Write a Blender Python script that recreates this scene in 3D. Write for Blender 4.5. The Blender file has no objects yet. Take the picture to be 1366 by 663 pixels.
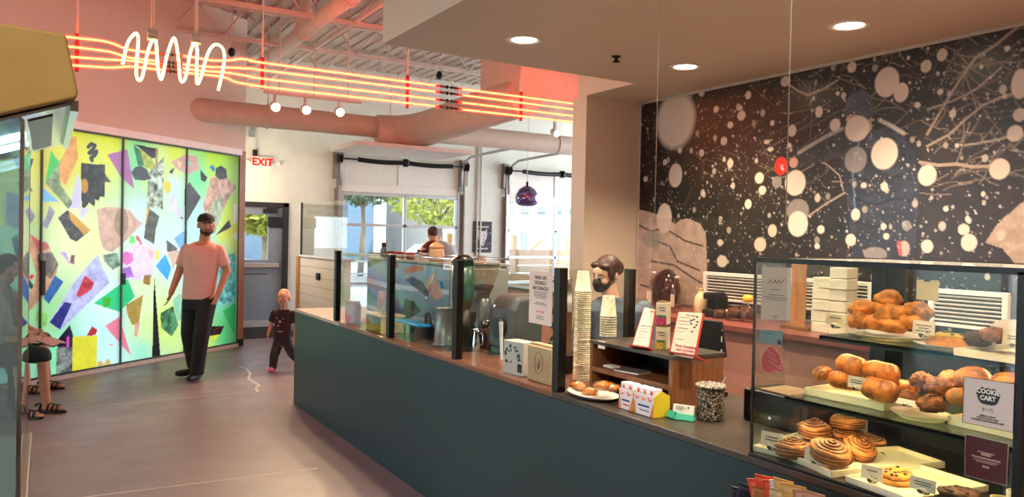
import bpy, bmesh, math, random
import numpy as np
from mathutils import Vector as V, Matrix
SC = bpy.context.scene
COL = SC.collection
R = math.radians
rnd = random.Random(7)

# ------------------------------------------------------------------ camera
F, PIT, ROL, YAW = 1030.87, -.01378, .02089, .54284
CX, CY, EYE = 683.0, 331.5, 1.62
fw = V((math.sin(YAW)*math.cos(PIT), math.cos(YAW)*math.cos(PIT), math.sin(PIT)))
rt = V((math.cos(YAW), -math.sin(YAW), 0)); up = rt.cross(fw)
_c, _s = math.cos(ROL), math.sin(ROL)
rt, up = _c*rt + _s*up, -_s*rt + _c*up
CAM = V((0, 0, EYE))
cam_d = bpy.data.cameras.new('camera'); cam = bpy.data.objects.new('camera', cam_d); COL.objects.link(cam)
cam_d.sensor_width = 36; cam_d.lens = F/1366*36; cam_d.clip_start = .02; cam_d.clip_end = 400
cam.matrix_world = Matrix(((rt.x, up.x, -fw.x, 0), (rt.y, up.y, -fw.y, 0), (rt.z, up.z, -fw.z, EYE), (0, 0, 0, 1)))
SC.camera = cam

# measurements taken from the photograph: where a sight line meets a known plane of the room
def ray(x, y): return fw*F + rt*(x-CX) - up*(y-CY)
def on(i, v, x, y):
    d = ray(x, y); return CAM + d*((v-CAM[i])/d[i])
def onX(x, y, v): return on(0, v, x, y)
def onY(x, y, v): return on(1, v, x, y)
def onZ(x, y, v): return on(2, v, x, y)
def onP(p0, n, x, y):
    d = ray(x, y); return CAM + d*((p0-CAM).dot(n)/d.dot(n))

# ------------------------------------------------------------------ materials
def lin(c):
    if isinstance(c, str):
        c = [int(c[i:i+2], 16)/255 for i in (0, 2, 4)]
    return tuple((x/12.92 if x <= .04045 else ((x+.055)/1.055)**2.4) for x in c)
_mats = {}
def mat(name, col, rough=.5, metal=0., var=.06, vs=9., bump=0., bs=40., emit=0., ecol=None, spec=.5, coat=0., col2=None, sheen=0.):
    if name in _mats: return _mats[name]
    m = bpy.data.materials.new(name); m.use_nodes = True
    nt = m.node_tree; N = nt.nodes; L = nt.links; b = N['Principled BSDF']
    c = lin(col)
    b.inputs['Roughness'].default_value = rough; b.inputs['Metallic'].default_value = metal
    b.inputs['Specular IOR Level'].default_value = spec
    b.inputs['Coat Weight'].default_value = coat
    tc = N.new('ShaderNodeTexCoord')
    if var or col2:
        n = N.new('ShaderNodeTexNoise'); n.inputs['Scale'].default_value = vs; n.inputs['Detail'].default_value = 5
        L.new(tc.outputs['Object'], n.inputs['Vector'])
        r = N.new('ShaderNodeValToRGB')
        r.color_ramp.elements[0].position = .35; r.color_ramp.elements[1].position = .65
        a = [max(0, x*(1-var)) for x in c]; z = [min(1, x*(1+var)) for x in c]
        if col2: z = lin(col2)
        r.color_ramp.elements[0].color = (*a, 1); r.color_ramp.elements[1].color = (*z, 1)
        L.new(n.outputs['Fac'], r.inputs['Fac']); L.new(r.outputs['Color'], b.inputs['Base Color'])
    else:
        b.inputs['Base Color'].default_value = (*c, 1)
    if bump:
        n2 = N.new('ShaderNodeTexNoise'); n2.inputs['Scale'].default_value = bs; n2.inputs['Detail'].default_value = 6
        L.new(tc.outputs['Object'], n2.inputs['Vector'])
        bp = N.new('ShaderNodeBump'); bp.inputs['Strength'].default_value = bump; bp.inputs['Distance'].default_value = .01
        L.new(n2.outputs['Fac'], bp.inputs['Height']); L.new(bp.outputs['Normal'], b.inputs['Normal'])
    if emit:
        b.inputs['Emission Color'].default_value = (*lin(ecol or col), 1); b.inputs['Emission Strength'].default_value = emit
    _mats[name] = m; return m

def wood(name, c1, c2, scale=3., rough=.45, axis='Y', rings=18.):
    if name in _mats: return _mats[name]
    m = mat(name, c1, rough, var=0); nt = m.node_tree; N = nt.nodes; L = nt.links; b = N['Principled BSDF']
    tc = [n for n in N if n.type == 'TEX_COORD'][0]
    mp = N.new('ShaderNodeMapping'); s = {'X': (.12, 1, 1), 'Y': (1, .12, 1), 'Z': (1, 1, .12)}[axis]
    mp.inputs['Scale'].default_value = [q*scale for q in s]
    L.new(tc.outputs['Object'], mp.inputs['Vector'])
    n = N.new('ShaderNodeTexNoise'); n.inputs['Scale'].default_value = rings; n.inputs['Detail'].default_value = 7; n.inputs['Distortion'].default_value = .6
    L.new(mp.outputs[0], n.inputs['Vector'])
    r = N.new('ShaderNodeValToRGB'); r.color_ramp.elements[0].position = .3; r.color_ramp.elements[1].position = .7
    r.color_ramp.elements[0].color = (*lin(c1), 1); r.color_ramp.elements[1].color = (*lin(c2), 1)
    L.new(n.outputs['Fac'], r.inputs['Fac']); L.new(r.outputs['Color'], b.inputs['Base Color'])
    return m

def glass(name, tint='ffffff', refl=1., rough=.0, f0=.04, dirt=0.):
    """thin clear pane: looks through with a Fresnel reflection of the room"""
    if name in _mats: return _mats[name]
    m = bpy.data.materials.new(name); m.use_nodes = True; nt = m.node_tree; N = nt.nodes; L = nt.links
    N.remove(N['Principled BSDF']); out = [n for n in N if n.type == 'OUTPUT_MATERIAL'][0]
    t = N.new('ShaderNodeBsdfTransparent'); t.inputs[0].default_value = (*lin(tint), 1)
    g = N.new('ShaderNodeBsdfGlossy'); g.inputs['Roughness'].default_value = rough
    lw = N.new('ShaderNodeLayerWeight'); lw.inputs['Blend'].default_value = .5
    p = N.new('ShaderNodeMath'); p.operation = 'POWER'; p.inputs[1].default_value = 5
    a = N.new('ShaderNodeMath'); a.operation = 'MULTIPLY_ADD'; a.inputs[1].default_value = .9*refl; a.inputs[2].default_value = f0*refl; a.use_clamp = True
    L.new(lw.outputs['Facing'], p.inputs[0]); L.new(p.outputs[0], a.inputs[0])
    mx = N.new('ShaderNodeMixShader'); L.new(a.outputs[0], mx.inputs[0]); L.new(t.outputs[0], mx.inputs[1]); L.new(g.outputs[0], mx.inputs[2])
    L.new(mx.outputs[0], out.inputs['Surface'])
    if dirt:
        d = N.new('ShaderNodeBsdfDiffuse'); d.inputs[0].default_value = (*lin(tint), 1)
        m2 = N.new('ShaderNodeMixShader'); m2.inputs[0].default_value = dirt
        L.new(mx.outputs[0], m2.inputs[1]); L.new(d.outputs[0], m2.inputs[2]); L.new(m2.outputs[0], out.inputs['Surface'])
    _mats[name] = m; return m

def emitter(name, col, strength):
    if name in _mats: return _mats[name]
    m = bpy.data.materials.new(name); m.use_nodes = True; nt = m.node_tree; N = nt.nodes
    N.remove(N['Principled BSDF']); out = [n for n in N if n.type == 'OUTPUT_MATERIAL'][0]
    e = N.new('ShaderNodeEmission'); e.inputs[0].default_value = (*col, 1); e.inputs[1].default_value = strength
    nt.links.new(e.outputs[0], out.inputs['Surface']); _mats[name] = m; return m

# ------------------------------------------------------------------ mesh building
class MB:
    def __init__(s): s.v = []; s.f = []; s.m = []; s.s = []
    def add(s, vs, fs, m=0, sm=False):
        o = len(s.v); s.v += [V(p) for p in vs]
        for f in fs: s.f.append([o+i for i in f]); s.m.append(m); s.s.append(sm)
        return s
    def bb(s, x0, x1, y0, y1, z0, z1, m=0, M=None):
        x0, x1 = min(x0, x1), max(x0, x1); y0, y1 = min(y0, y1), max(y0, y1); z0, z1 = min(z0, z1), max(z0, z1)
        vs = [V((x, y, z)) for z in (z0, z1) for y in (y0, y1) for x in (x0, x1)]
        if M: vs = [M @ p for p in vs]
        return s.add(vs, [(0, 2, 3, 1), (4, 5, 7, 6), (0, 1, 5, 4), (2, 6, 7, 3), (0, 4, 6, 2), (1, 3, 7, 5)], m)
    def box(s, c, d, rz=0, m=0, M=None):
        T = Matrix.Translation(V(c)) @ Matrix.Rotation(rz, 4, 'Z')
        if M: T = Matrix.Translation(V(c)) @ M
        return s.bb(-d[0]/2, d[0]/2, -d[1]/2, d[1]/2, -d[2]/2, d[2]/2, m, T)
    def bar(s, a, b, w, h, m=0, upv=(0, 0, 1)):
        a, b = V(a), V(b); d = (b-a); L = d.length; d.normalize(); u = V(upv)
        if abs(d.dot(u)) > .98: u = V((1, 0, 0))
        x = d.cross(u).normalized(); u = x.cross(d)
        vs = [p + x*(sx*w/2) + u*(sz*h/2) for p in (a, b) for sx, sz in ((-1, -1), (1, -1), (1, 1), (-1, 1))]
        return s.add(vs, [(0, 3, 2, 1), (4, 5, 6, 7), (0, 1, 5, 4), (1, 2, 6, 5), (2, 3, 7, 6), (3, 0, 4, 7)], m)
    def tube(s, pts, r, n=10, m=0, closed=False, cap=True, flat=1., sm=True):
        pts = [V(p) for p in pts]; k = len(pts); rs = r if isinstance(r, (list, tuple)) else [r]*k
        prev = None; vs = []
        for i, p in enumerate(pts):
            a = pts[(i-1) % k] if (i or closed) else pts[0]; b = pts[(i+1) % k] if (i < k-1 or closed) else pts[-1]
            t = (b-a)
            t = t.normalized() if t.length > 1e-9 else V((0, 0, 1))
            if prev is None:
                u = V((0, 0, 1)) if abs(t.z) < .9 else V((1, 0, 0))
                prev = t.cross(u).normalized()
            x = (prev - t*prev.dot(t)); x = x.normalized() if x.length > 1e-6 else t.orthogonal().normalized(); prev = x; y = t.cross(x)
            for j in range(n):
                a_ = 2*math.pi*j/n; vs.append(p + x*(math.cos(a_)*rs[i]) + y*(math.sin(a_)*rs[i]*flat))
        fs = []
        for i in range(k if closed else k-1):
            q = ((i+1) % k)*n
            for j in range(n): fs.append((i*n+j, i*n+(j+1) % n, q+(j+1) % n, q+j))
        s.add(vs, fs, m, sm)
        if cap and not closed:
            o = len(s.v)-len(vs)
            s.f.append([o+j for j in range(n)][::-1]); s.m.append(m); s.s.append(False)
            s.f.append([o+(k-1)*n+j for j in range(n)]); s.m.append(m); s.s.append(False)
        return s
    def cyl(s, a, b, r, r2=None, n=20, m=0): return s.tube([a, b], [r, r if r2 is None else r2], n, m)
    def lathe(s, prof, c=(0, 0, 0), n=28, m=0, M=None, sm=True, sx=1., sy=1.):
        c = V(c); vs = []; k = len(prof)
        for r_, z in prof:
            for j in range(n):
                a = 2*math.pi*j/n; p = V((math.cos(a)*r_*sx, math.sin(a)*r_*sy, z)); vs.append(c + ((M @ p) if M else p))
        fs = [(i*n+j, i*n+(j+1) % n, (i+1)*n+(j+1) % n, (i+1)*n+j) for i in range(k-1) for j in range(n)]
        s.add(vs, fs, m, sm); o = len(s.v)-len(vs)
        if prof[0][0] > 1e-6: s.f.append([o+j for j in range(n)][::-1]); s.m.append(m); s.s.append(False)
        if prof[-1][0] > 1e-6: s.f.append([o+(k-1)*n+j for j in range(n)]); s.m.append(m); s.s.append(False)
        return s
    def ball(s, c, r, n=16, k=10, m=0, M=None):
        if not isinstance(r, (tuple, list)): r = (r, r, r)
        c = V(c); vs = []; 
        for i in range(k+1):
            th = math.pi*i/k
            for j in range(n):
                a = 2*math.pi*j/n
                p = V((r[0]*math.sin(th)*math.cos(a), r[1]*math.sin(th)*math.sin(a), -r[2]*math.cos(th))); vs.append(c + ((M @ p) if M else p))
        fs = [(i*n+j, i*n+(j+1) % n, (i+1)*n+(j+1) % n, (i+1)*n+j) for i in range(k) for j in range(n)]
        return s.add(vs, fs, m, True)
    def prism(s, poly, a, b, M=None, m=0, sm=False):
        """poly in local xy, from z=a to z=b"""
        n = len(poly); vs = [V((x, y, z)) for z in (a, b) for x, y in poly]
        if M: vs = [M @ p for p in vs]
        s.add(vs, [list(range(n))[::-1], [n+i for i in range(n)]], m)
        s.add(vs, [(i, (i+1) % n, n+(i+1) % n, n+i) for i in range(n)], m, sm); return s
    def slab(s, pts, d, m=0):
        """closed outline pts (3-D), thickened by vector d"""
        pts = [V(p) for p in pts]; d = V(d); n = len(pts); vs = pts + [p+d for p in pts]
        s.add(vs, [list(range(n))[::-1], [n+i for i in range(n)]], m)
        s.add(vs, [(i, (i+1) % n, n+(i+1) % n, n+i) for i in range(n)], m); return s
    def build(s, name, mats, parent=None, bevel=0., seg=2, sub=0, W=False, ang=40):
        if not isinstance(mats, (list, tuple)): mats = [mats]
        me = bpy.data.meshes.new(name)
        vs = s.v
        if W and parent:
            T = Matrix.Identity(4); p = parent
            while p: T = p.matrix_basis @ T; p = p.parent
            T = T.inverted(); vs = [T @ p for p in vs]
        me.from_pydata([tuple(p) for p in vs], [], s.f)
        for q in mats: me.materials.append(q)
        me.polygons.foreach_set('material_index', s.m); me.polygons.foreach_set('use_smooth', s.s)
        bm = bmesh.new(); bm.from_mesh(me); bmesh.ops.remove_doubles(bm, verts=bm.verts, dist=1e-6)
        bmesh.ops.dissolve_degenerate(bm, edges=bm.edges, dist=1e-7)
        bmesh.ops.recalc_face_normals(bm, faces=bm.faces); bm.to_mesh(me); bm.free()
        o = bpy.data.objects.new(name, me); COL.objects.link(o)
        if parent: o.parent = parent
        if bevel:
            b = o.modifiers.new('bevel', 'BEVEL'); b.width = bevel; b.segments = seg; b.limit_method = 'ANGLE'; b.angle_limit = R(ang); b.harden_normals = False
        if sub:
            q = o.modifiers.new('sub', 'SUBSURF'); q.levels = sub; q.render_levels = sub
        return o

def tag(o, label=None, cat=None, group=None, kind=None):
    if label: o['label'] = label
    if cat: o['category'] = cat
    if group: o['group'] = group
    if kind: o['kind'] = kind
    return o
def struct(o, label=None): o['kind'] = 'structure'; return tag(o, label)
def thing(name, label, cat, loc=(0, 0, 0), rz=0., group=None):
    o = bpy.data.objects.new(name, None); COL.objects.link(o); o.location = loc; o.rotation_euler = (0, 0, rz); o.empty_display_size = .05
    return tag(o, label, cat, group)
def kids(o): return list(o.children)
def dup(root, loc, rz=None, label=None, group=None, rot=None, scale=None):
    def cp(o, par):
        c = o.copy(); COL.objects.link(c)
        if par: c.parent = par
        for ch in kids(o): cp(ch, c)
        return c
    r_ = cp(root, None); r_.location = loc
    if rz is not None: r_.rotation_euler = (0, 0, rz)
    if rot is not None: r_.rotation_euler = rot
    if scale: r_.scale = (scale,)*3 if not isinstance(scale, (tuple, list)) else scale
    if label: r_['label'] = label
    if group: r_['group'] = group
    return r_

def text(parent, body, size, M, m, name='lettering', depth=.0006, align='CENTER', W=True, bold=0., sx=1., space=1.):
    """letters as thin raised mesh; M places the text's xy plane in the world"""
    cu = bpy.data.curves.new('t', 'FONT'); cu.body = body; cu.size = size; cu.align_x = align; cu.align_y = 'CENTER'; cu.extrude = depth; cu.offset = bold; cu.space_character = space; cu.resolution_u = 2
    to = bpy.data.objects.new('t', cu); COL.objects.link(to)
    dg = bpy.context.evaluated_depsgraph_get(); me = bpy.data.meshes.new_from_object(to.evaluated_get(dg))
    bpy.data.objects.remove(to); bpy.data.curves.remove(cu)
    T = M @ Matrix.Diagonal((sx, 1, 1, 1))
    if W and parent:
        Q = Matrix.Identity(4); p = parent
        while p: Q = p.matrix_basis @ Q; p = p.parent
        T = Q.inverted() @ T
    me.transform(T); me.materials.clear(); me.materials.append(m)
    o = bpy.data.objects.new(name, me); COL.objects.link(o)
    if parent: o.parent = parent
    return o
def frame(o, xdir, ydir):
    x = V(xdir).normalized(); y = V(ydir); y = (y - x*y.dot(x)).normalized(); z = x.cross(y)
    return Matrix(((x.x, y.x, z.x, o[0]), (x.y, y.y, z.y, o[1]), (x.z, y.z, z.z, o[2]), (0, 0, 0, 1)))
# ================================================================== world, sun
w = bpy.data.worlds.new('sky'); SC.world = w; w.use_nodes = True
_n = w.node_tree.nodes; _l = w.node_tree.links; _bg = _n['Background']
sky = _n.new('ShaderNodeTexSky'); sky.sky_type = 'HOSEK_WILKIE'; sky.turbidity = 4; sky.ground_albedo = .5; sky.sun_direction = (.35, -.5, .8)
_mx = _n.new('ShaderNodeMixRGB'); _mx.inputs[0].default_value = .62; _mx.inputs[2].default_value = (.86, .95, 1.0, 1)
_l.new(sky.outputs[0], _mx.inputs[1]); _l.new(_mx.outputs[0], _bg.inputs[0]); _bg.inputs[1].default_value = 4.2
sd = bpy.data.lights.new('sun', 'SUN'); sd.energy = 4.5; sd.angle = R(.6); sd.color = (1, .95, .86)
so = bpy.data.objects.new('sun', sd); COL.objects.link(so); so.rotation_euler = V((-.35, .5, -.8)).to_track_quat('-Z', 'Y').to_euler()

# ================================================================== room shell
m_wall = mat('painted wall', 'ded2c2', .75, var=.02, vs=3, bump=.03, bs=60)
m_block = mat('painted block', 'e2e5da', .7, var=.03, vs=4, bump=.06, bs=80)
m_deck = mat('roof deck paint', 'bdb0a6', .7, var=.04)
m_steel = mat('painted steel', 'ddd6cf', .55, var=.04)
m_ceil = mat('soffit paint', 'd6d2bd', .6, var=.015, vs=2)
m_fascia = mat('fascia paint', 'ecdcc6', .6, var=.015, vs=2)
m_black = mat('black metal', '0d0d0e', .35, metal=.3, var=.1)
m_blackm = mat('matte black', '121213', .6, var=.15)
m_alu = mat('aluminium', 'b9bcbf', .38, metal=.6, var=.05)
m_chrome = mat('polished steel', 'd5d8da', .14, metal=1., var=.03)
m_white = mat('white plastic', 'f1efe8', .4, var=.02)
m_galv = mat('brown galvanised rail', '8f847c', .5, metal=.5, var=.12)

# floor: polished concrete
m_floor = mat('polished concrete', '82727a', .40, var=.10, vs=1.6, bump=.05, bs=18, spec=.5)
_nt = m_floor.node_tree; _b = _nt.nodes['Principled BSDF']
_tc = [n for n in _nt.nodes if n.type == 'TEX_COORD'][0]
_n3 = _nt.nodes.new('ShaderNodeTexNoise'); _n3.inputs['Scale'].default_value = 3.5; _n3.inputs['Detail'].default_value = 8
_mr = _nt.nodes.new('ShaderNodeMapRange'); _mr.inputs['From Min'].default_value = .3; _mr.inputs['From Max'].default_value = .7; _mr.inputs['To Min'].default_value = .36; _mr.inputs['To Max'].default_value = .50
_nt.links.new(_tc.outputs['Object'], _n3.inputs['Vector']); _nt.links.new(_n3.outputs['Fac'], _mr.inputs['Value']); _nt.links.new(_mr.outputs[0], _b.inputs['Roughness'])
struct(MB().bb(-9, 12, -4.2, 14.2, -.12, 0).build('floor', m_floor))
# pale control joints cut in the concrete, and a zigzag of sunlight made as pale strips
m_joint_sun = mat('joint filler and sun streak', 'cfc4bb', .5, var=.1)
def strip(name, pts, wd, z=.0012):
    b = MB()
    P = [V((p.x, p.y, 0)) for p in pts]; L = []; Rr = []
    for i, p in enumerate(P):
        t = (P[min(i+1, len(P)-1)]-P[max(i-1, 0)]).normalized(); nn = V((-t.y, t.x, 0))
        q = wd*(.6+.8*rnd.random() if len(P) > 3 else 1)
        L.append(p+nn*q/2); Rr.append(p-nn*q/2)
    vs = [v_ + V((0, 0, zz)) for zz in (-.002, z) for v_ in L+Rr]; k = len(P); fs = []
    for i in range(k-1):
        fs += [(i, i+1, k+i+1, k+i), (2*k+i, 3*k+i, 3*k+i+1, 2*k+i+1)]
    b.add(vs, fs); return struct(b.build(name, m_joint_sun))
a_, b_ = onZ(124, 662, 0), onZ(400, 627.6, 0); d_ = (b_-a_).normalized()
strip('floor_joint', [a_-d_*1.5, b_+d_*.12], .014)
a_, b_ = onZ(102, 543.5, 0), onZ(239, 531.5, 0); d_ = (b_-a_).normalized()
strip('floor_joint', [a_-d_*1.0, b_+d_*.6], .012)
a_, b_ = onZ(275, 523, 0), onZ(367, 520, 0)
strip('floor_joint', [a_, b_], .012)
strip('floor_sun_zigzag', [onZ(x, y, 0) for x, y in ((318, 488), (329, 492), (334, 499), (331, 505), (339, 510), (346, 514), (341, 518), (344, 523))], .03)
strip('floor_sun_zigzag', [onZ(x, y, 0) for x, y in ((334, 499), (342, 496), (350, 498), (361, 497))], .014)

# far wall (painted block) with the exit door and two roller doors in it
YB = 13.6
b = MB()
def wallY(x0, x1, z0, z1): b.bb(x0, x1, YB, YB+.25, z0, z1)
G1 = (4.50, 7.00); G2 = (8.02, 10.6); GZ = 3.05; DX = (2.45, 3.62); DZ = 2.14
wallY(1.6, DX[0], 0, 4.9); wallY(DX[0], DX[1], DZ, 4.9); wallY(DX[1], G1[0], 0, 4.9); wallY(G1[0], G1[1], GZ, 4.9)
wallY(G1[1], G2[0], 0, 4.9); wallY(G2[0], G2[1], GZ, 4.9); wallY(G2[1], 12, 0, 4.9)
wb = struct(b.build('wall_back', m_block))
# block coursing: shallow grooves by a brick texture bump
nt = m_block.node_tree; bt = nt.nodes.new('ShaderNodeTexBrick'); bt.inputs['Scale'].default_value = 2.5; bt.inputs['Mortar Size'].default_value = .012
bt.inputs['Color1'].default_value = (1, 1, 1, 1); bt.inputs['Color2'].default_value = (1, 1, 1, 1); bt.inputs['Mortar'].default_value = (0, 0, 0, 1)
mp = nt.nodes.new('ShaderNodeMapping'); mp.inputs['Rotation'].default_value = (R(90), 0, 0)
tcb = [n for n in nt.nodes if n.type == 'TEX_COORD'][0]; bpn = nt.nodes.new('ShaderNodeBump'); bpn.inputs['Strength'].default_value = .35; bpn.inputs['Distance'].default_value = .01
nt.links.new(tcb.outputs['Object'], mp.inputs['Vector']); nt.links.new(mp.outputs[0], bt.inputs['Vector']); nt.links.new(bt.outputs['Color'], bpn.inputs['Height'])
nt.links.new(bpn.outputs['Normal'], nt.nodes['Principled BSDF'].inputs['Normal'])

# angled left wall: dW runs along it to the right, nW points into the room
P0 = V((2.408, 11.421, 0)); dW = V((.7754, .6315, 0)); nW = V((.6315, -.7754, 0)); WL = 8.0
def atW(s_, z, off=0.): return P0 + dW*s_ + nW*off + V((0, 0, z))
def sW(x, y): q = onP(P0, nW, x, y); return (q-P0).dot(dW), q.z
def bbW(b, s0, s1, o0, o1, z0, z1, m=0):
    M = Matrix(((dW.x, -nW.x, 0, P0.x), (dW.y, -nW.y, 0, P0.y), (0, 0, 1, 0), (0, 0, 0, 1)))
    return b.bb(s0, s1, -o1, -o0, z0, z1, m, M)
GT = 2.70
b = MB(); bbW(b, -WL, .02, -.22, 0, GT+.07, 4.9); struct(b.build('wall_left', m_wall))
b = MB(); bbW(b, -WL, -.10, -.02, .05, GT, GT+.085); struct(b.build('trim_1', mat('white track', 'fdfcf8', .45), None, bevel=.004))
m_post = mat('brown door post', 'a5785f', .55, var=.08)
b = MB(); bbW(b, -.10, .02, -.2, .01, .10, GT+.07); bbW(b, -.10, .02, -.2, .018, 0, .10, 1); struct(b.build('trim_2', [m_post, m_blackm]))
b = MB(); bbW(b, -WL, -.10, -.06, .03, 0, .045); struct(b.build('baseboard_left', mat('pale sill', 'cfc3b2', .5)))
# return wall beside the exit door, far right wall, wall behind
b = MB(); b.bb(2.0, 2.42, 11.46, YB, 0, 4.9); struct(b.build('wall_return', m_wall))
b = MB(); b.bb(11.8, 12, 5.0, 6.0, 0, 4.9); b.bb(11.8, 12, 6.0, 13.2, 0, .5); b.bb(11.8, 12, 6.0, 13.2, 4.2, 4.9); b.bb(11.8, 12, 13.2, YB, 0, 4.9); struct(b.build('wall_far_right', m_wall))
b = MB()
for y in (6.0, 7.8, 9.6, 11.4, 13.14): b.bb(11.86, 11.94, y, y+.06, .5, 4.2)
for z in (.5, 2.3, 4.14): b.bb(11.86, 11.94, 6.0, 13.2, z, z+.06)
_w9 = struct(b.build('window_9', m_alu)); MB().bb(11.895, 11.905, 6.06, 13.14, .56, 4.14).build('pane', glass('window glass', 'ffffff'), _w9)  # unseen glazing, added to let daylight onto the far wall
q = atW(-WL, 0)
b = MB(); b.bb(q.x-.25, q.x, 4.9, q.y+.1, 0, 4.9); b.bb(q.x-.25, q.x, -4.2, 3.0, 0, 4.9); b.bb(q.x-.25, q.x, 3.0, 4.9, 0, .1); b.bb(q.x-.25, q.x, 3.0, 4.9, 3.6, 4.9)
struct(b.build('wall_side', m_wall))
WX = q.x
wf = MB()
for y in (3.0, 3.9, 4.84): wf.bb(WX-.15, WX-.07, y, y+.06, .1, 3.6)
wf.bb(WX-.15, WX-.07, 3.0, 4.9, .1, .16); wf.bb(WX-.15, WX-.07, 3.0, 4.9, 3.54, 3.6)
win = struct(wf.build('window_1', m_alu)); MB().bb(WX-.115, WX-.105, 3.06, 4.84, .16, 3.54).build('pane', glass('window glass', 'ffffff'), win)  # unseen side window, added for fill light on the counter
struct(MB().bb(WX, 4.6, -4.2, -4.0, 0, 4.9).build('wall_front', m_wall))

# roof deck with ribs
b = MB(); b.bb(-9, 12, -4.2, 14.2, 4.66, 4.75)
for i in range(66):
    x = -2.0 + i*.2; b.bb(x, x+.13, 5.2, 13.6, 4.635, 4.66)
struct(b.build('ceiling', m_deck))
# soffit over the service counter
SZ = 2.80; SX = 1.768; SY = 4.53; MX = 4.35; NX = 3.78; NY = 5.13
b = MB()
b.bb(SX, MX+.1, -4.0, SY, SZ, 4.6, 0); b.bb(NX, MX+.1, SY, NY+.12, SZ, 4.6, 0)
sof = b.build('ceiling_soffit', [m_ceil, m_fascia])
for p in sof.data.polygons: p.material_index = 0 if abs(p.normal.z) > .5 else 1
struct(sof)
struct(MB().bb(MX, MX+.15, -4.0, NY, 0, SZ).build('wall_right', m_wall))
m_col = mat('column paint', 'e8dac6', .65, var=.02, vs=3)
struct(MB().bb(NX, MX+.15, NY, NY+.19, 0, SZ).build('wall_column', m_col))
struct(MB().bb(MX+.15, 11.9, NY+.0, NY+.19, 0, 4.6).build('wall_divider', m_wall))

# open-web joists carrying the deck
def joist(Y, x0, x1, z0=4.16, z1=4.58):
    b = MB()
    for z in (z0, z1-.02): b.bar((x0, Y-.03, z), (x1, Y-.03, z), .035, .035); b.bar((x0, Y+.03, z), (x1, Y+.03, z), .035, .035)
    n = int((x1-x0)/.3)
    for i in range(n):
        a = (x0+i*(x1-x0)/n, Y, z0 if i % 2 else z1-.02); c = (x0+(i+1)*(x1-x0)/n, Y, z1-.02 if i % 2 else z0); b.tube([a, c], .011, 6)
    return struct(b.build('ceiling_joist', m_steel))
for Y in (7.4, 9.0, 10.62, 12.2): joist(Y, -2, 11.9)
struct(MB().bar((3.15, 5.4, 4.18), (3.15, 13.5, 4.18), .05, .05).build('ceiling_brace', m_steel))
struct(MB().bar((6.0, 5.4, 4.14), (7.2, 13.5, 4.14), .05, .05).build('ceiling_brace', m_steel))
# ================================================================== folding glass doors covered in a collage print
def inpoly(px, py, poly):
    n = len(poly); ins = np.zeros(px.shape, bool); j = n-1
    for i in range(n):
        xi, yi = poly[i]; xj, yj = poly[j]
        if abs(yj-yi) > 1e-12:
            ins ^= ((yi > py) != (yj > py)) & (px < (xj-xi)*(py-yi)/(yj-yi)+xi)
        j = i
    return ins
_rs = np.random.RandomState(3)
def vnoise(u, v, scale, seed=0):
    """smooth value noise in 0..1"""
    r = np.random.RandomState(seed); T = r.rand(64, 64)
    x = u*scale; y = v*scale; xi = np.floor(x).astype(int); yi = np.floor(y).astype(int); fx = x-xi; fy = y-yi
    fx = fx*fx*(3-2*fx); fy = fy*fy*(3-2*fy)
    g = lambda a, b_: T[a % 64, b_ % 64]
    return (g(xi, yi)*(1-fx)+g(xi+1, yi)*fx)*(1-fy)+(g(xi, yi+1)*(1-fx)+g(xi+1, yi+1)*fx)*fy
def rgb(h): return np.array(lin(h))
BASE = [(100,200,'e6e23e'),(150,200,'e8ea34'),(180,215,'7fe09a'),(60,220,'dcd23a'),(230,250,'cfeef2'),(235,215,'e8f050'),(285,215,'c4ee48'),(300,250,'bcf05a'),(262,235,'78eaa0'),(262,290,'c8f2f4'),
 (100,310,'eef6b8'),(190,290,'d4f0fb'),(140,400,'dff4f2'),(85,470,'90e2b0'),(150,480,'d0f8f4'),(190,470,'a4eccc'),(195,440,'d8f0a0'),(215,430,'dcee64'),(230,350,'dcf4f8'),(270,470,'d6ee78'),(300,440,'60d080'),
 (300,380,'80d0c8'),(60,420,'a6dc98'),(200,400,'e4f4be'),(20,300,'a0cca0'),(20,450,'8cccae'),(-60,300,'b0d8a0'),(-60,450,'a0d8c0'),(130,440,'c8f6f2'),(120,330,'e8f2a0'),(310,300,'e4f060'),(212,240,'d8ee58'),(40,260,'d8d66a')]
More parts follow.
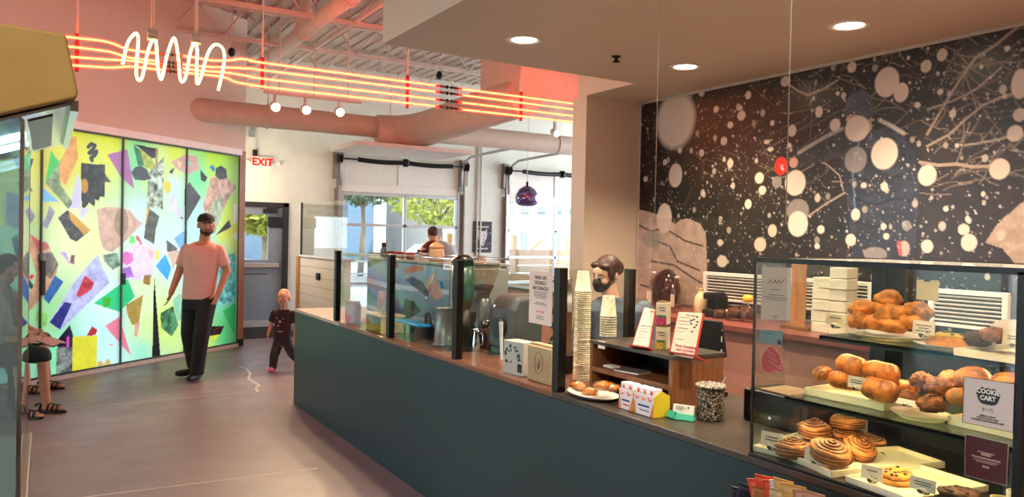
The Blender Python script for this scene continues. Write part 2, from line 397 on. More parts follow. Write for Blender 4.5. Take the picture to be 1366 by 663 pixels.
SH = [ # outline in photograph points, colour, mottling
 ('68,201 80,217 60,247','3fc848',0),('57,250 79,269 56,269','78bce8',0),('104,231 108,247 107,293 121,278 92,278','d4ccf4',0),
 ('82.6,211 61,244 91.5,279 97,270 81,247','879a6c',.5),('101.8,181.5 95,183 79,221 80,242 88,247 94,234 104,211','eaa24e',.25),
 ('108,217 140,220 140,263 133,262 132,268 127,266 126,276 119,270 113,278 109,276','28241d',.9),('140,231.5 149,244 140,243','3c4a40',0),
 ('143,206 170,199.5 179,252 162,237','b86aa8',.1),('66,274 73.6,283 63,305 56,301 62,288','94929c',.3),
 ('90,280 121,307 102,322.5 94,319 77.5,290.5','35312b',.8),('91.5,280 121,307 112,313.6 94,293','dca03a',.2),
 ('129,280 143,276 162,277 174,281 180,290 190,298 174,315 150,337 138,332 133,318 131,298','d6ac94',.25),
 ('8,255 30,262 47,288 40,300 20,305 8,300','8a8a94',.4),('16,208 45,212 36,240 44,256 22,245 28,236','353734',.3),
 ('15,318 23,313 33,364.6 46,382.6 43.6,388 28,370','24505e',.2),
 ('40,312 52.6,321 63,323.6 69,336 78,352 74,370 68,382.6 63,393 55,398 46,408 36,418 38,395 43.6,382.6 48.7,364.6 38.5,331','cc9a7a',.35),
 ('40,312 52.6,321 63,323.6 66.7,331 51,336','cc6a60',.1),('50,339 69,336 78,352 68,372 51,359','665c4c',.6),
 ('73,367 84.6,376 65,405.6 58,398','3a6aa4',.2),('42,365 46,368 42,373 38.5,371','e0305a',0),
 ('6,395 20,388 36,396 40,412 28,424 10,428','c87464',.3),
 ('79.5,336 88,336 93.6,353','c8a0e4',0),('95,340 100,340 99,353 93,350.5','8a4440',.3),
 ('130,340 146,377 102,420 81.6,440 66,430 102,372','bcbce6',.3),('86,403 96,404.6 80,440 66,430','34347e',.3),('113,367 126,377 122,386 106,397 102,393','c4404c',.4),
 ('170.5,372 180,396 159,416 125,404.6','36cc80',.08),('137.5,397 147.6,397 146,409 137.5,410','4ab02c',.1),
 ('158,341.7 180,325 201.6,328 207,339 203,371.6 177,374','ead4ee',.12),('163.6,358 174,355 178.5,369 162,373','b070d4',.3),('192,367.5 201.6,366 200,381 191,378','b08440',.3),('196,331 205.6,336 201.6,347','eab8b0',0),('207,333.6 212,333.6 212,347 207,347','ece254',0),
 ('162,340 168,335 177,338 178,348 170,354 163,350','ea70be',.15),
 ('168,407 191,393 185,433 176,433 170,420','b09044',.2),('180,431 187,430 183,450 179,448','dca292',.1),('140,435 159,423 175,475','f08498',.06),('143,459 150,459 152,462','f08498',0),
 ('123,435 130,440 127.5,446 113,452','b42834',.2),('50,449 76,455 74.5,506 50,508','8ae4a8',.1),('93,433 100,455 97,463 76,463 76,455','241c36',.3),('89,449 92.5,449 92,463 89,463','d84cb4',0),('76,463 96.5,463 96,502 74.5,506','74746f',.95),
 ('97,449 130,447.6 129,492 96.5,502','e0d834',.12),('130,483 135,481 139,486 143,478 147,481 148,486 130,489','dcb45a',.1),
 ('46,425 50,415 58,413 64,422 62,434 54,438','92d46c',.4),
 ('178,192 208,198 208,211 202,211 186,197','38282c',.2),('178,193 188.6,202 196,221 184,221','2a7a46',.3),('186,197 202,211 210,228 193,223','b4bc48',.4),('198,231 219,209 217,279 196,276.5','a6b29c',1.3),('208,198 211,198 210,224 207,222','b48a5c',0),
 ('175,230 180,223 188,221 196,226 199,234 203,238 192,241 180,240','46464e',.15),('219,245 223,240 228,245 228,254 224,258 220,254','ecd23e',0),
 ('228,216 246.5,206.5 263,209 266,226 251,233 237,226','e0aaa2',.1),('247,212 258,219 248,219','86e8a4',0),('236,214 243,217 239,226','f0d890',0),('225,229.5 233,223 229.6,232','1c1c1e',0),('267,226 277,237 273,243 268,240','1a1a1c',.2),
 ('252.6,243 268,263 246.5,300.6 246.5,252','4c4c4a',.2),('279,222 284.6,220 287.5,226 284,229.5','1c90ac',0),
 ('281.5,235.5 304,238 315,250 304,267 295,286 281.5,296 270.6,276.5 278,250','d8a68c',.6),('283,270 300,258 296,286 286,312 275,300','b8c0a0',.5),('288,224 295,221 302,226 303,238 293,240 287,234','424246',.2),
 ('231,258 245,291 240.5,292 225,276.5 226,268','e4dcf0',.15),('239,289 244,290 244,293','44444a',0),
 ('197,276.5 212.7,288.6 208,305.5 205.5,326 192,317.5','565448',.6),('196,276.5 199.5,279 193,305.5 191.5,317.5','dcb440',.1),
 ('181,315 184,314 190,325 186,327 187,324 182,320','e8405a',0),('173,315 180,315 180,325 173,325','6ce45a',0),
 ('220.6,339 228.7,358 223,374 208,355','30a6e6',.15),('222,320 237,331 231,342 223,336','5c5c4a',.5),('223,336 239.6,333.6 231,361','dcbaa2',.15),('232,318 246,308 247,330 240,332','78b4dc',.2),
 ('205.7,366 214,476 203,477.5','16100f',.1),('214,418 231,408 238,434 229,449 215,437','468052',.8),
 ('294,342 314,338 314,401 291,407','6ebab4',.7),('297,415 314,404 314,450','42ba66',.1),('282,435 299,435 294,446 280,448','341a1a',.4),('280,448 294,446 283,458','d8e040',0),
 ('287.5,314 305.6,293 309,303','261c22',.3),('311.7,271.7 316.5,271.7 316.5,322 311.7,317.5','f6f6ec',0),('292,315 316.5,296 316.5,310 295,322','e4e454',0),
 ('137.5,340 156,337 160.5,354 150.5,360 139,348.7','76967c',.9),('230,400 240,392 246,420 238,430','9ad8b0',.2),
 # further left, behind the cooler glass
 ('-20,250 0,240 4,300 -25,310','e0d040',.2),('-60,330 -20,320 -10,380 -55,400','4a9a60',.3),('-50,420 -10,410 0,470 -45,480','e8a060',.3),('-90,260 -60,250 -50,300 -85,310','b070c0',.2),('0,470 40,440 36,480 8,500','284050',.2)]
def mottled(col, u, v, k, seed):
    n = vnoise(u, v, 16, seed)*.6 + vnoise(u, v, 45, seed+1)*.4
    n = np.clip((n-.5)*2.4, -1, 1)[:, None]
    return np.clip(col*(1+k*n) + np.maximum(n, 0)*k*.05, 0, 1)
m_col_print = bpy.data.materials.new('printed glass film'); m_col_print.use_nodes = True
nt = m_col_print.node_tree; N = nt.nodes; L = nt.links; N.remove(N['Principled BSDF']); out = [n for n in N if n.type == 'OUTPUT_MATERIAL'][0]
at = N.new('ShaderNodeAttribute'); at.attribute_name = 'print'
tr = N.new('ShaderNodeBsdfTranslucent'); df = N.new('ShaderNodeBsdfDiffuse'); gl = N.new('ShaderNodeBsdfGlossy'); gl.inputs['Roughness'].default_value = .12
m1 = N.new('ShaderNodeMixShader'); m1.inputs[0].default_value = .22; m2 = N.new('ShaderNodeMixShader'); m2.inputs[0].default_value = .02
flm = N.new('ShaderNodeMixRGB'); flm.blend_type = 'MULTIPLY'; flm.inputs[0].default_value = 1; flm.inputs[2].default_value = (.50, .50, .50, 1); L.new(at.outputs['Color'], flm.inputs[1]); L.new(flm.outputs[0], tr.inputs[0]); L.new(flm.outputs[0], df.inputs[0]); L.new(tr.outputs[0], m1.inputs[1]); L.new(df.outputs[0], m1.inputs[2])
L.new(m1.outputs[0], m2.inputs[1]); L.new(gl.outputs[0], m2.inputs[2]); L.new(m2.outputs[0], out.inputs['Surface'])

_shapes = []
for k, (pl, colr, mo) in enumerate(SH):
    P = [tuple(map(float, t.split(','))) for t in pl.split()]
    _shapes.append(([sW(*p) for p in P], rgb(colr), mo, k))
_base = [(sW(x, y), rgb(c)) for x, y, c in BASE]
_sq = [sW(x, y) for x, y in ((118,196),(122,192),(127,194),(123,200),(119,204),(124,204),(129,202),(127,207),(121,211),(123,214))]
def paint_collage(u, v):
    num = np.zeros((u.size, 3)); den = np.zeros((u.size, 1))
    for (s_, z_), c in _base:
        wgt = (1/((u-s_)**2+((v-z_)*.8)**2+.01)**1.6)[:, None]; num += c*wgt; den += wgt
    C = num/den
    C = C*(1+.10*(vnoise(u, v, 5, 90)[:, None]-.5))
    for P, c, mo, k in _shapes:
        xs = [p[0] for p in P]; ys = [p[1] for p in P]
        bx = (u >= min(xs)) & (u <= max(xs)) & (v >= min(ys)) & (v <= max(ys)); ix = np.nonzero(bx)[0]
        if ix.size == 0: continue
        ii = ix[inpoly(u[ix], v[ix], P)]
        if ii.size: C[ii] = mottled(c, u[ii], v[ii], mo, k*3) if mo else c
    for i in range(len(_sq)-1):   # the small black squiggle
        a = np.array(_sq[i]); b_ = np.array(_sq[i+1]); d = b_-a
        t = np.clip(((u-a[0])*d[0]+(v-a[1])*d[1])/(d@d), 0, 1); ds = np.hypot(u-a[0]-t*d[0], v-a[1]-t*d[1]); C[ds < .022] = rgb('363639')
    ov = ((u-sW(113,248)[0])/.045)**2+((v-sW(113,248)[1])/.08)**2 < 1; C[ov] = rgb('c48c26')
    ov = ((u-sW(162,297)[0])/.10)**2+((v-sW(162,297)[1])/.16)**2 < 1; C[ov] = .45*C[ov]+.55*rgb('94724a')
    return np.clip(C, 0, 1)
def grid_mesh(name, o, eu, ev, u0, u1, v0, v1, step, paint, material, parent, attr='print'):
    nu = int((u1-u0)/step)+1; nv = int((v1-v0)/step)+1
    U, Vv = np.meshgrid(np.linspace(u0, u1, nu), np.linspace(v0, v1, nv)); u = U.ravel(); v = Vv.ravel()
    o = np.array(o); eu = np.array(eu); ev = np.array(ev)
    co = o + u[:, None]*eu + v[:, None]*ev
    idx = np.arange(nu*nv).reshape(nv, nu)
    q = np.stack([idx[:-1, :-1], idx[:-1, 1:], idx[1:, 1:], idx[1:, :-1]], -1).reshape(-1, 4)
    me = bpy.data.meshes.new(name); me.vertices.add(nu*nv); me.vertices.foreach_set('co', co.ravel())
    me.loops.add(q.size); me.loops.foreach_set('vertex_index', q.ravel().astype(np.int32))
    me.polygons.add(len(q)); me.polygons.foreach_set('loop_start', np.arange(0, q.size, 4, dtype=np.int32))
    me.update(calc_edges=True)
    ca = me.color_attributes.new(attr, 'FLOAT_COLOR', 'POINT')
    cc = np.ones((nu*nv, 4), np.float32); cc[:, :3] = paint(u, v); ca.data.foreach_set('color', cc.ravel())
    me.materials.append(material); ob = bpy.data.objects.new(name, me); COL.objects.link(ob)
    if parent: ob.parent = parent
    return ob
edges = [sW(318.5, 340)[0]] ; s162 = sW(162, 340)[0]; s247 = sW(247, 340)[0]; s54 = sW(54, 340)[0]
edges = [-.10, s247, s162, s54, s54-(s162-s54), s54-2*(s162-s54), s54-3*(s162-s54)]
m_mull = mat('dark mullion', '3a3d3c', .45, metal=.3)
for k in range(len(edges)-1):
    b = MB(); s1, s0 = edges[k], edges[k+1]
    bbW(b, s0, s0+.011, -.05, .012, .045, GT); bbW(b, s1-.011, s1-.001, -.05, .012, .045, GT)
    bbW(b, s0, s1, -.05, .012, .045, .065); bbW(b, s0, s1, -.05, .012, GT-.02, GT)
    o = struct(b.build('window_%d' % (k+2), m_mull))
    grid_mesh('printed_pane', P0, dW, (0, 0, 1), s0+.010, s1-.011, .06, GT-.018, .0085, paint_collage, m_col_print, o)
    if k in (1, 2):
        h = MB(); zz = .92 if k == 2 else .98
        bbW(h, s0-.012, s0+.03, .012, .04, zz, zz+(.36 if k == 2 else .13)); h.build('door_pull', m_blackm, o)
# ================================================================== exit door
m_dgrey = mat('door grey-blue paint', '8796a8', .42, var=.03)
m_dframe = mat('dark door frame', '2e3338', .4, metal=.2)
x0, x1 = DX
d1 = struct(MB().bb(x0, x0+.06, YB-.04, YB+.2, 0, DZ).bb(x1-.09, x1, YB-.04, YB+.2, 0, DZ).bb(x0, x1, YB-.04, YB+.2, DZ-.07, DZ).build('door_1', m_dframe, bevel=.004))
lx0, lx1 = x0+.06, x1-.09
gz0, gz1, gx1 = 1.15, 1.93, lx1-.24
b = MB(); b.bb(lx0, lx1, YB+.02, YB+.065, .03, gz0); b.bb(lx0, lx1, YB+.02, YB+.065, gz1, DZ-.07); b.bb(lx0, lx0+.12, YB+.02, YB+.065, gz0, gz1); b.bb(gx1, lx1, YB+.02, YB+.065, gz0, gz1)
b.build('door_leaf', m_dgrey, d1)
g_clear = glass('lightly tinted glazing', 'd4d7d8')
MB().bb(lx0+.12, gx1, YB+.04, YB+.046, gz0, gz1).build('door_glass', g_clear, d1)
MB().bb(lx0+.06, lx1-.07, YB-.05, YB-.005, 1.02, 1.10).bb(lx0+.1, lx0+.16, YB-.01, YB+.03, 1.03, 1.09).bb(lx1-.16, lx1-.1, YB-.01, YB+.03, 1.03, 1.09).build('panic_bar', m_alu, d1, bevel=.008)
MB().bb(lx0, lx1, YB-.02, YB+.02, .0, .11).build('kick_threshold', mat('bright threshold', 'dfe6ee', .25, metal=.4), d1)
b = MB(); b.bb(lx1-.34, lx1-.10, YB-.05, YB+.02, 1.96, 2.03); b.bar((lx1-.3, YB-.06, 2.04), (lx1-.05, YB-.05, 2.05), .02, .02); b.build('door_closer', m_blackm, d1, bevel=.005)
MB().bb(lx1-.26, lx1-.02, YB-.03, YB+.02, 1.72, 1.90).build('alarm_box', m_blackm, d1, bevel=.01)
MB().bb(lx0+.1, lx1-.25, YB+.014, YB+.021, .90, .915).build('lettering_strip', m_dframe, d1)
b = MB(); b.bb(x0-.0, x1-.1, YB-1.5, YB-.1, .001, .012); tag(b.build('door_mat', mat('dark rubber mat', '2b2c30', .9, bump=.5, bs=200), None, bevel=.004), 'dark rubber mat on the floor in front of the grey exit door', 'mat')

# added strip lamp, hidden on the return wall, to brighten the exit recess
t = thing('added_wall_lamp', 'added warm strip lamp, unseen, brightening the exit door recess', 'wall lamp', (2.42, 12.6, 2.42))
MB().bb(.001, .05, -.62, .62, -.05, .05).build('added_lamp_body', m_white, t, bevel=.006); MB().bb(.051, .06, -.58, .58, -.035, .035).build('added_lamp_cover', emitter('added strip lamp glow', (1, .82, .58), 36.), t)

# exit sign with its two lamp heads
pE = onY(349, 217, YB)
t = thing('exit_sign', 'red glowing EXIT sign on the pale wall above the grey door', 'exit sign', pE)
MB().box((0, -.035, 0), (.30, .06, .21)).build('sign_box', m_white, t, bevel=.01)
MB().box((0, -.069, 0), (.27, .008, .175)).build('sign_face', mat('exit face', 'f2e4e0', .4), t)
text(t, 'EXIT', .17, frame((pE.x, pE.y-.0735, pE.z), (1, 0, 0), (0, 0, 1)), emitter('exit red', (1, .02, .02), .42), 'lettering', .001, bold=.006)
for sx in (-.26, .26):
    b = MB(); b.lathe([(.012, 0), (.03, .01), (.04, .05), (.036, .055)], (sx, -.02, 0), 16, M=Matrix.Rotation(R(100), 3, 'X')); b.cyl((sx*.55, -.02, 0), (sx, -.02, 0), .01, n=8)
    b.build('lamp_head', m_white, t)
MB().box((-.12, -.03, .16), (.07, .06, .1)).build('junction_box', m_blackm, t)
b = MB(); b.tube([(-.12, -.03, .2), (-.12, -.03, .55), (-.10, -.03, .62), (.0, -.03, .66), (.5, -.03, .66)], .012, 8); b.build('conduit', m_steel, t)
pJ = onY(335, 178, YB)
b = MB(); b.box((pJ.x, YB-.04, pJ.z), (.10, .08, .12)); b.cyl((pJ.x, YB-.04, pJ.z+.06), (pJ.x, YB-.04, pJ.z+.5), .012, n=8)
tag(b.build('junction_box', mat('blue grey box', '9aa3a8', .5), None, bevel=.006), 'small grey junction box high on the wall left of the EXIT sign', 'electrical box')

# ================================================================== roller doors
m_gpanel = mat('garage panel white', 'ebe8e0', .55, var=.02)
def roller(idx, g, rows, stiles, ztop):
    x0, x1 = g
    d = struct(MB().bb(x0-.0, x0+.07, YB-.02, YB+.1, 0, GZ).bb(x1-.07, x1, YB-.02, YB+.1, 0, GZ).build('door_%d' % idx, m_alu))
    b = MB(); b.bb(x0+.05, x1-.05, YB+.02, YB+.07, ztop, GZ)
    b.bb(x0+.05, x1-.05, YB-.0, YB+.03, ztop, ztop+.16); b.bb(x0+.05, x1-.05, YB-.0, YB+.03, GZ-.1, GZ)
    for sx in [x0+.05, (x0+x1)/2-.08, x1-.15]: b.bb(sx, sx+.12, YB, YB+.03, ztop+.16, GZ-.1)
    b.build('solid_panel', m_gpanel, d, bevel=.006)
    b = MB()
    for z in rows: b.bb(x0+.05, x1-.05, YB-.01, YB+.06, z-.028, z+.028)
    for sx in [x0+.05]+stiles+[x1-.12]: b.bb(sx, sx+.06, YB-.01, YB+.06, rows[-1], rows[0])
    b.build('sash_frame', m_alu, d, bevel=.004)
    MB().bb(x0+.1, x1-.1, YB+.02, YB+.028, rows[-1], rows[0]).build('panes', g_clear, d)
    b = MB(); b.bb(x0+.05, x1-.05, YB+.0, YB+.05, .02, rows[-1]-.02); b.build('bottom_panel', m_gpanel, d)
    for sx in (x0-.06, x1+.0):
        b = MB(); b.bb(sx, sx+.06, YB-.07, YB-.0, 0.02, 2.45); b.bb(sx+.02, sx+.04, YB-.1, YB-.06, .02, 2.9); b.build('track', m_galv, d)
        b = MB(); b.bb(sx-.04, sx+.10, YB-.09, YB-.0, 2.62, 3.12); b.build('bearing_plate', m_galv, d)
    # curved horizontal track and the torsion spring
    b = MB()
    for sx in (x0+.03, x1-.03):
        P = [(sx, YB-.08, 2.5), (sx, YB-.09, 2.85), (sx, YB-.2, 3.08), (sx, YB-.45, 3.16), (sx, YB-2.4, 3.2)]; b.tube(P, .025, 8)
    b.build('overhead_track', m_alu, d)
    z = 2.98
    b = MB(); b.cyl((x0-.05, YB-.16, z), (x1+.05, YB-.16, z), .014, n=8); b.build('spring_shaft', m_black, d)
    b = MB(); xm = (x0+x1)/2
    for a_, c_ in ((x0+.32, xm-.03), (xm+.03, x1-.28)):
        n = 60; pts = []; P = []
        for i in range(n): P.append((a_+(c_-a_)*i/(n-1), YB-.16, z-.02*math.sin(math.pi*i/(n-1))))
        b.tube(P, [.046 if i % 2 else .040 for i in range(n)], 12)
    b.cyl((xm-.04, YB-.16, z), (xm+.04, YB-.16, z), .075, n=16); b.build('torsion_spring', m_black, d)
    for sx in (x0-.02, x1+.02):
        b = MB(); b.lathe([(.07, -.035), (.09, -.035), (.06, -.02), (.06, .02), (.09, .035), (.07, .035)], (sx, YB-.16, z), 18, M=Matrix.Rotation(R(90), 3, 'Y')); b.build('cable_drum', m_black, d)
xs1 = onY(540, 300, YB).x; xs2 = onY(741, 300, YB).x
roller(2, G1, [2.37, 1.80, 1.25, .72, .2], [xs1-.03], 2.40)
roller(3, G2, [2.31, 1.77, 1.22, .70, .2], [xs2-.03], 2.34)
# conduits on the far wall
b = MB(); b.cyl((7.36, YB-.03, .1), (7.36, YB-.03, 4.5), .018, n=8); b.cyl((7.44, YB-.03, .1), (7.44, YB-.03, 4.5), .018, n=8); struct(b.build('wall_conduit', m_steel))

# poster and the small orange notice
p = onY(643, 316, YB)
t = thing('wall_poster', 'black poster with a pale cat-head shape between the two roller doors', 'poster', (p.x, YB-.01, p.z))
m_pbl = mat('poster charcoal', '2f2e33', .6, var=.15, vs=12); m_pwh = mat('poster pale ink', 'c9c6cc', .6)
MB().bb(-.21, .21, -.012, .008, -.31, .31).build('sheet', m_pbl, t)
hd = [(-.10, .15), (-.055, .12), (0, .115), (.06, .12), (.095, .17), (.105, .05), (.09, -.03), (.06, -.08), (.03, -.17), (.0, -.19), (-.03, -.15), (-.05, -.09), (-.10, -.04), (-.11, .05)]
Mx = frame((0, -.0125, 0), (1, 0, 0), (0, 0, 1))
MB().prism(hd, 0, .002, Mx).build('cat_head', m_pwh, t)
for c_ in ((.02, -.06), (.01, -.115), (-.045, .02), (.04, .02)): MB().lathe([(.013, 0), (.013, .002)], (c_[0], -.0146, c_[1]), 10, M=Matrix.Rotation(R(90), 3, 'X')).build('ink_spot', m_pbl, t)
for P in ([(-.2, -.1), (-.13, -.06)], [(.11, .06), (.2, .09)], [(.11, -.14), (.16, -.12), (.2, -.15)], [(-.17, .13), (-.12, .17)]): MB().tube([(q[0], -.013, q[1]) for q in P], .006, 6).build('ink_line', m_pwh, t)
for z, wd in ((.20, .26), (-.235, .24)):
    b = MB(); rr = random.Random(int(wd*1000)); x = -wd/2
    while x < wd/2:
        w1 = rr.uniform(.010, .022); hh = rr.uniform(.012, .02); b.bb(x, x+w1, -.0145, -.0125, z-hh, z+hh); x += w1+.004
    b.bb(-wd/2, wd/2, -.0142, -.0125, z-.004, z+.004); b.build('lettering', m_pwh, t)
p2 = onY(642, 347, YB-.01)
tag(MB().bb(p2.x-.10, p2.x+.10, YB-.018, YB-.0, p2.z-.09, p2.z+.09).build('paper_notice', mat('orange paper', 'd99a55', .7, var=.15, vs=20)), 'small square orange notice on the wall under the black poster', 'notice')

# plank half wall with a glass screen on top, between door and counter
XH = 3.66
m_plank = wood('whitewashed plank', 'f0e6d4', 'fbf4e6', 4, .6, 'Y')
m_pine = wood('pine post', 'c98f52', 'e0ad6f', 4, .5, 'Z')
t = thing('half_wall', 'low wall of pale horizontal planks with pine end post beyond the counter', 'partition', (XH, 11.9, 0))
b = MB()
for i in range(8): b.bb(.0, .10, -1.2, 1.05, .02+i*.152, .02+i*.152+.146)
b.build('planks', m_plank, t, bevel=.006)
MB().bb(-.03, .12, 1.05, 1.19, 0, 1.235).build('end_post', m_pine, t, bevel=.006)
MB().bb(-.03, .13, -1.25, 1.05, 1.236, 1.265).build('cap', m_white, t, bevel=.004)
MB().bb(.03, .04, -1.2, 1.1, 1.266, 2.12).build('glass_screen', glass('screen glass', 'eef0ec', dirt=.06), t)
MB().bb(.02, .05, 1.10, 1.125, 1.266, 2.14).build('screen_edge', m_blackm, t)
q = onX(425, 369, XH-.01)
MB().box((-.02, q.y-11.9, q.z), (.03, .16, .11)).build('thermostat', m_blackm, t, bevel=.01)

# pink half wall behind the bar
m_pink = mat('salmon wall', 'd98f7e', .6, var=.03)
t = thing('salmon_half_wall', 'salmon pink half wall with dark ledge under the second roller door', 'partition', (4.55, 6.7, 0))
zp = onX(700, 384, 4.5).z
MB().bb(-.07, .1, -1.3, 1.1, 0, zp-.03).build('wall_body', m_pink, t)
MB().bb(-.12, .14, -1.3, 1.12, zp-.03, zp).build('ledge', mat('dark ledge', '3b3533', .35), t, bevel=.004)
# back bar along the mural wall
t = thing('back_bar', 'salmon fronted back bar with red edged worktop under the snow mural', 'counter', (MX, 2.0, 0))
MB().bb(-.60, -.01, -3.4, 3.0, .1, 1.06).build('carcass', mat('dusky salmon', 'a9776a', .55, var=.05), t)
MB().bb(-.54, -.02, -3.4, 3.0, 0, .1).build('plinth', m_blackm, t)
MB().bb(-.66, -.01, -3.42, 3.04, 1.062, 1.10).build('worktop', mat('brown red laminate', '8a4a42', .35, var=.06), t, bevel=.004)

# ================================================================== outdoors
m_asph = mat('pale paving', '9a968e', .8, var=.08, vs=.6)
struct(MB().bb(-60, 80, YB+.25, 90, -.2, -.06).bb(-60, -9, -40, YB+.25, -.2, -.06).build('ground', m_asph))
def building(name, label, x0, x1, y0, y1, h, mcol, wins, mw):
    t = thing(name, label, 'building', ((x0+x1)/2, y0, 0)); cx = (x0+x1)/2
    MB().bb(x0-cx, x1-cx, 0, y1-y0, -.06, h).build('wall', mcol, t)
    MB().bb(x0-cx-.1, x1-cx+.1, -.1, y1-y0, h, h+.25).build('parapet', mcol, t)
    for wx, wz, ww, wh in wins: MB().bb(wx-cx-ww/2, wx-cx+ww/2, -.04, .05, wz, wz+wh).build('window', mw, t)
m_bw = mat('white render', 'a8a49c', .8, var=.03); m_bwin = mat('dim outdoor window', '6a747a', .3)
p = [onY(x, 300, 42) for x in (680, 700, 722, 744, 764)]
building('office_building', 'long white building with narrow windows across the street', 20.0, 44, 42, 50, 6.5, m_bw, [(q.x, 3.2, .55, 1.6) for q in p]+[(q.x, .9, .5, 1.2) for q in p[1::2]], m_bwin)
m_bb = mat('blue grey cladding', '5f7890', .8, var=.06)
building('warehouse', 'blue grey shed seen through the left roller door', 11.0, 17.6, 46, 54, 5.6, m_bb, [(12.6, 1.2, 1.4, 1.6)], m_bwin)
m_leaf = mat('sunlit leaves', 'a8b048', .7, var=.25, vs=3, bump=.2); m_leaf2 = mat('cool leaves', '6f8868', .7, var=.25, vs=3); m_bark = mat('bark', '8a7a6a', .9)
def tree(label, x, y, h, r, ml, seed):
    t = thing('tree', label, 'tree', (x, y, -.06)); rr = random.Random(seed)
    b = MB(); b.tube([(0, 0, 0), (.1, 0, h*.3), (.05, .1, h*.6)], [.13, .10, .06], 10)
    for k in range(5): a = k*1.3; b.tube([(.06, 0, h*.42), (math.cos(a)*r*.5, math.sin(a)*r*.5, h*.65)], [.05, .02], 6)
    b.build('trunk', m_bark, t)
    b = MB()
    for k in range(1700):
        a = rr.random()*6.283; ph = math.acos(rr.uniform(-1, 1)); q = r*(.55+.45*rr.random()**.5)
        c = V((math.cos(a)*math.sin(ph)*q, math.sin(a)*math.sin(ph)*q, h*.66+math.cos(ph)*q*.75)); s_ = .10+.13*rr.random()
        d1_ = V((rr.gauss(0, 1), rr.gauss(0, 1), rr.gauss(0, 1))).normalized(); d2_ = d1_.orthogonal().normalized()
        b.add([c-d1_*s_, c-d2_*s_*.6, c+d1_*s_, c+d2_*s_*.6], [(0, 1, 2, 3)])
    b.build('crown', ml, t)
pt = onY(585, 280, 26); tree('yellow green tree seen through the right half of the left roller door', pt.x, 26, 5.4, 2.1, m_leaf, 1)
pt = onY(482, 280, 30); tree('tall bluish tree seen through the left half of the left roller door', pt.x, 30, 6.5, 1.9, m_leaf2, 2)
pt = onY(350, 300, 22); tree('small round tree seen through the exit door glass', pt.x, 22, 3.6, 1.0, m_leaf, 3)
# timber planter screens outside the second roller door
m_ced = wood('cedar board', 'b07a52', 'd19a6c', 3, .6, 'X')
t = thing('timber_screen', 'reddish slatted timber screen outside the second roller door', 'fence', (9.6, 15.6, -.06))
b = MB()
for k in range(7): b.bb(-1.9, 1.6, 0, .03, .1+k*.19, .1+k*.19+.165)
b.build('slats', m_ced, t)
for sx in (-1.8, -.1, 1.5): MB().bb(sx-.05, sx+.05, .03, .12, 0, 1.75).build('post', m_pine, t)
MB().bar((-.1, .08, 1.0), (.7, .08, 1.65), .08, .06).bar((-.1, .08, 1.0), (-.8, .08, 1.65), .08, .06).build('brace', m_pine, t)
t = thing('parked_car', 'pale parked car seen through the lower right pane of the left roller door', 'car', (onY(590, 335, 24).x, 24, -.06))
pr = [(-2.1, .35), (-2.15, .75), (-1.3, .9), (-.7, 1.4), (.8, 1.42), (1.5, .95), (2.1, .85), (2.15, .4)]
MB().prism(pr, -.85, .85, Matrix.Rotation(R(90), 4, 'X')).build('body', mat('silver blue paint', 'b9c6d6', .25, metal=.3), t, bevel=.08)
MB().prism([(-1.15, .93), (-.66, 1.32), (.75, 1.34), (1.3, .97)], -.87, .87, Matrix.Rotation(R(90), 4, 'X')).build('windows', mat('car glass', '39424c', .1), t)
for sx in (-1.3, 1.35):
    for sy in (-.8, .8): MB().lathe([(.1, -.1), (.3, -.1), (.33, -.05), (.33, .05), (.3, .1), (.1, .1)], (sx, sy, .33), 20, M=Matrix.Rotation(R(90), 3, 'X')).build('wheel', m_blackm, t)
b = MB()
for k in range(3): b.bb(4.0, 12, 18.0, 18.04, .35+k*.3, .39+k*.3)
for k in range(6): b.bb(4.0+k*1.6, 4.05+k*1.6, 18.0, 18.05, -.06, 1.0)
tag(b.build('railing', m_alu), 'metal railing outside beyond the left roller door', 'railing')
# ================================================================== neon over the room
NEY = 7.6
m_neon = emitter('neon red', (1, .060, .018), 9.0)
m_halo = bpy.data.materials.new('red neon halo'); m_halo.use_nodes = True; _t = m_halo.node_tree; _t.nodes.remove(_t.nodes['Principled BSDF'])
_a = _t.nodes.new('ShaderNodeBsdfTransparent'); _a.inputs[0].default_value = (1, .80, .74, 1); _e = _t.nodes.new('ShaderNodeEmission'); _e.inputs[0].default_value = (1, .045, .03, 1); _e.inputs[1].default_value = .55
_m = _t.nodes.new('ShaderNodeAddShader'); _t.links.new(_a.outputs[0], _m.inputs[0]); _t.links.new(_e.outputs[0], _m.inputs[1]); _t.links.new(_m.outputs[0], [n for n in _t.nodes if n.type == 'OUTPUT_MATERIAL'][0].inputs[0])
m_neonw = emitter('neon warm white', (1, .72, .20), 2.2)
m_redcap = mat('red electrode cap', 'a8322c', .5); m_redbr = mat('red bracket', '8e2b26', .5)
TUBES = ['60,46 99.5,50.4 142.6,55.7 172.5,66.3 212,71.3|240,74.2 262,77 282,80.6 305,80.6 321.7,78.6 340,81.3 354.5,84.3 585,114.6|612,118.2 769,138.8 800,143',
 '60,58 99.5,63 146,69 172.5,77 215.6,82|240,85.4 275,89 308.5,90.2 340,92.2 354.5,94.2 585,122.8|612,126.3 769,146.5 800,150.5',
 '60,74 99.5,76.3 146,79.6 176,81.3 215.6,87|240,90.5 265,93.9 305,97.2 340,103.2 354.5,105.4 585,133|612,136.3 769,155.3 800,159',
 '60,85 99.5,87.2 146,90.2 176,88.9 219,93.9|240,96.4 295,102.2 315,109.5 340,113.8 354.5,116 585,142.2|612,145.5 769,163.4 800,167']
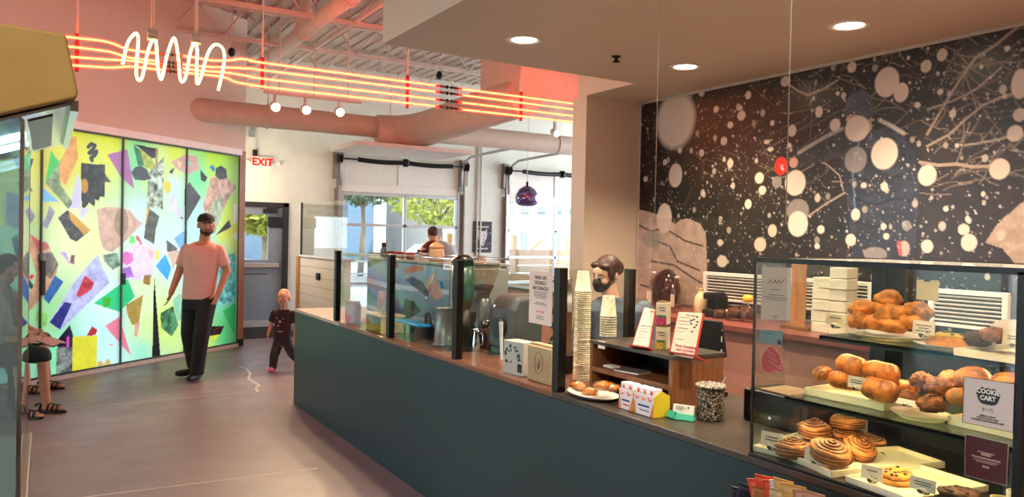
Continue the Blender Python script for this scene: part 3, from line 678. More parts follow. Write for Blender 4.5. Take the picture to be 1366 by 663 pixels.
def smooth(P, n=5):
    P = [V(p) for p in P]; out = []
    for i in range(len(P)-1):
        a, b_, c, d = P[max(i-1, 0)], P[i], P[i+1], P[min(i+2, len(P)-1)]
        for k in range(n):
            t = k/n; out.append(.5*((2*b_)+(c-a)*t+(2*a-5*b_+4*c-d)*t*t+(3*b_-a-3*c+d)*t**3))
    return out+[P[-1]]
names = ['topmost', 'second from top', 'third from top', 'lowest']
for k, tb in enumerate(TUBES):
    t = thing('neon_tube', 'red neon tube line running across the room, %s of the four' % names[k], 'neon light', onY(354.5, 84+10.6*k, NEY), group='red neon tube lines')
    segs = tb.split('|')
    for sg in segs:
        P = [onY(*map(float, q.split(',')), NEY) for q in sg.split()]
        b = MB(); b.tube(smooth(P, 4), .0085, 8); b.build('glowing_tube', m_neon, t, W=True)
        b = MB(); b.tube(smooth(P, 4), .0185, 10); b.build('halo_tube', m_halo, t, W=True)  # red halo of the neon, built as a faintly glowing outer tube
    for i in range(len(segs)-1):
        b = MB(); a = onY(*map(float, segs[i].split()[-1].split(',')), NEY); c = onY(*map(float, segs[i+1].split()[0].split(',')), NEY); d = (c-a)
        b.cyl(a-d*.15, a+d*.30, .013, n=10); b.cyl(a+d*.70, a+d*1.15, .013, n=10); b.cyl(a+d*.3, a+d*.7, .006, n=8, m=1)
        b.cyl(a+d*.38, a+d*.46, .019, n=8, m=1); b.cyl(a+d*.6, a+d*.66, .017, n=8, m=1)
        b.build('electrode', [m_redcap, m_blackm], t, W=True)
for x, y0, y1, lab in ((103, 44, 95, 'hanging rod at the left end of the red neon lines'), (351, 76, 118, 'hanging rod of the red neon lines right of the white scribble'), (545, 100, 144, 'hanging rod of the red neon lines left of the round duct end'), (697, 122, 161, 'hanging rod of the red neon lines beside the pale column')):
    a, c = onY(x, y0, NEY), onY(x, y1, NEY); c.x = a.x
    t = thing('neon_hanger', lab, 'hanger', a, group='hanging rods of the neon')
    MB().bb(a.x-.016, a.x+.016, NEY+.012, NEY+.04, c.z, a.z).build('bracket', m_redbr, t, W=True, bevel=.004)
    MB().cyl((a.x, NEY+.026, a.z), (a.x, NEY+.026, 4.6), .009, n=8).build('rod', m_steel, t, W=True)
scr = [(90,370),(110,270),(140,170),(190,105),(215,98),(228,140),(222,260),(210,420),(217,485),(235,512),(260,490),(285,390),(310,270),(345,170),(372,148),(388,190),(395,300),(405,420),(425,500),(445,470),(475,320),(505,220),(535,145),(555,150),(575,250),(590,400),(600,500),(618,525),(645,490),(665,390),(690,260),(720,190),(738,178),(750,250),(745,400),(745,520),(758,540),(785,480),(820,350),(850,260),(890,205),(930,195),(975,230),(990,300),(980,400),(960,500),(935,600)]
PS = [onY(150+x/6.63, 30+y/6.63, NEY-.12) for x, y in scr]
t = thing('neon_scribble', 'white looping neon scribble in front of the red neon lines', 'neon sign', PS[15])
MB().tube(smooth(PS, 4), .0125, 8).build('glowing_tube', m_neonw, t, W=True)
for x in (204, 262):
    a = onY(x, 46 if x == 204 else 51, NEY-.12)
    b = MB(); b.bb(a.x-.045, a.x+.045, a.y+.015, a.y+.035, a.z-.05, a.z+.045); b.bb(a.x-.04, a.x+.04, a.y-.014, a.y+.02, a.z+.0, a.z+.02); b.bb(a.x-.04, a.x+.04, a.y-.014, a.y+.02, a.z-.04, a.z-.02)
    b.build('tube_clamp', m_steel, t, W=True, bevel=.003)
    MB().cyl((a.x, a.y+.03, a.z), (a.x, a.y+.03, 4.6), .015, n=10).build('rod', m_steel, t, W=True)

# ================================================================== ducts and pipes
m_duct = mat('painted spiral duct', 'd8cabb', .5, var=.04)
def duct(b, P, r, pitch=.11):
    P = [V(p) for p in P]; out = []; rs = []
    for i in range(len(P)-1):
        L = (P[i+1]-P[i]).length; n = max(2, int(L/(pitch/2)))
        for k in range(n):
            out.append(P[i].lerp(P[i+1], k/n)); rs.append(r*(1.0 if len(out) % 2 else 1.018))
    out.append(P[-1]); rs.append(r); b.tube(out, rs, 28)
DZZ = onY(300, 150, 10.9).z
t = thing('air_duct', 'long round spiral air duct running along in front of the roller doors', 'air duct', (4, 10.9, DZZ))
b = MB(); duct(b, [(1.3, 10.9, DZZ), (11.5, 10.9, DZZ)], .155); b.build('duct_run', m_duct, t, W=True)
for x in (2.6, 4.4, 7.4):
    b = MB(); b.tube([(x, 10.9+.165*math.cos(a), DZZ+.165*math.sin(a)) for a in [R(d) for d in range(0, 361, 20)]], .012, 6); b.cyl((x, 10.9, DZZ+.16), (x, 10.9, 4.6), .008, n=6)
    b.build('strap', m_steel, t, W=True)
pa, pb = onY(566, 172, 10.4), onY(700, 128, 8.2)
t = thing('branch_duct', 'wide ribbed branch duct sweeping up toward the soffit behind the neon', 'air duct', pa)
b = MB(); duct(b, smooth([V((pa.x-.55, 10.88, pa.z-.04)), V((pa.x-.22, 10.78, pa.z-.03)), pa.copy(), pa.lerp(pb, .35), pa.lerp(pb, .7), pb.copy()], 6), .25, .07); b.build('duct_run', m_duct, t, W=True)
b = MB(); b.bb(pa.x-1.1, pa.x+.75, 10.25, 11.4, pa.z-.33, pa.z-.27); b.build('pan', m_steel, t, W=True, bevel=.01)
q = onY(693, 128, 8.0)
t = thing('duct_box', 'boxed plenum above the neon beside the pale column', 'air duct', (q.x+1, 8.5, q.z))
b = MB(); b.bb(q.x, q.x+2.6, 8.0, 9.0, q.z, 4.6); b.build('casing', m_duct, t, W=True, bevel=.008)
for dx in (-.01, .9): MB().bb(q.x+dx, q.x+dx+.025, 7.985, 8.0, q.z, 4.6).build('seam', m_duct, t, W=True)
t = thing('ceiling_pipe', 'thick white pipe running along the ceiling above the neon scribble', 'pipe', (2.75, 9, 4.2))
b = MB(); b.cyl((2.75, 5.6, 4.16), (2.75, 13.5, 4.16), .095, n=20); b.build('pipe_run', m_steel, t, W=True)
for y in (8.0, 9.75, 11.6): MB().cyl((2.75, y-.05, 4.16), (2.75, y+.05, 4.16), .115, n=20).build('coupling', m_steel, t, W=True)
MB().cyl((2.75, 9.75, 4.16), (2.75, 9.75, 4.62), .09, n=18).build('riser', m_steel, t, W=True)
for x, y, lab in ((309, 69, 'tiny black sprinkler below the deck above the neon scribble end'), (586, 100, 'tiny black sprinkler above the middle of the red neon lines')):
    p = onZ(x, y, 3.95); 
    if p.y > 12.8: p = onY(x, y, 12.0)
    t = thing('sprinkler', lab, 'sprinkler', p); MB().lathe([(.02, .05), (.045, .02), (.045, -.03), (.02, -.06)], n=14).build('head', m_blackm, t); MB().cyl((0, 0, .05), (0, 0, 4.62-p.z), .009, n=8).build('drop_pipe', m_steel, t)
# track lights
m_lampw = emitter('track lamp glow', (1, .78, .42), 14.)
TY = 9.75
pt0, pt1 = onY(352, 124, TY), onY(482, 139, TY)
t = thing('light_track', 'white ceiling track carrying three spot lamps under the neon', 'light track', pt0.lerp(pt1, .5))
b = MB(); b.bb(pt0.x, pt1.x, TY-.018, TY+.018, pt0.z-.0, pt0.z+.035); b.build('rail', m_steel, t, W=True)
b = MB()
for f_ in (.15, .5, .85): x = pt0.x+(pt1.x-pt0.x)*f_; b.cyl((x, TY, pt0.z+.03), (x, TY, 4.6), .008, n=6)
b.build('stem', m_steel, t, W=True)
def track_lamp(px_, py_, lab, ztop=None):
    p = onY(px_, py_, TY); zt = pt0.z if ztop is None else ztop
    t = thing('track_lamp', lab, 'spot lamp', p, group='track spot lamps')
    Mx = Matrix.Rotation(R(-72), 3, 'X')
    b = MB(); b.lathe([(.02, .14), (.05, .12), (.06, .0), (.056, -.01), (.05, .01)], p, 20, M=Mx); b.build('lamp_can', m_white, t, W=True)
    b = MB(); b.lathe([(0, -.006), (.047, -.006)], p, 20, M=Mx, sm=False); b.build('bulb', m_lampw, t, W=True)
    b = MB(); b.bb(p.x-.012, p.x+.012, p.y+.05, p.y+.09, p.z+.03, zt+.01); b.build('yoke', m_steel, t, W=True)
    ld = bpy.data.lights.new('track_lamp_light', 'SPOT'); ld.energy = 55; ld.color = (1, .74, .42); ld.spot_size = R(95); ld.spot_blend = .6; ld.shadow_soft_size = .05
    lo = bpy.data.objects.new('track_lamp_light', ld); COL.objects.link(lo); lo.location = p + V((0, -.07, -.03)); lo.rotation_euler = V((.0, -.75, -.66)).to_track_quat('-Z', 'Y').to_euler()
track_lamp(368, 143, 'leftmost of the three white spot lamps on the track under the neon')
track_lamp(409, 147, 'middle one of the three white spot lamps on the track under the neon')
track_lamp(454, 150, 'rightmost of the three white spot lamps on the track under the neon')
p = onY(743, 178, TY); b = MB(); b.bb(p.x-.5, p.x+.6, TY-.018, TY+.018, p.z+.22, p.z+.255); 
for dx in (-.4, .5): b.cyl((p.x+dx, TY, p.z+.25), (p.x+dx, TY, 4.6), .008, n=6)
tag(b.build('light_track', m_steel), 'short ceiling track with one spot lamp beside the pale column', 'light track')
track_lamp(743, 178, 'lone white spot lamp beside the pale column near the mirror pendant', p.z+.22)

# recessed downlights in the soffit
m_down = emitter('downlight glow', (1, .80, .50), 9.)
def downlight(x, y, lab):
    t = thing('downlight', lab, 'ceiling light', (x, y, SZ), group='recessed downlights')
    MB().lathe([(.072, .02), (.078, -.004), (.105, -.006), (.108, 0), (.1, .0)], (0, 0, 0), 32).build('trim_ring', m_white, t)
    MB().lathe([(0, -.0005), (.074, -.0005)], (0, 0, 0), 32, sm=False).build('lens', m_down, t)
    ld = bpy.data.lights.new('downlight_light', 'SPOT'); ld.energy = DOWN_W; ld.color = (1, .80, .56); ld.spot_size = R(125); ld.spot_blend = .8; ld.shadow_soft_size = .07
    lo = bpy.data.objects.new('downlight_light', ld); COL.objects.link(lo); lo.location = (x, y, SZ-.02)
DOWN_W = 58
downlight(2.423, 3.928, 'recessed round ceiling light nearest the neon lines')
downlight(3.684, 3.893, 'recessed round ceiling light nearest the top left corner of the snow mural')
downlight(3.688, 2.65, 'recessed round ceiling light above the middle of the snow mural')
for x, y in ((2.42, 2.65), (2.42, 1.4), (3.69, 1.4), (3.69, .15)): downlight(x, y, 'recessed round ceiling light out of sight above the counter')
p = onZ(822, 75, SZ)
b = MB(); b.lathe([(.03, 0), (.03, -.006), (.012, -.01), (.01, -.03), (.025, -.034), (.025, -.038), (0, -.04)], p, 16)
tag(b.build('sprinkler', m_blackm), 'small dark sprinkler head in the taupe soffit left of the downlights', 'sprinkler')

# mirror globe pendant
p = onY(703, 262, 9.8); 
t = thing('pendant_lamp', 'purple mirrored globe pendant lamp in front of the second roller door', 'lamp', p)
b = MB(); b.lathe([(r*1.1, z*1.1) for r, z in [(0, .145), (.05, .135), (.11, .095), (.15, .03), (.163, -.03), (.152, -.085), (.12, -.118), (.09, -.128), (.085, -.12)]], (0, 0, 0), 36)
o = b.build('globe', mat('purple mirror', '8a7cae', .06, metal=1., var=.25, vs=7, bump=.5, bs=6), t)
MB().cyl((0, 0, .155), (0, 0, .22), .018, n=12).build('socket', m_black, t)
MB().cyl((0, 0, .2), (0, 0, 4.66-p.z), .005, n=8).build('cord', m_steel, t)

# ================================================================== hood and glass cabinet at the left edge
HY = 2.46
m_hood = mat('gold brown hood', 'aa8c52', .38, var=.05, spec=.4)
poly = [onY(x, y, HY) for x, y in ((-120, 6), (0, 30), (84, 44), (88, 46), (104.5, 122), (104, 128), (100, 131), (0, 153), (-120, 180))]
t = thing('display_cabinet', 'glass display cabinet with a gold brown hood at the left edge', 'display cabinet', (-.4, HY, 0))
b = MB(); b.slab(poly, (0, .035, 0)); b.build('hood_front', m_hood, t, W=True, bevel=.012, seg=3)
body = [p+V((-.006, .036, 0)) for p in poly[:6]]+[poly[6]+V((-.01, .036, .006)), poly[7]+V((0, .036, .006)), poly[8]+V((0, .036, .006))]
b = MB(); b.slab(body, (0, 1.2, 0)); b.build('hood_body', m_hood, t, W=True)
# lit underside with a dark grille
def und(f_, g_):   # f_ along the lower edge (0 at its right end), g_ depth
    a, c = poly[6], poly[8]; q = a.lerp(c, f_); return V((q.x, HY+.04+g_*1.19, q.z-.004))
b = MB(); b.add([und(0, 0), und(1, 0), und(1, 1), und(0, 1)], [(0, 1, 2, 3)]); b.v = b.v; 
b2 = MB(); b2.slab([und(0.02, 0), und(1, 0), und(1, 1), und(.02, 1)], (0, 0, -.008)); b2.build('underside', mat('pale underside', 'd4dde2', .12, metal=.55, var=.03), t, W=True)
b2 = MB(); b2.slab([und(.14, .1)-V((0, 0, .008)), und(.31, .1)-V((0, 0, .008)), und(.31, .9)-V((0, 0, .008)), und(.14, .9)-V((0, 0, .008))], (0, 0, -.004)); b2.build('grille', mat('dark grille', '4a4f57', .3, metal=.6), t, W=True)
b2 = MB()
for g_ in (.36, .62): b2.slab([und(f_, q_)-V((0, 0, .0082)) for f_, q_ in ((.34, g_), (.95, g_), (.95, g_+.10), (.34, g_+.10))], (0, 0, -.006))
b2.build('light_strip', emitter('cool cabinet light', (.62, .85, 1), 5.), t, W=True)
b2 = MB(); b2.bar(und(.0, 0)-V((0, -.0, .012)), und(.0, 1)-V((0, 0, .012)), .02, .03); b2.build('chrome_lip', m_chrome, t, W=True)
m_cab = glass('cabinet glass', 'e6f2f4', refl=1.0, f0=.05, dirt=.07)
GX = -.058
b = MB(); b.bb(-1.15, GX-.006, 2.60, 2.608, .80, 1.93); b.build('end_pane', m_cab, t, W=True)
b = MB(); b.bb(-1.15, GX-.006, 3.60, 3.608, .80, 1.93); b.build('end_pane', m_cab, t, W=True)
b = MB(); b.bb(GX-.004, GX+.002, 2.60, 3.608, .80, 1.93); b.build('front_pane', m_cab, t, W=True)
MB().bb(GX-.008, GX+.003, 2.594, 2.602, .80, 1.93).build('edge_trim', m_chrome, t, W=True); MB().bb(GX-.006, GX+.003, 3.606, 3.612, .80, 1.93).build('edge_trim', m_chrome, t, W=True)
b = MB(); b.bb(-1.16, GX+.02, 2.56, 3.64, .03, .80); b.build('base', mat('cabinet grey', '8f979b', .35, metal=.4), t, W=True, bevel=.006)
b = MB(); b.bb(-1.16, -1.12, 2.56, 3.64, .8, 2.0); b.build('back_panel', m_cab, t, W=True)
# spot lamps added out of view to brighten hood, floor and case
for x, y, tx, ty, tz, EN, lab in ((.9, -1.4, -.3, 2.5, 1.9, 12, 'added spot lamp, unseen behind the viewpoint, lighting the hood'), (-1.2, -.6, .4, 4.4, 0, 130, 'added spot lamp, unseen behind the viewpoint, lighting the floor'), (-2.2, .4, 2.0, 1.5, 1.1, 170, 'added spot lamp, unseen behind the viewpoint, lighting the pastry case')):
    t = thing('added_spot_lamp', lab, 'spot lamp', (x, y, 4.3)); d = (V((tx, ty, tz))-V((x, y, 4.3))).normalized(); M = d.to_track_quat('-Z', 'Y').to_matrix()
    MB().lathe([(.03, .12), (.05, .10), (.06, -.02), (.055, -.02)], n=20, M=M).cyl((0, 0, .1), (0, 0, .36), .01).build('lamp_can', m_blackm, t); MB().lathe([(0, -.01), (.054, -.01)], n=20, M=M, sm=False).build('lens', m_lampw, t)  # can and lens of the added spot lamp
    ld = bpy.data.lights.new('added_spot_light', 'SPOT'); ld.energy = EN; ld.color = (1, .86, .70); ld.spot_size = R(60); ld.spot_blend = .7; ld.shadow_soft_size = .05
    lo = bpy.data.objects.new('added_spot_light', ld); COL.objects.link(lo); lo.location = V((x, y, 4.3))+d*.05; lo.rotation_euler = d.to_track_quat('-Z', 'Y').to_euler()
from mathutils import noise as mnoise
# ================================================================== snow mural (printed wall covering)
def mp(x, y): q = onX(x, y, MX); return (q.y, q.z)
def mq(x, y): return mp(840+x/2.0095, 30+y/2.0095)
BL = '125,262,52,75;125,410,18,32;95,525,20,40;255,318,9,11;302,250,11,13;272,275,8,9;234,233,7,9;438,290,11,16;510,240,10,15;553,275,14,17;420,158,13,14;598,120,12,15;692,160,33,40;730,188,20,26;797,118,15,17;840,87,14,17;774,222,8,8;835,187,8,8;612,285,33,34;685,352,36,42;800,410,25,28;994,393,28,28;1035,298,22,22;1050,165,25,40;1048,248,18,18;868,245,10,11;446,430,28,34;350,417,12,15;358,450,10,12;453,540,27,34;272,378,8,12;320,487,9,13;352,595,16,19;385,558,12,17;245,590,8,9;250,640,14,16;515,555,10,11;595,583,14,16;608,515,12,16;630,437,8,8;685,440,10,12;683,547,8,9;690,573,8,9;800,600,16,18;898,555,16,15;912,590,22,23;1015,70,8,8;908,527,7,8;505,600,7,8;385,270,6,8;195,350,7,10;195,190,8,9;320,195,8,11;97,375,6,8;137,343,6,8;45,420,6,8;750,95,5,6;560,190,5,6;880,330,6,6;950,460,6,7;850,500,7,8;430,330,6,7;370,320,8,6;380,340,8,6;300,230,5,6;945,120,5,6'
GREY = '608,368,30,35;397,428,13,16;453,505,30,32;660,620,32,18;745,545,12,14;60,580,25,24'
def paint_mural(u, v):
    n1 = vnoise(u, v, 1.3, 11); n2 = vnoise(u, v, 7, 12); n3 = vnoise(u, v, 28, 13)
    a, c = rgb('0e0907'), rgb('32231a')
    k = np.clip((n1*.7+n2*.35+n3*.35-.42)*1.5, 0, 1)[:, None]; C = a*(1-k)+c*k
    rs = np.random.RandomState(5)
    u0, u1, v0, v1 = u.min(), u.max(), v.min(), v.max()
    nu = len(np.unique(u)); nv = u.size//nu; st = (u1-u0)/(nu-1)
    G = C.reshape(nv, nu, 3); VV = v.reshape(nv, nu)[:, 0]; UU = u.reshape(nv, nu)[0]
    def disc(cu, cv, ru, rv, col, al=1., soft=.15):
        i0, i1 = int((cu-ru*1.2-u0)/st), int((cu+ru*1.2-u0)/st)+2; j0, j1 = int((cv-rv*1.2-v0)/(VV[1]-VV[0])), int((cv+rv*1.2-v0)/(VV[1]-VV[0]))+2
        i0, j0 = max(i0, 0), max(j0, 0)
        if i1 <= i0 or j1 <= j0 or i0 >= nu or j0 >= nv: return
        du = (UU[i0:i1][None, :]-cu)/ru; dv = (VV[j0:j1][:, None]-cv)/rv
        r_ = np.sqrt(du*du+dv*dv); w_ = np.clip((1-r_)/soft+.5, 0, 1)*al
        G[j0:j1, i0:i1] = G[j0:j1, i0:i1]*(1-w_[..., None])+np.array(col)*w_[..., None]
    def line(P, wd, col, al=.8):
        for i in range(len(P)-1):
            a_, b_ = P[i], P[i+1]; L_ = math.hypot(b_[0]-a_[0], b_[1]-a_[1]); m_ = max(2, int(L_/(wd*.7)))
            for q in range(m_+1):
                t = q/m_; disc(a_[0]+(b_[0]-a_[0])*t, a_[1]+(b_[1]-a_[1])*t, wd, wd, col, al, .6)
    def poly(P, col, k_=.15, seed=30):
        m_ = inpoly(u, v, P); ii = np.nonzero(m_)[0]; Gf = G.reshape(-1, 3); Gf[ii] = mottled(rgb(col), u[ii], v[ii], k_, seed)
    tw = rgb('9c8470')
    for i in range(270):   # bare twigs, denser to the right
        x0 = 300+1000*rs.rand()**.6; y0 = 20+430*rs.rand(); an = rs.choice([-.9, -.7, -.5, .2, -.2, .6])+rs.randn()*.25; ln = 30+rs.rand()*120
        P = [(x0, y0)]
        for q in range(5): an += rs.randn()*.18; P.append((P[-1][0]+math.cos(an)*ln/5, P[-1][1]+math.sin(an)*ln/5))
        line([mq(*p) for p in P], .0028+.0018*rs.rand(), tw*(.30+.60*rs.rand()), .7)
    for i in range(60):
        x0 = 40+400*rs.rand(); y0 = 120+360*rs.rand(); an = rs.rand()*6.28; ln = 20+rs.rand()*60
        line([mq(x0, y0), mq(x0+math.cos(an)*ln, y0+math.sin(an)*ln)], .003, tw*.5, .6)
    for P, wd in (([(427,165),(455,185),(480,195),(520,180),(560,155)], .007), ([(780,375),(830,383),(880,380),(920,387),(985,385)], .009), ([(1045,10),(985,60),(930,95),(890,150),(850,215),(800,300)], .008), ([(1057,182),(1000,200),(950,222),(900,262),(860,300),(800,332)], .007), ([(1000,120),(930,180),(870,210),(800,235)], .005), ([(570,130),(580,60),(575,20)], .016), ([(480,520),(530,485),(582,455)], .006), ([(490,365),(530,380),(565,410),(575,450)], .005), ([(900,330),(960,320),(1057,300)], .006)):
        line([mq(*p) for p in P], wd, rgb('b09a84') if wd < .012 else rgb('4a3a30'), .75)
    poly([mq(*p) for p in ((0,492),(16,498),(76,514),(124,540),(140,528),(157,526),(191,538),(207,567),(211,700),(214,900),(-10,900))], 'c2a698', .22, 40)
    for P in ([(60,640),(120,650),(180,690),(235,720)], [(20,700),(90,720),(150,770)], [(110,560),(150,585),(200,600)], [(60,580),(110,600),(130,640),(190,665)], [(20,540),(60,560),(90,552)], [(30,760),(120,800),(210,800)]): line([mq(*p) for p in P], .008, rgb('4a3833'), .7)
    poly([mq(*p) for p in ((955,590),(985,545),(1010,520),(1060,478),(1130,455),(1250,470),(1500,440),(1500,760),(1100,700),(1030,640),(1000,605))], 'a48c7a', .25, 44)
    # figure in a winter jacket holding out a red disc
    poly([mq(*p) for p in ((585,300),(655,288),(700,280),(738,305),(765,350),(780,420),(775,500),(770,590),(745,640),(600,640),(585,480),(572,380))], '2a2a36', .35, 50)
    for yy in (360, 420, 480, 540): line([mq(x, yy+8*math.sin(x*.05)) for x in range(600, 765, 20)], .006, rgb('14131a'), .6)
    poly([mq(*p) for p in ((600,288),(575,278),(520,312),(455,345),(430,368),(442,395),(475,385),(530,372),(605,350))], '2e2a30', .3, 52)
    line([mq(*p) for p in ((455,350),(500,322),(540,300),(572,285))], .013, rgb('b0a49a'), .7); line([mq(*p) for p in ((672,262),(700,275),(738,298))], .012, rgb('b8aca0'), .7)
    poly([mq(*p) for p in ((582,246),(652,248),(652,285),(630,312),(600,312),(584,285))], 'b48c78', .15, 54)
    poly([mq(*p) for p in ((578,240),(582,210),(600,188),(625,180),(648,195),(658,222),(657,250),(640,262),(600,240),(582,256))], '474654', .35, 56)
    line([mq(*p) for p in ((617,320),(608,360),(600,410),(604,455),(606,500))], .006, rgb('5a7a98'), .8)
    disc(*mq(442,376), .035, .035, rgb('d09a86')); 
    disc(*mq(408,385), .056, .062, rgb('e2281c'), 1, .08)
    disc(*mq(738,606), .035, .045, rgb('d8a8a0')); line([mq(724,590), mq(728,620)], .012, rgb('c8504a'), .9)
    for i in range(3000):   # fine snow
        x = u0+(u1-u0)*rs.rand(); y = v0+(v1-v0)*rs.rand(); r_ = .0030+.0065*rs.rand()**5; disc(x, y, r_, r_*1.1, rgb('e6d6c8'), .25+.6*rs.rand(), .5)
    for i in range(110):
        x = u0+(u1-u0)*rs.rand(); y = v0+(v1-v0)*rs.rand(); r_ = .010+.012*rs.rand(); disc(x, y, r_, r_*1.25, rgb('dccabc'), .35+.5*rs.rand(), .25)
    for lst, col, al in ((GREY, '9c928c', .75), (BL, 'e4cebc', .95)):
        for s_ in lst.split(';'):
            x, y, rx, ry = map(float, s_.split(',')); a_ = mq(x, y); b_ = mq(x+rx, y); c_ = mq(x, y+ry)
            disc(a_[0], a_[1], abs(b_[0]-a_[0]), abs(c_[1]-a_[1]), rgb(col), al, .25 if rx > 40 else .1)
    return np.clip(G.reshape(-1, 3), 0, 1)
m_mur = bpy.data.materials.new('mural print'); m_mur.use_nodes = True
nt = m_mur.node_tree; b_ = nt.nodes['Principled BSDF']; at = nt.nodes.new('ShaderNodeAttribute'); at.attribute_name = 'print'
nt.links.new(at.outputs['Color'], b_.inputs['Base Color']); b_.inputs['Roughness'].default_value = .33; b_.inputs['Specular IOR Level'].default_value = .55
mu = thing('wall_mural', 'large dark snowy photo mural of a person in a hat holding a red disc', 'mural', (MX, 3.3, 2))
MB().bb(MX-.008, MX-.0015, 1.2, NY-.03, 1.12, SZ-.02).build('backing', m_blackm, mu, W=True)
o = grid_mesh('printed_sheet', (MX-.0095-MX, -3.3, -2), (0, 1, 0), (0, 0, 1), 1.2, NY-.03, 1.12, SZ-.02, .0062, paint_mural, m_mur, mu)
m_trim = mat('pale mural edging', 'cdbfae', .4)
MB().bb(MX-.016, MX-.001, 1.2, NY-.012, SZ-.022, SZ-.002).bb(MX-.016, MX-.001, NY-.03, NY-.012, 1.12, SZ-.002).build('edging', m_trim, mu, W=True)

# ================================================================== service counter
CXF = 2.035; CZ = .905; CE = 7.34
m_cfront = mat('blue grey counter paint', '1f353b', .40, var=.03, vs=2, spec=.4)
t = thing('service_counter', 'long blue-grey fronted service counter running back from the pastry case', 'counter', (CXF, 3, 0))
MB().bb(0, .74, -4.4, CE-3, .0, CZ-.028).build('front_body', m_cfront, t)
m_topd = mat('dark counter laminate', '3d352f', .33, var=.10, vs=5, spec=.5); m_topb = mat('brown laminate with salmon reflection', '7b5140', .28, var=.08, vs=5)
MB().bb(-.004, .76, -4.4, -.02, CZ-.027, CZ).build('worktop', m_topd, t, bevel=.004)
MB().bb(-.004, .76, -.02, 3.05, CZ-.027, CZ).build('worktop', m_topb, t, bevel=.004)  # far worktop browned to carry the salmon wall's reflection
MB().bb(-.004, .76, 3.05, CE-3+.004, CZ-.027, CZ).build('worktop', mat('pale counter end', 'b7a695', .35, var=.06), t, bevel=.004)

# sneeze guard
m_guard = glass('guard glass', 'f4f8f7', f0=.03, refl=.75)
PY = [6.20, 5.045, 4.02, 2.975]
t = thing('sneeze_guard', 'clear sneeze guard with black posts standing along the far half of the counter', 'sneeze guard', (CXF+.03, 4.6, CZ))
for y in PY: MB().bb(-.022, .022, y-4.6-.027, y-4.6+.027, .001, .58).build('post', m_black, t, bevel=.003)
for a, c in zip(PY[1:], PY[:-1]): MB().bb(-.003, .003, a-4.6+.028, c-4.6-.028, .012, .572).build('pane', m_guard, t)
MB().bb(.022, .43, 2.975-4.6-.003, 2.975-4.6+.003, .27, .572).build('pane', m_guard, t)
MB().bb(.43, .475, 2.995-4.6+.002, 2.995-4.6+.044, .001, .572).build('post', m_black, t, bevel=.003)
# hanging clear screen over the till
t = thing('hanging_screen', 'clear acrylic screen hung on two wires in front of the snow mural', 'screen', (2.0, 1.95, 1.18))
MB().bb(-.003, .003, 1.636-1.95, 2.27-1.95, .0, .525).build('acrylic_sheet', glass('acrylic', 'f6f4f0', f0=.0, refl=.0, dirt=.016), t)  # diffuse veil lightens the sheet in place of its reflection
for y in (1.645, 2.26): MB().cyl((0, y-1.95, .50), (0, y-1.95, SZ-1.18), .0016, n=6).build('wire', mat('pale wire', 'a89c8c', .4, metal=.2), t)

# open wooden shelf unit
m_wal = wood('walnut veneer', '6b4127', '94603a', 3, .42, 'Y'); m_wald = wood('walnut side', '70462c', '8e5b38', 3, .42, 'Z'); m_udark = mat('dark unit top', '3a322c', .4, var=.1); m_inner = mat('dark unit inside', '17110e', .6)
ux0, ux1, uy0, uy1, uz = 2.255, 2.555, 2.415, 2.985, 1.137
t = thing('shelf_unit', 'low open wooden shelf unit standing on the counter', 'shelf', (ux0, uy0, CZ))
W_, L_, H_ = ux1-ux0, uy1-uy0, uz-CZ
MB().bb(0, W_, 0, .022, 0, H_-.016).build('side_panel', m_wald, t); MB().bb(0, W_, L_-.018, L_, 0, H_-.016).build('side_panel', m_wald, t)
MB().bb(-.006, W_+.004, -.006, L_+.004, H_-.016, H_).build('top_panel', m_udark, t, bevel=.002)
MB().bb(0, W_, .022, L_-.018, .085, .107).build('shelf', m_wal, t)
MB().bb(W_-.01, W_, .022, L_-.018, 0.0, H_-.016).build('back_panel', m_inner, t)
q = onX(803, 460, ux0)
MB().bb(-.004, 0, q.y-uy0-.025, q.y-uy0+.025, q.z-CZ-.018, q.z-CZ+.018).build('small_tag', m_white, t)
t = thing('magazine', 'thin magazine lying on the middle board of the wooden shelf unit', 'magazine', (2.33, 2.76, CZ+.108), R(12))
MB().bb(-.05, .05, -.07, .07, 0, .006).build('pages', m_white, t); MB().bb(-.051, .051, -.071, .071, .006, .0075).build('cover', mat('grey cover', '77706c', .3, var=.4, vs=60), t)
tag(MB().bb(2.29, 2.34, 2.86, 2.93, CZ+.108, CZ+.118).build('napkin_pack', m_white, bevel=.002), 'small white folded napkin on the left of the middle board in the wooden unit', 'napkin')

# paper cups, upside down, each its own
m_cup = mat('patterned paper cup', 'cfc4ac', .7, var=.22, vs=70)
m_cuprim = mat('cup rim', 'e2d6bd', .6)
def cup_mesh():
    b = MB(); b.lathe([(.0415, .0), (.0435, .003), (.0425, .007), (.0405, .006), (.030, .104), (.0285, .106), (.0283, .100), (.0, .100)], (0, 0, 0), 24); return b
proto = cup_mesh().build('paper_cup', m_cup)
tag(proto, 'patterned paper cup upside down in the tall stack beside the black guard post', 'cup', 'paper cups in the tall stack')
cs = onZ(775, 507, CZ); n_c = 43; ztop = onX(775, 362, cs.x).z
dz = (ztop-.104-CZ)/(n_c-1)
for i in range(n_c):
    o = proto if i == 0 else proto.copy()
    if i: COL.objects.link(o)
    o.location = (cs.x+rnd.uniform(-.001, .001), cs.y+rnd.uniform(-.001, .001), CZ+.001+i*dz); o.rotation_euler = (0, 0, rnd.random()*6)
proto['label'] = proto['label']
cs = onZ(811, 449, uz); n2 = 9; ztop = onX(811, 395, cs.x).z; dz = (ztop-.104-uz)/(n2-1)
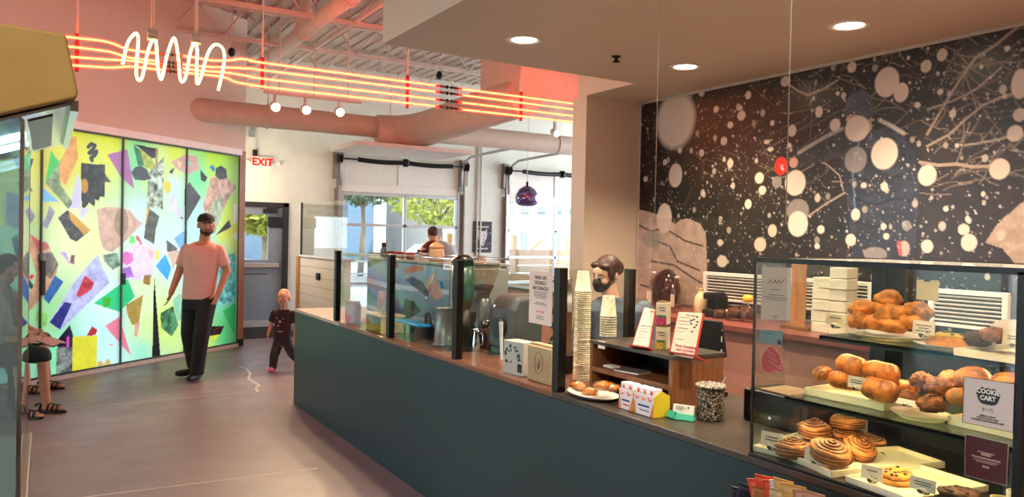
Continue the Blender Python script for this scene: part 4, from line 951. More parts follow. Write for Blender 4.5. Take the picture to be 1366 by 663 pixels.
for i in range(n2):
    o = proto.copy(); COL.objects.link(o); o.location = (cs.x, cs.y, uz+.001+i*dz); o.rotation_euler = (0, 0, rnd.random()*6)
    o['label'] = 'patterned paper cup upside down in the short stack on the wooden shelf unit'; o['group'] = 'paper cups in the short stack'

# ---- plate of wrapped pastries
m_plate = mat('grey white stoneware', 'd3d0cb', .3, var=.03); m_wplate = mat('white stoneware', 'e9e2d0', .3, var=.03)
m_gold = mat('baked golden', 'c97f2c', .5, var=.35, vs=28, bump=.25, bs=60, coat=.15)
pc = onZ(782, 527, CZ); 
t = thing('oval_plate', 'pale oval plate of wrapped pastries at the foot of the tall cup stack', 'plate', (2.135, 2.80, CZ+.001), R(90))
MB().lathe([(.0, .004), (.06, .004), (.07, .0), (.09, .003), (.115, .016), (.118, .019), (.113, .018), (.088, .008), (.0, .007)], n=36, sx=1.28, sy=.82).build('dish', m_plate, t)
m_film = glass('clear film', 'fff6e6', f0=.10, refl=1.3, rough=.12)
def lump(name, m, r, seed, amp=.18, fr=2.2, fine=.05, lev=4, parent=None, sub=3, flat=None):
    bm = bmesh.new(); bmesh.ops.create_icosphere(bm, subdivisions=sub, radius=1)
    for v_ in bm.verts:
        d = v_.co.normalized(); nn = mnoise.noise(d*fr+V((seed*3.1, seed, 0)))*amp + mnoise.noise(d*fr*3.5+V((seed, 7, seed)))*fine
        v_.co = V((d.x*r[0], d.y*r[1], d.z*r[2]))*(1+nn)
        if v_.co.z < -r[2]*.72: v_.co.z = -r[2]*.72
    me = bpy.data.meshes.new(name); bm.to_mesh(me); bm.free(); me.materials.append(m)
    for p in me.polygons: p.use_smooth = True
    o = bpy.data.objects.new(name, me); COL.objects.link(o)
    if parent: o.parent = parent
    return o
spots = [(750, 521, .06, 'wrapped golden pastry at the left end of the oval plate'), (772, 515, .062, 'wrapped golden pastry in the middle of the oval plate'), (786, 523, .05, 'wrapped golden pastry at the front of the oval plate'), (805, 515, .062, 'wrapped twisted pastry right of centre on the oval plate'), (820, 518, .045, 'wrapped pastry at the right end of the oval plate')]
for k, (x, y, r, lab) in enumerate(spots):
    p = onX(x, y, 2.125 + .02*(k % 2)); t = thing('wrapped_pastry', lab, 'pastry', p, R(60+35*k), 'wrapped pastries on the oval plate')
    lump('pastry', m_gold, (r*.72, r*.42, r*.34), k+1, .22, 2, .08, parent=t)
    lump('clear_wrap', m_film, (r*.86, r*.52, r*.42), k+9, .28, 3, .12, parent=t)

# ---- two tea cartons
m_ctn = mat('white carton', 'ece6ee', .45, var=.02); m_yel = mat('yellow carton', 'd7c22a', .45, var=.04); m_pp = mat('purple ink', '4a3b78', .5); m_or = mat('orange ink', 'e0803a', .5); m_redi = mat('red ink', 'd4343a', .5); m_gry = mat('grey ink', '77777c', .6)
def carton(lab, yA, yB, n, xf, rz=0):
    L_ = yA-yB; t = thing('tea_carton', lab, 'carton', (xf, yA, CZ+.001), rz, 'drink cartons on the counter')
    b = MB(); b.bb(0, .085, -L_, 0, 0, .085, 0); cb = b.build('carton_box', [m_ctn], t, bevel=.0015)
    b = MB(); b.bb(-.0004, .086, -L_-.0012, -L_-.0002, 0, .082); b.slab([(.0, -L_-.0006, .083), (.043, -L_-.0006, .105), (.086, -L_-.0006, .083)], (0, -.0006, 0)); b.build('yellow_end', m_yel, t)
    w = L_/n
    for i in range(n):
        y0 = -L_+i*w
        b = MB(); b.bb(.004, .05, y0+.005, y0+w-.005, .086, .112); b.build('pouch_top', m_ctn, t, bevel=.003)
        b = MB(); b.tube([(-.0012, y0+w*.25, .072), (-.0012, y0+w*.55, .062), (-.0012, y0+w*.75, .078)], .0045, 6, flat=.3); b.tube([(.0035, y0+w*.4, .09), (.0035, y0+w*.42, .104)], .004, 6); b.build('fruit_mark', m_or if i % 2 else m_redi, t)
    MB().slab([(-.0008, 0, 0), (-.0008, -.014, 0), (-.0008, -.008, .05), (-.0008, 0, .06)], (.0006, 0, 0)).build('corner_print', m_or, t); b = MB(); b.slab([(-.0008, -L_, 0), (-.0008, -L_+.022, 0), (-.0008, -L_+.004, .05), (-.0008, -L_, .055)], (.0006, 0, 0)); b.build('corner_print', m_or, t)
    b = MB(); b.bb(-.001, 0, -L_*.78, -L_*.22, .035, .043); b.build('brand_line', m_pp, cb)
    b = MB(); b.bb(-.001, 0, -L_*.78, -L_*.30, .018, .023); b.build('flavour_line', m_redi if n < 3 else m_gry, cb)
    return t
xf = 2.10; y0 = onX(826, 520, xf).y; y1 = onX(845, 530, xf).y; y2 = onX(872, 535, xf).y
carton('white drink carton with red lettering left of the yellow-ended one', y0, y1+.004, 2, xf)
carton('white drink carton with a yellow end beside the card holder', y1-.004, y2, 3, xf)
# business card holder
p = onZ(911, 560, CZ); t = thing('card_holder', 'small teal holder with a pack of white business cards', 'card holder', (p.x, p.y, CZ+.001), R(-62))
m_teal = mat('teal plastic', '2fa78c', .4)
b = MB(); b.slab([(-.048, -.022, 0), (.048, -.022, 0), (.048, .022, 0), (-.048, .022, 0)], (0, 0, .006)); b.bar((-.048, -.016, .004), (-.042, -.004, .03), .04, .012); b.slab([(-.048, -.022, .004), (.048, -.022, .004), (.046, -.012, .024), (-.046, -.012, .024)], (0, .004, .001)); b.slab([(-.046, .012, .004), (.046, .012, .004), (.042, .02, .04), (-.042, .02, .04)], (0, .004, .001)); b.build('holder', m_teal, t, bevel=.0015)
b = MB(); b.slab([(-.042, -.008, .007), (.042, -.008, .007), (.042, .004, .058), (-.042, .004, .058)], (0, .014, -.002)); b.build('business_cards', m_white, t)
Mx = Matrix.Translation((p.x, p.y, CZ+.001)) @ Matrix.Rotation(R(-62), 4, 'Z') @ frame((-.008, -.0045, .038), (1, 0, 0), (0, .23, 1))
b = MB()
for r_, (a, c) in enumerate(((-.022, .012), (-.022, .018), (-.022, .006))): b.prism([(a, .012-.006*r_), (c, .012-.006*r_), (c, .0145-.006*r_), (a, .0145-.006*r_)], 0, .0005, Mx)
b.prism([(.026, .008), (.034, .008), (.034, .016), (.026, .016)], 0, .0005, Mx); b.build('print', m_gry, t, W=True)
# speckled bin
m_speck = mat('speckled black vessel', '111011', .45, var=0)
nt = m_speck.node_tree; N = nt.nodes; L = nt.links; tcs = [n for n in N if n.type == 'TEX_COORD'][0]
ns = N.new('ShaderNodeTexNoise'); ns.inputs['Scale'].default_value = 150; ns.inputs['Detail'].default_value = 1.5; ns.inputs['Distortion'].default_value = 1.2; L.new(tcs.outputs['Object'], ns.inputs['Vector'])
rr = N.new('ShaderNodeValToRGB'); rr.color_ramp.interpolation = 'CONSTANT'; rr.color_ramp.elements[0].color = (.006, .006, .006, 1); rr.color_ramp.elements[1].position = .55; rr.color_ramp.elements[1].color = (.62, .56, .47, 1)
L.new(ns.outputs['Fac'], rr.inputs['Fac']); L.new(rr.outputs['Color'], N['Principled BSDF'].inputs['Base Color'])
p = onZ(940, 560, CZ); p.x += .03; t = thing('speckled_tub', 'black tub with white speckles standing on the counter', 'tub', (p.x, p.y, CZ+.001))
MB().lathe([(0, .0), (.050, .0), (.053, .004), (.055, .13), (.057, .135), (.052, .137), (.050, .13), (.047, .01), (0, .01)], n=36).build('tub_wall', m_speck, t)
b = MB(); b.lathe([(.055, .128), (.0605, .124), (.062, .136), (.058, .142), (.052, .139)], n=40); b.build('rolled_rim', m_speck, t)
MB().bar((.035, .0, .1), (.075, -.01, .165), .012, .004).build('tag_stick', m_galv, t)
# ================================================================== things on the wooden shelf unit
m_redac = mat('red board', 'd2402c', .4); m_paper = mat('sign paper', 'efe2d2', .6, var=.02); m_ink = mat('dark ink', '3a332f', .6); m_mag = mat('magenta ink', 'b8286a', .6)
def lean_sign(lab, quad, z, lean, cat='sign', board=True):
    TL, TR, BR, BL_ = quad; b0 = onZ(*BL_, z); b1 = onZ(*BR, z); e = (b1-b0); e.z = 0; e.normalize(); back = V((-e.y, e.x, 0))
    if back.dot(b0-CAM) < 0: back = -back
    u = V((0, 0, math.cos(lean)))+back*math.sin(lean); n = e.cross(u).normalized()
    t0 = onP(b0, n, *TL); t1 = onP(b0, n, *TR)
    if n.dot(CAM-b0) < 0: n = -n
    t = thing('menu_sign', lab, cat, (b0+b1)/2, 0)
    return t, b0, b1, t0, t1, e, u, n
t, b0, b1, t0, t1, e, u, n = lean_sign('leaning menu card on a red board left of the stacked drink cartons', ((859,410),(875,413),(866,464),(843,460.5)), uz+.010, R(22))
MB().slab([b0, b1, t1, t0], n*-.006).build('red_board', m_redac, t, W=True)
pp = MB().slab([b0+e*.004, b1-e*.004, t1-e*.004, t0+e*.004], n*.0012).build('paper', m_paper, t, W=True)
MB().slab([b0-V((0,0,.009))+n*.03, b1+e*.02-V((0,0,.009))+n*.03, b1+e*.02-V((0,0,.009))-n*.05, b0-V((0,0,.009))-n*.05], V((0, 0, .006))).build('red_foot', m_redac, t, W=True)
def bars(t, o, ex, uy, n, rows, m, name='print'):
    b = MB()
    for (a, c, y, h) in rows:
        p = [o+ex*a+uy*y, o+ex*c+uy*y, o+ex*c+uy*(y+h), o+ex*a+uy*(y+h)]; b.slab([q+n*.0013 for q in p], n*.0005)
    return b.build(name, m, t, W=True)
ux_ = (b1-b0); uy_ = (t0-b0)
bars(pp, b0, ux_, uy_, n, [(.15, .9, .52, .012), (.15, .6, .45, .006), (.15, .7, .38, .006), (.15, .5, .30, .006), (.15, .6, .22, .006), (.15, .45, .14, .006)], m_ink)
bars(pp, b0, ux_, uy_, n, [(.45, .9, .90, .02)], m_redi, 'red_heading')
t, b0, b1, t0, t1, e, u, n = lean_sign('leaning menu card with a cash note, right of the stacked drink cartons', ((905,416),(938,418),(927,474),(894,469)), uz+.010, R(22))
MB().slab([b0-e*.004, b1+e*.004, t1+e*.004, t0-e*.004], n*-.006).build('red_board', m_redac, t, W=True)
pp = MB().slab([b0+e*.003, b1-e*.003, t1-e*.003, t0+e*.003], n*.0012).build('paper', m_paper, t, W=True)
MB().slab([b0-V((0,0,.009))+n*.02, b1+e*.02-V((0,0,.009))+n*.02, b1+e*.02-V((0,0,.009))-n*.06, b0-V((0,0,.009))-n*.06], V((0, 0, .006))).build('red_foot', m_redac, t, W=True)
ux_ = (b1-b0); uy_ = (t0-b0)
bars(pp, b0, ux_, uy_, n, [(.35, .72, .93, .016), (.1, .5, .87, .008), (.1, .62, .78, .010), (.1, .55, .70, .006), (.1, .52, .60, .012), (.1, .4, .52, .006), (.1, .45, .33, .006)], m_ink)
b = MB()
for x, y in ((.80, .92), (.70, .85), (.85, .80), (.62, .74), (.78, .66), (.72, .55), (.84, .72), (.60, .82)): 
    c = b0+ux_*x+uy_*y+n*.0016; b.slab([c+ux_*.05*math.cos(a)+uy_*.022*math.sin(a) for a in [R(d) for d in range(0, 360, 45)]], n*.0005)
b.build('doodles', m_ink, pp, W=True)
nt_ = thing('paper_note', 'small white note reading Now Accepting cash payment taped to the right menu card', 'note', b0, 0)
c0 = b0+ux_*.22+uy_*.24+n*.003; c1 = b0+ux_*1.0+uy_*.24+n*.003; c2 = c1-uy_*.33+n*.004-ux_*.0; c3 = c0-uy_*.33+n*.004
MB().slab([c3, c2, c1, c0], n*.0008).build('sheet', m_paper, nt_, W=True)
Mx = frame((c0+c1+c2+c3)/4+n*.0014, ux_, uy_)
text(nt_, 'Now Accepting\ncash payment\n$$$', ux_.length*.135, Mx, m_mag, depth=.0004, bold=.0003)

def drink_carton(x, y, z0, lab, cA, cB, rz):
    p = onX(x, y, 2.37); t = thing('drink_carton', lab, 'drink carton', (2.37, p.y, z0), rz, 'stacked drink cartons'); w, h = .052, .098
    MB().bb(-w/2, w/2, -w/2, w/2, 0, h).build('carton_box', mat('cream carton', 'e6dcc2', .5), t, bevel=.003)
    MB().bb(-w/2-.0008, -w/2+.001, -w/2+.002, w/2-.002, .0, .040).build('fruit_print', mat('fruit '+cA, cA, .5, var=.45, vs=90), t)
    MB().bb(-w/2-.0012, -w/2+.001, -w/2+.006, w/2-.006, .030, .042).build('leaf_print', mat('leaf '+cB, cB, .5, var=.4, vs=90), t)
    b = MB(); b.bb(-w/2-.001, -w/2+.001, -w/2+.008, w/2-.012, .072, .077); b.bb(-w/2-.001, -w/2+.001, -w/2+.008, w/2-.018, .060, .065); b.build('print', m_gry, t)
    MB().bb(-w/2+.003, w/2-.003, -w/2+.003, w/2-.003, h, h+.004).cyl((-.008, 0, h+.004), (-.008, 0, h+.009), .010, n=14).build('gold_top', mat('gold foil', 'c9a04a', .25, metal=.8), t)
drink_carton(884, 455, uz+.001, 'small carton with green and yellow fruit, bottom one between the menu cards', 'c9c832', '4a8a3c', R(28))
drink_carton(885, 415, uz+.111, 'small carton with magenta fruit, top one between the menu cards', 'c2246c', '3c7a40', R(28))

# ---- things on the back bar under the mural
BX = 3.96; BZ = 1.101
m_clear = glass('bottle glass', 'f0e4d6', f0=.08, refl=1.2); m_frost = mat('frosted plastic', 'd9c3b2', .35, var=.06)
def bottle(x, y0, y1, wpx, lab, m, cap=None, cat='bottle', X=BX):
    p = onX(x, y0, X); d = (p-CAM).dot(fw); h = (y0-y1)/F*d; r = wpx/2/F*d; t = thing('bottle', lab, cat, (p.x, p.y, BZ))
    MB().lathe([(0, 0), (r*.9, 0), (r, .01), (r, h*.6), (r*.75, h*.74), (r*.38, h*.84), (r*.36, h*.95)], n=24).build('glass_body', m, t)
    MB().lathe([(r*.40, h*.93), (r*.40, h), (0, h)], n=18).build('cap', cap or m_frost, t)
    if m is m_clear: MB().bb(-r*1.02, -r*.98, -r*.5, r*.5, h*.15, h*.5).build('label', m_frost, t)
    return t
bottle(871, 424, 374, 14, 'clear bottle with pale neck on the back bar left of the dark glossy bag front', m_clear)
bottle(902, 424, 376, 15, 'clear frosted bottle on the back bar right of the dark glossy bag', m_clear)
t = bottle(934, 432, 396, 17, 'pale jug with yellow top behind the right menu card', mat('cream plastic', 'dfc79e', .4), mat('yellow lid', 'd9b14a', .4), 'jug')
pc = onX(880, 420, 4.08); d = (pc-CAM).dot(fw)
t = thing('coffee_bag', 'big dark brown glossy wrapped bag leaning on the back bar under the mural', 'bag', (4.13, pc.y, BZ+.13))
lump('bag_body', mat('glossy dark brown', '3a1512', .12, var=.3, vs=6, coat=.6), (.11, .125, .165), 4, .22, 1.6, .06, parent=t)
pc = onX(881, 408, 3.99); MB().bb(-.16, -.158, -.03, .03, -.06, .0).build('paper_label', m_paper, t)
# louvred white panels
def louvre(x0, x1, ytop0, lab):
    X = 4.22; a = onX(x0, ytop0, X); c = onX(x1, ytop0, X); y0, y1 = c.y, a.y; zt = onX(x0, ytop0, X).z; zb = zt-.205; L_ = y1-y0
    t = thing('louvred_panel', lab, 'louvred panel', (X, y0, zb))
    MB().bb(0, .03, 0, L_, .180, .205).bb(0, .03, 0, L_, 0, .018).bb(0, .03, 0, .03, .018, .18).bb(0, .03, L_-.03, L_, .018, .18).build('frame', m_white, t, bevel=.003)
    MB().bb(.022, .03, .03, L_-.03, .018, .18).build('dark_backing', mat('dark backing', '33251f', .6), t)
    b = MB()
    for k in range(7): b.box((.012, L_/2, .034+k*.022), (.018, L_-.06, .003), M=Matrix.Rotation(R(30), 4, 'Y'))
    b.build('slats', m_white, t)
    MB().bb(.0, .035, .02, .05, -(zb-BZ), 0).bb(.0, .035, L_-.05, L_-.02, -(zb-BZ), 0).build('legs', m_blackm, t)
louvre(938, 1164, 362, 'white louvred panel with dark slats under the mural left of the cake boxes')
louvre(1238, 1345, 384, 'white louvred panel seen through the pastry case above the yellow tart')
# small things along the back bar
def blob_jar(x, y, r, h, lab, m, top=None, cat='jar'):
    p = onX(x, y, 3.95); t = thing('jar', lab, cat, (p.x, p.y, BZ)); MB().lathe([(0, 0), (r, 0), (r*1.05, .01), (r*1.02, h*.75), (r*.7, h*.9), (r*.7, h)], n=22).build('jar_glass', m, t)
    if top: lump('contents', top, (r*.9, r*.9, h*.45), int(x), .3, 3, .1, parent=t).location = (0, 0, h*.45)
    return t
m_choc = mat('brown contents', '5a3626', .5, var=.4, vs=40)
blob_jar(962, 424, .05, .07, 'glass jar of brown bits on the back bar left of the yellow topped jar', m_clear, m_choc)
blob_jar(980, 425, .06, .10, 'glass jar of mixed brown bits just left of the case edge on the back bar', m_clear, m_choc)
t = blob_jar(997, 428, .05, .12, 'glass jar with a yellow lemon on top beside the case edge', m_clear, m_choc); lump('lemon', mat('lemon', 'e0b03a', .45), (.032, .04, .03), 3, .05, parent=t).location = (0, 0, .15)
t = thing('dark_mixer', 'small black appliance on the back bar below the louvred panel', 'appliance', (4.0, onX(955, 420, 4.0).y, BZ))
MB().bb(-.07, .07, -.07, .07, 0, .05).bb(.0, .07, -.05, .05, .05, .15).build('body', m_black, t, bevel=.012); MB().bb(-.09, .06, -.045, .045, .12, .17).build('head', m_black, t, bevel=.015)

# cake boxes stacked behind the case
m_box = mat('white cake box', 'efe4cd', .6, var=.02)
XB = 3.90
cols = [('left', 1082.5, 1105.5, [(369, 384), (384, 398), (398, 412), (412, 426), (426, 440)]), ('right', 1106, 1128.5, [(356, 371), (371, 386), (386, 400), (400, 414), (414, 428), (428, 441)])]
words = {0: 'topmost', 1: 'second from top', 2: 'third from top', 3: 'fourth from top', 4: 'fifth from top', 5: 'lowest'}
for nm, xa, xb, rows in cols:
    H0 = (onX((xa+xb)/2, rows[0][0], XB).z-BZ)/len(rows)
    for i in range(len(rows)):
        z0 = BZ+.001+(len(rows)-1-i)*H0; ya = onX(xa, 400, XB).y; yb = onX(xb, 400, XB).y; w_ = ya-yb
        pos = words[i] if i < len(rows)-1 else 'lowest'
        t = thing('cake_box', 'white cake box behind the pastry case, %s of the %s stack' % (pos, nm), 'box', (XB+rnd.uniform(-.004, .004), (ya+yb)/2+rnd.uniform(-.004, .004), z0), R(rnd.uniform(-2.5, 2.5)), 'white cake boxes')
        MB().bb(0, .105, -w_/2, w_/2, 0, H0-.006).build('carton', m_box, t, bevel=.002)
        MB().bb(-.0012, .0, -w_/2+.002, w_/2-.002, H0*.70, H0*.72).build('lid_flap', m_box, t)
# warm brown timber panel edge standing behind the case left part
t = thing('timber_board', 'upright varnished timber board behind the pastry case left side', 'board', (3.9, onX(1063, 420, 3.9).y, BZ))
MB().bb(0, .02, -.05, .05, 0, .40).build('board', wood('varnished board', 'a86a42', 'c78a5c', 3, .3, 'Z'), t, bevel=.004); MB().bb(-.03, .06, -.1, .1, -.0, .02).build('foot', m_wal, t)

# ---- till and black gear on the counter beyond the tub
p = onZ(985, 560, CZ); t = thing('card_terminal', 'black till box with papers on top between the tub and the pastry case', 'till', (2.52, 2.02, CZ))
MB().bb(-.10, .12, -.16, .16, 0, .13).build('housing', m_black, t, bevel=.01); MB().bb(-.105, -.1, -.12, .12, .03, .10).build('front_panel', m_blackm, t)
MB().bb(-.08, .08, -.11, .10, .131, .136).build('papers', mat('brown paper', '8d6a4c', .6), t); MB().cyl((-.106, .02, .035), (-.1, .02, .035), .006, n=12).build('lock', m_chrome, t)
t = thing('till_screen', 'black till screen on a stand behind the wooden shelf unit', 'screen', (2.66, 2.62, CZ)); 
MB().bb(-.06, .06, -.08, .08, 0, .02).cyl((0, 0, .02), (.0, 0, .18), .018).build('stand', m_black, t, bevel=.003); MB().box((0, 0, .27), (.02, .21, .17), M=Matrix.Rotation(R(-12), 4, 'Y')).build('display', m_black, t, bevel=.006); 
b = MB(); 
for z in (.2, .26, .31): b.bb(-.015, -.012, -.105, -.1, z, z+.025)
b.build('cable_tags', m_white, t)

# ================================================================== espresso machine with the collage reflection painted on its back
EX0, EX1, EY0, EY1, EZ0, EZ1 = 2.30, 2.76, 4.60, 6.15, .985, 1.44
t = thing('espresso_machine', 'big espresso machine with a collage reflection painted on its blue back behind the sneeze guard', 'espresso machine', (EX0, 5.4, CZ))
def mE(x, y): q = onX(x, y, EX0); return (q.y, q.z)
ESH = [('479.6,353 499.6,346 512,347 480.6,362','5a6a30',.6),('477.5,383 487,380 507,398.6 480.6,407','24683a',.2),('484,369 514,377 602,388 602,394 514,384 484,375','dfe6ea',.1),('484,404 520,415 602,432 602,437 520,421 484,409','b9c4c8',.1),
 ('540,373 551,369 572.5,382 570,397','17465f',.15),('538.5,359 551,354 564,354 566,361 542.6,365','d08468',.3),('566,380 580.6,359 585,377 591.5,396 580.6,401 572.5,390.5','d8a090',.25),('540,399 552,402 561.6,415 545,426 537,420','152550',.2),('586,374 591,377 593,386 588,384','2a7aa0',0),('526,352 530,348 532,356 528,358','8a2a34',.2),('555,343 578,340 577,352 560,352','6a2a2c',.3)]
ESP = [([mE(*map(float, q.split(','))) for q in s_.split()], rgb(c), mo, k) for k, (s_, c, mo) in enumerate(ESH)]
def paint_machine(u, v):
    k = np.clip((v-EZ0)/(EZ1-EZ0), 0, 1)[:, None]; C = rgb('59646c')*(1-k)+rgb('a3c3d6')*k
    C = C*(1+.25*(vnoise(u, v, 3, 70)[:, None]-.5))
    for P, c, mo, q in ESP:
        ii = np.nonzero(inpoly(u, v, P))[0]; C[ii] = mottled(c, u[ii], v[ii], mo, q+100) if mo else c
    return np.clip(C, 0, 1)
m_erefl = bpy.data.materials.new('machine reflection paint'); m_erefl.use_nodes = True; nt = m_erefl.node_tree; b_ = nt.nodes['Principled BSDF']; at = nt.nodes.new('ShaderNodeAttribute'); at.attribute_name = 'print'  # the print attribute holds the painted collage reflection here
nt.links.new(at.outputs['Color'], b_.inputs['Base Color']); b_.inputs['Roughness'].default_value = .25
MB().bb(EX0+.004, EX1, EY0, EY1, EZ0, EZ1-.02).build('body', m_alu, t, W=True, bevel=.02)
grid_mesh('back_reflection', (0, -5.4, -CZ), (0, 1, 0), (0, 0, 1), EY0+.01, EY1-.01, EZ0+.01, EZ1-.025, .006, paint_machine, m_erefl, t)
b = MB(); b.bb(EX0, EX1, EY0-.01, EY1+.01, EZ1-.02, EZ1); b.build('top_tray', m_alu, t, W=True, bevel=.004)
b = MB(); b.tube([(EX0+.01, EY0, EZ1+.03), (EX0+.01, EY1, EZ1+.03), (EX1-.01, EY1, EZ1+.03), (EX1-.01, EY0, EZ1+.03)], .006, 8, closed=True)
for y in (EY0, 5.1, 5.6, EY1): b.cyl((EX0+.01, y, EZ1), (EX0+.01, y, EZ1+.03), .005, n=8)
b.build('rail', m_chrome, t, W=True)
for x in (EX0+.06, EX1-.06):
    for y in (EY0+.12, EY1-.12): MB().lathe([(.03, 0), (.022, .02), (.02, EZ0-CZ)], (x, y, CZ), 16).build('leg', m_black, t, W=True)
b = MB(); b.bb(EX0+.03, EX1+.02, EY0+.05, EY1-.05, EZ0-.03, EZ0+.0); b.build('drip_tray', m_blackm, t, W=True)
for y in (4.9, 5.4, 5.9): b = MB(); b.cyl((EX1+.05, y, EZ0+.25), (EX1+.05, y, EZ0+.15), .035, n=18); b.bar((EX1+.05, y, EZ0+.16), (EX1+.25, y, EZ0+.14), .02, .02); b.build('group_head', m_chrome, t, W=True)
# things on top of the machine
m_rcup = mat('red cup', 'a8261e', .35)
for x, lab in ((522, 'small red cup on the machine top nearest its left end'), (534, 'small red cup in the middle of the machine top'), (547, 'small red cup on the machine top beside the dark bottle cap')):
    q = onX(x, 343, 2.38); o = MB().lathe([(0, 0), (.028, 0), (.035, .01), (.04, .05), (.037, .05), (.032, .012), (0, .012)], (q.x, q.y, EZ1+.001), 20).build('espresso_cup', m_rcup); tag(o, lab, 'cup', 'red cups on the espresso machine')
q = onX(512, 345, 2.36); t = thing('syrup_bottle', 'grey bottle with dark cap on the left of the espresso machine top', 'bottle', (q.x, q.y, EZ1+.001))
MB().lathe([(0, 0), (.03, 0), (.031, .06), (.02, .08), (.019, .085)], n=18).build('bottle_body', mat('smoke plastic', '6f7f86', .3), t); MB().lathe([(.021, .085), (.021, .12), (0, .12)], n=14).build('cap', mat('maroon cap', '5a1c1c', .4), t)
q = onX(582, 350, 2.40); t = thing('peach_jug', 'peach coloured jug with a spiked lid on the right end of the machine top', 'jug', (q.x, q.y, EZ1+.001))
m_peach = mat('peach plastic', 'd8a57a', .4, var=.05)
MB().lathe([(0, 0), (.05, 0), (.055, .01), (.055, .07), (.05, .10)], n=24).build('jug_body', m_peach, t); MB().lathe([(.056, .095), (.05, .11), (.02, .135), (.008, .137), (.006, .175), (0, .176)], n=22).build('lid', m_peach, t)
# near things on the counter by the guard: grey canister, coil, spoon, blue tray
q = onZ(588, 466, CZ); t = thing('steel_canister', 'tall grey canister on the counter left of the third guard post', 'canister', (q.x+.1, q.y+.16, CZ+.001)); q2 = t.location
MB().lathe([(0, 0), (.075, 0), (.08, .01), (.065, .02), (.062, .24), (.066, .25), (.0, .25)], n=28).build('canister_body', mat('brushed grey', '8b8d8c', .35, metal=.5), t)
q = onX(572, 430, 2.24); t = thing('cable_coil', 'black coiled cable hanging at the machine right of the blue tray', 'cable', q); b = MB()
for k in range(4): b.tube([(0, .045*math.cos(a)+.006*k, .03*math.sin(a)+.018*k-.02) for a in [R(d) for d in range(0, 360, 20)]], .006, 6, closed=True)
b.tube([(0, -.02, .05), (0, -.03, -.05), (.0, -.01, q.z*-1+CZ+.008)], .006, 6); b.build('coil', m_black, t)
q0 = onX(569, 398, 2.22); q1 = onX(582, 358, 2.22); t = thing('long_spoon', 'long thin steel bar spoon standing against the espresso machine', 'spoon', q0)
MB().cyl(q0, q1, .004, n=8).build('handle', m_chrome, t, W=True); MB().ball(q0, (.008, .012, .018)).build('bowl', m_chrome, t, W=True)
q = onX(551, 430, 2.20); t = thing('blue_lit_tray', 'shallow tray before the espresso machine, blue glow put into its colour', 'tray', (q.x, q.y, q.z-.012))
MB().bb(-.06, .05, -.22, .22, 0, .016).build('tray_body', mat('tray with blue glow', '2f9fe6', .25), t, bevel=.006); MB().bb(-.04, .03, -.03, .03, -(q.z-.012-CZ)+.002, 0).build('stand', m_chrome, t)  # blue light on the tray is put into its colour
# left bay: wooden riser with pitcher and cups
q = onZ(468, 432, CZ); t = thing('wooden_riser', 'small pale wooden riser on the counter behind the first guard pane', 'stand', (2.172, 5.42, CZ+.001))
MB().bb(-.092, .10, -.17, .17, .115, .13).bb(-.09, .09, -.16, -.145, 0, .115).bb(-.09, .09, .145, .16, 0, .115).build('riser_frame', wood('pale maple', 'd9b98c', 'ecd2a8', 3, .5, 'Y'), t, bevel=.003)
t = thing('glass_pitcher', 'round clear glass pitcher on the pale wooden riser', 'pitcher', (2.15, 5.30, CZ+.132))
MB().lathe([(0, 0), (.04, 0), (.055, .02), (.058, .05), (.04, .085), (.035, .10), (.045, .115)], n=24).build('pitcher_glass', glass('pitcher clear', 'eef4f6', f0=.12, refl=1.4), t); b = MB(); b.tube([(0, -.04, .1), (0, -.085, .09), (0, -.085, .05), (0, -.055, .03)], .006, 8); b.build('handle', glass('pitcher clear', 'eef4f6'), t)
t = thing('cup_sleeve_stack', 'tall stack of peach and white cups on the pale wooden riser', 'cup stack', (2.19, 5.52, CZ+.132)); b = MB()
for k in range(7): b.lathe([(0, .002), (.038, 0), (.03, .085), (0, .086)], (0, 0, k*.012), 20)
b.build('cups', mat('peach cup', 'd9b49a', .6), t)
t = thing('pink_packet', 'pink packet standing on the counter beside the first guard post', 'packet', (2.16, 6.08, CZ+.001), R(20)); MB().bb(-.04, .04, -.06, .06, 0, .15).build('packet', mat('dusty pink', 'c98a92', .55, var=.1), t, bevel=.012); MB().bb(-.03, .03, -.05, .05, .15, .17).build('crimp', mat('dusty pink', 'c98a92'), t)

# ================================================================== grinders bay
m_gr = mat('grinder grey', '55585a', .35, metal=.4); m_grd = mat('grinder dark', '1d1b1c', .4)
t = thing('coffee_grinder', 'coffee grinder with a big clear cone hopper behind the third guard pane', 'grinder', (2.46, 4.44, CZ+.001))
MB().bb(-.10, .10, -.10, .10, 0, .03).build('foot', m_grd, t, bevel=.01)
MB().lathe([(.075, .03), (.078, .06), (.078, .27), (.06, .29), (.055, .32)], n=30).build('body', m_gr, t)
MB().lathe([(.045, .32), (.05, .34), (.11, .50), (.113, .53)], n=32).build('hopper', glass('hopper plastic', 'efe6da', f0=.08, dirt=.12), t)
MB().lathe([(.115, .53), (.115, .545), (.0, .55)], n=32).build('hopper_lid', glass('smoke lid', 'b9b4ae', f0=.08, dirt=.15), t)
MB().lathe([(.0, .335), (.046, .336), (.075, .40), (.0, .41)], n=28).build('coffee_beans', mat('coffee beans', '3a2415', .5, var=.5, vs=90), t)
MB().bb(-.13, -.07, -.045, .045, .17, .23).cyl((-.11, 0, .17), (-.11, 0, .12), .02).build('spout', m_grd, t, bevel=.006)
t = thing('bean_hopper', 'green tinted bean hopper with black domed lid behind the third guard post', 'grinder', (2.24, 4.30, CZ+.001))
MB().bb(-.06, .06, -.06, .06, 0, .03).lathe([(.045, .03), (.05, .26)], n=24).build('body', m_grd, t); MB().lathe([(.05, .26), (.068, .33), (.068, .54)], n=28).build('green_hopper', mat('green plastic', '22443a', .35), t); MB().lathe([(.071, .54), (.064, .575), (.035, .60), (0, .605)], n=28).build('domed_lid', m_black, t)
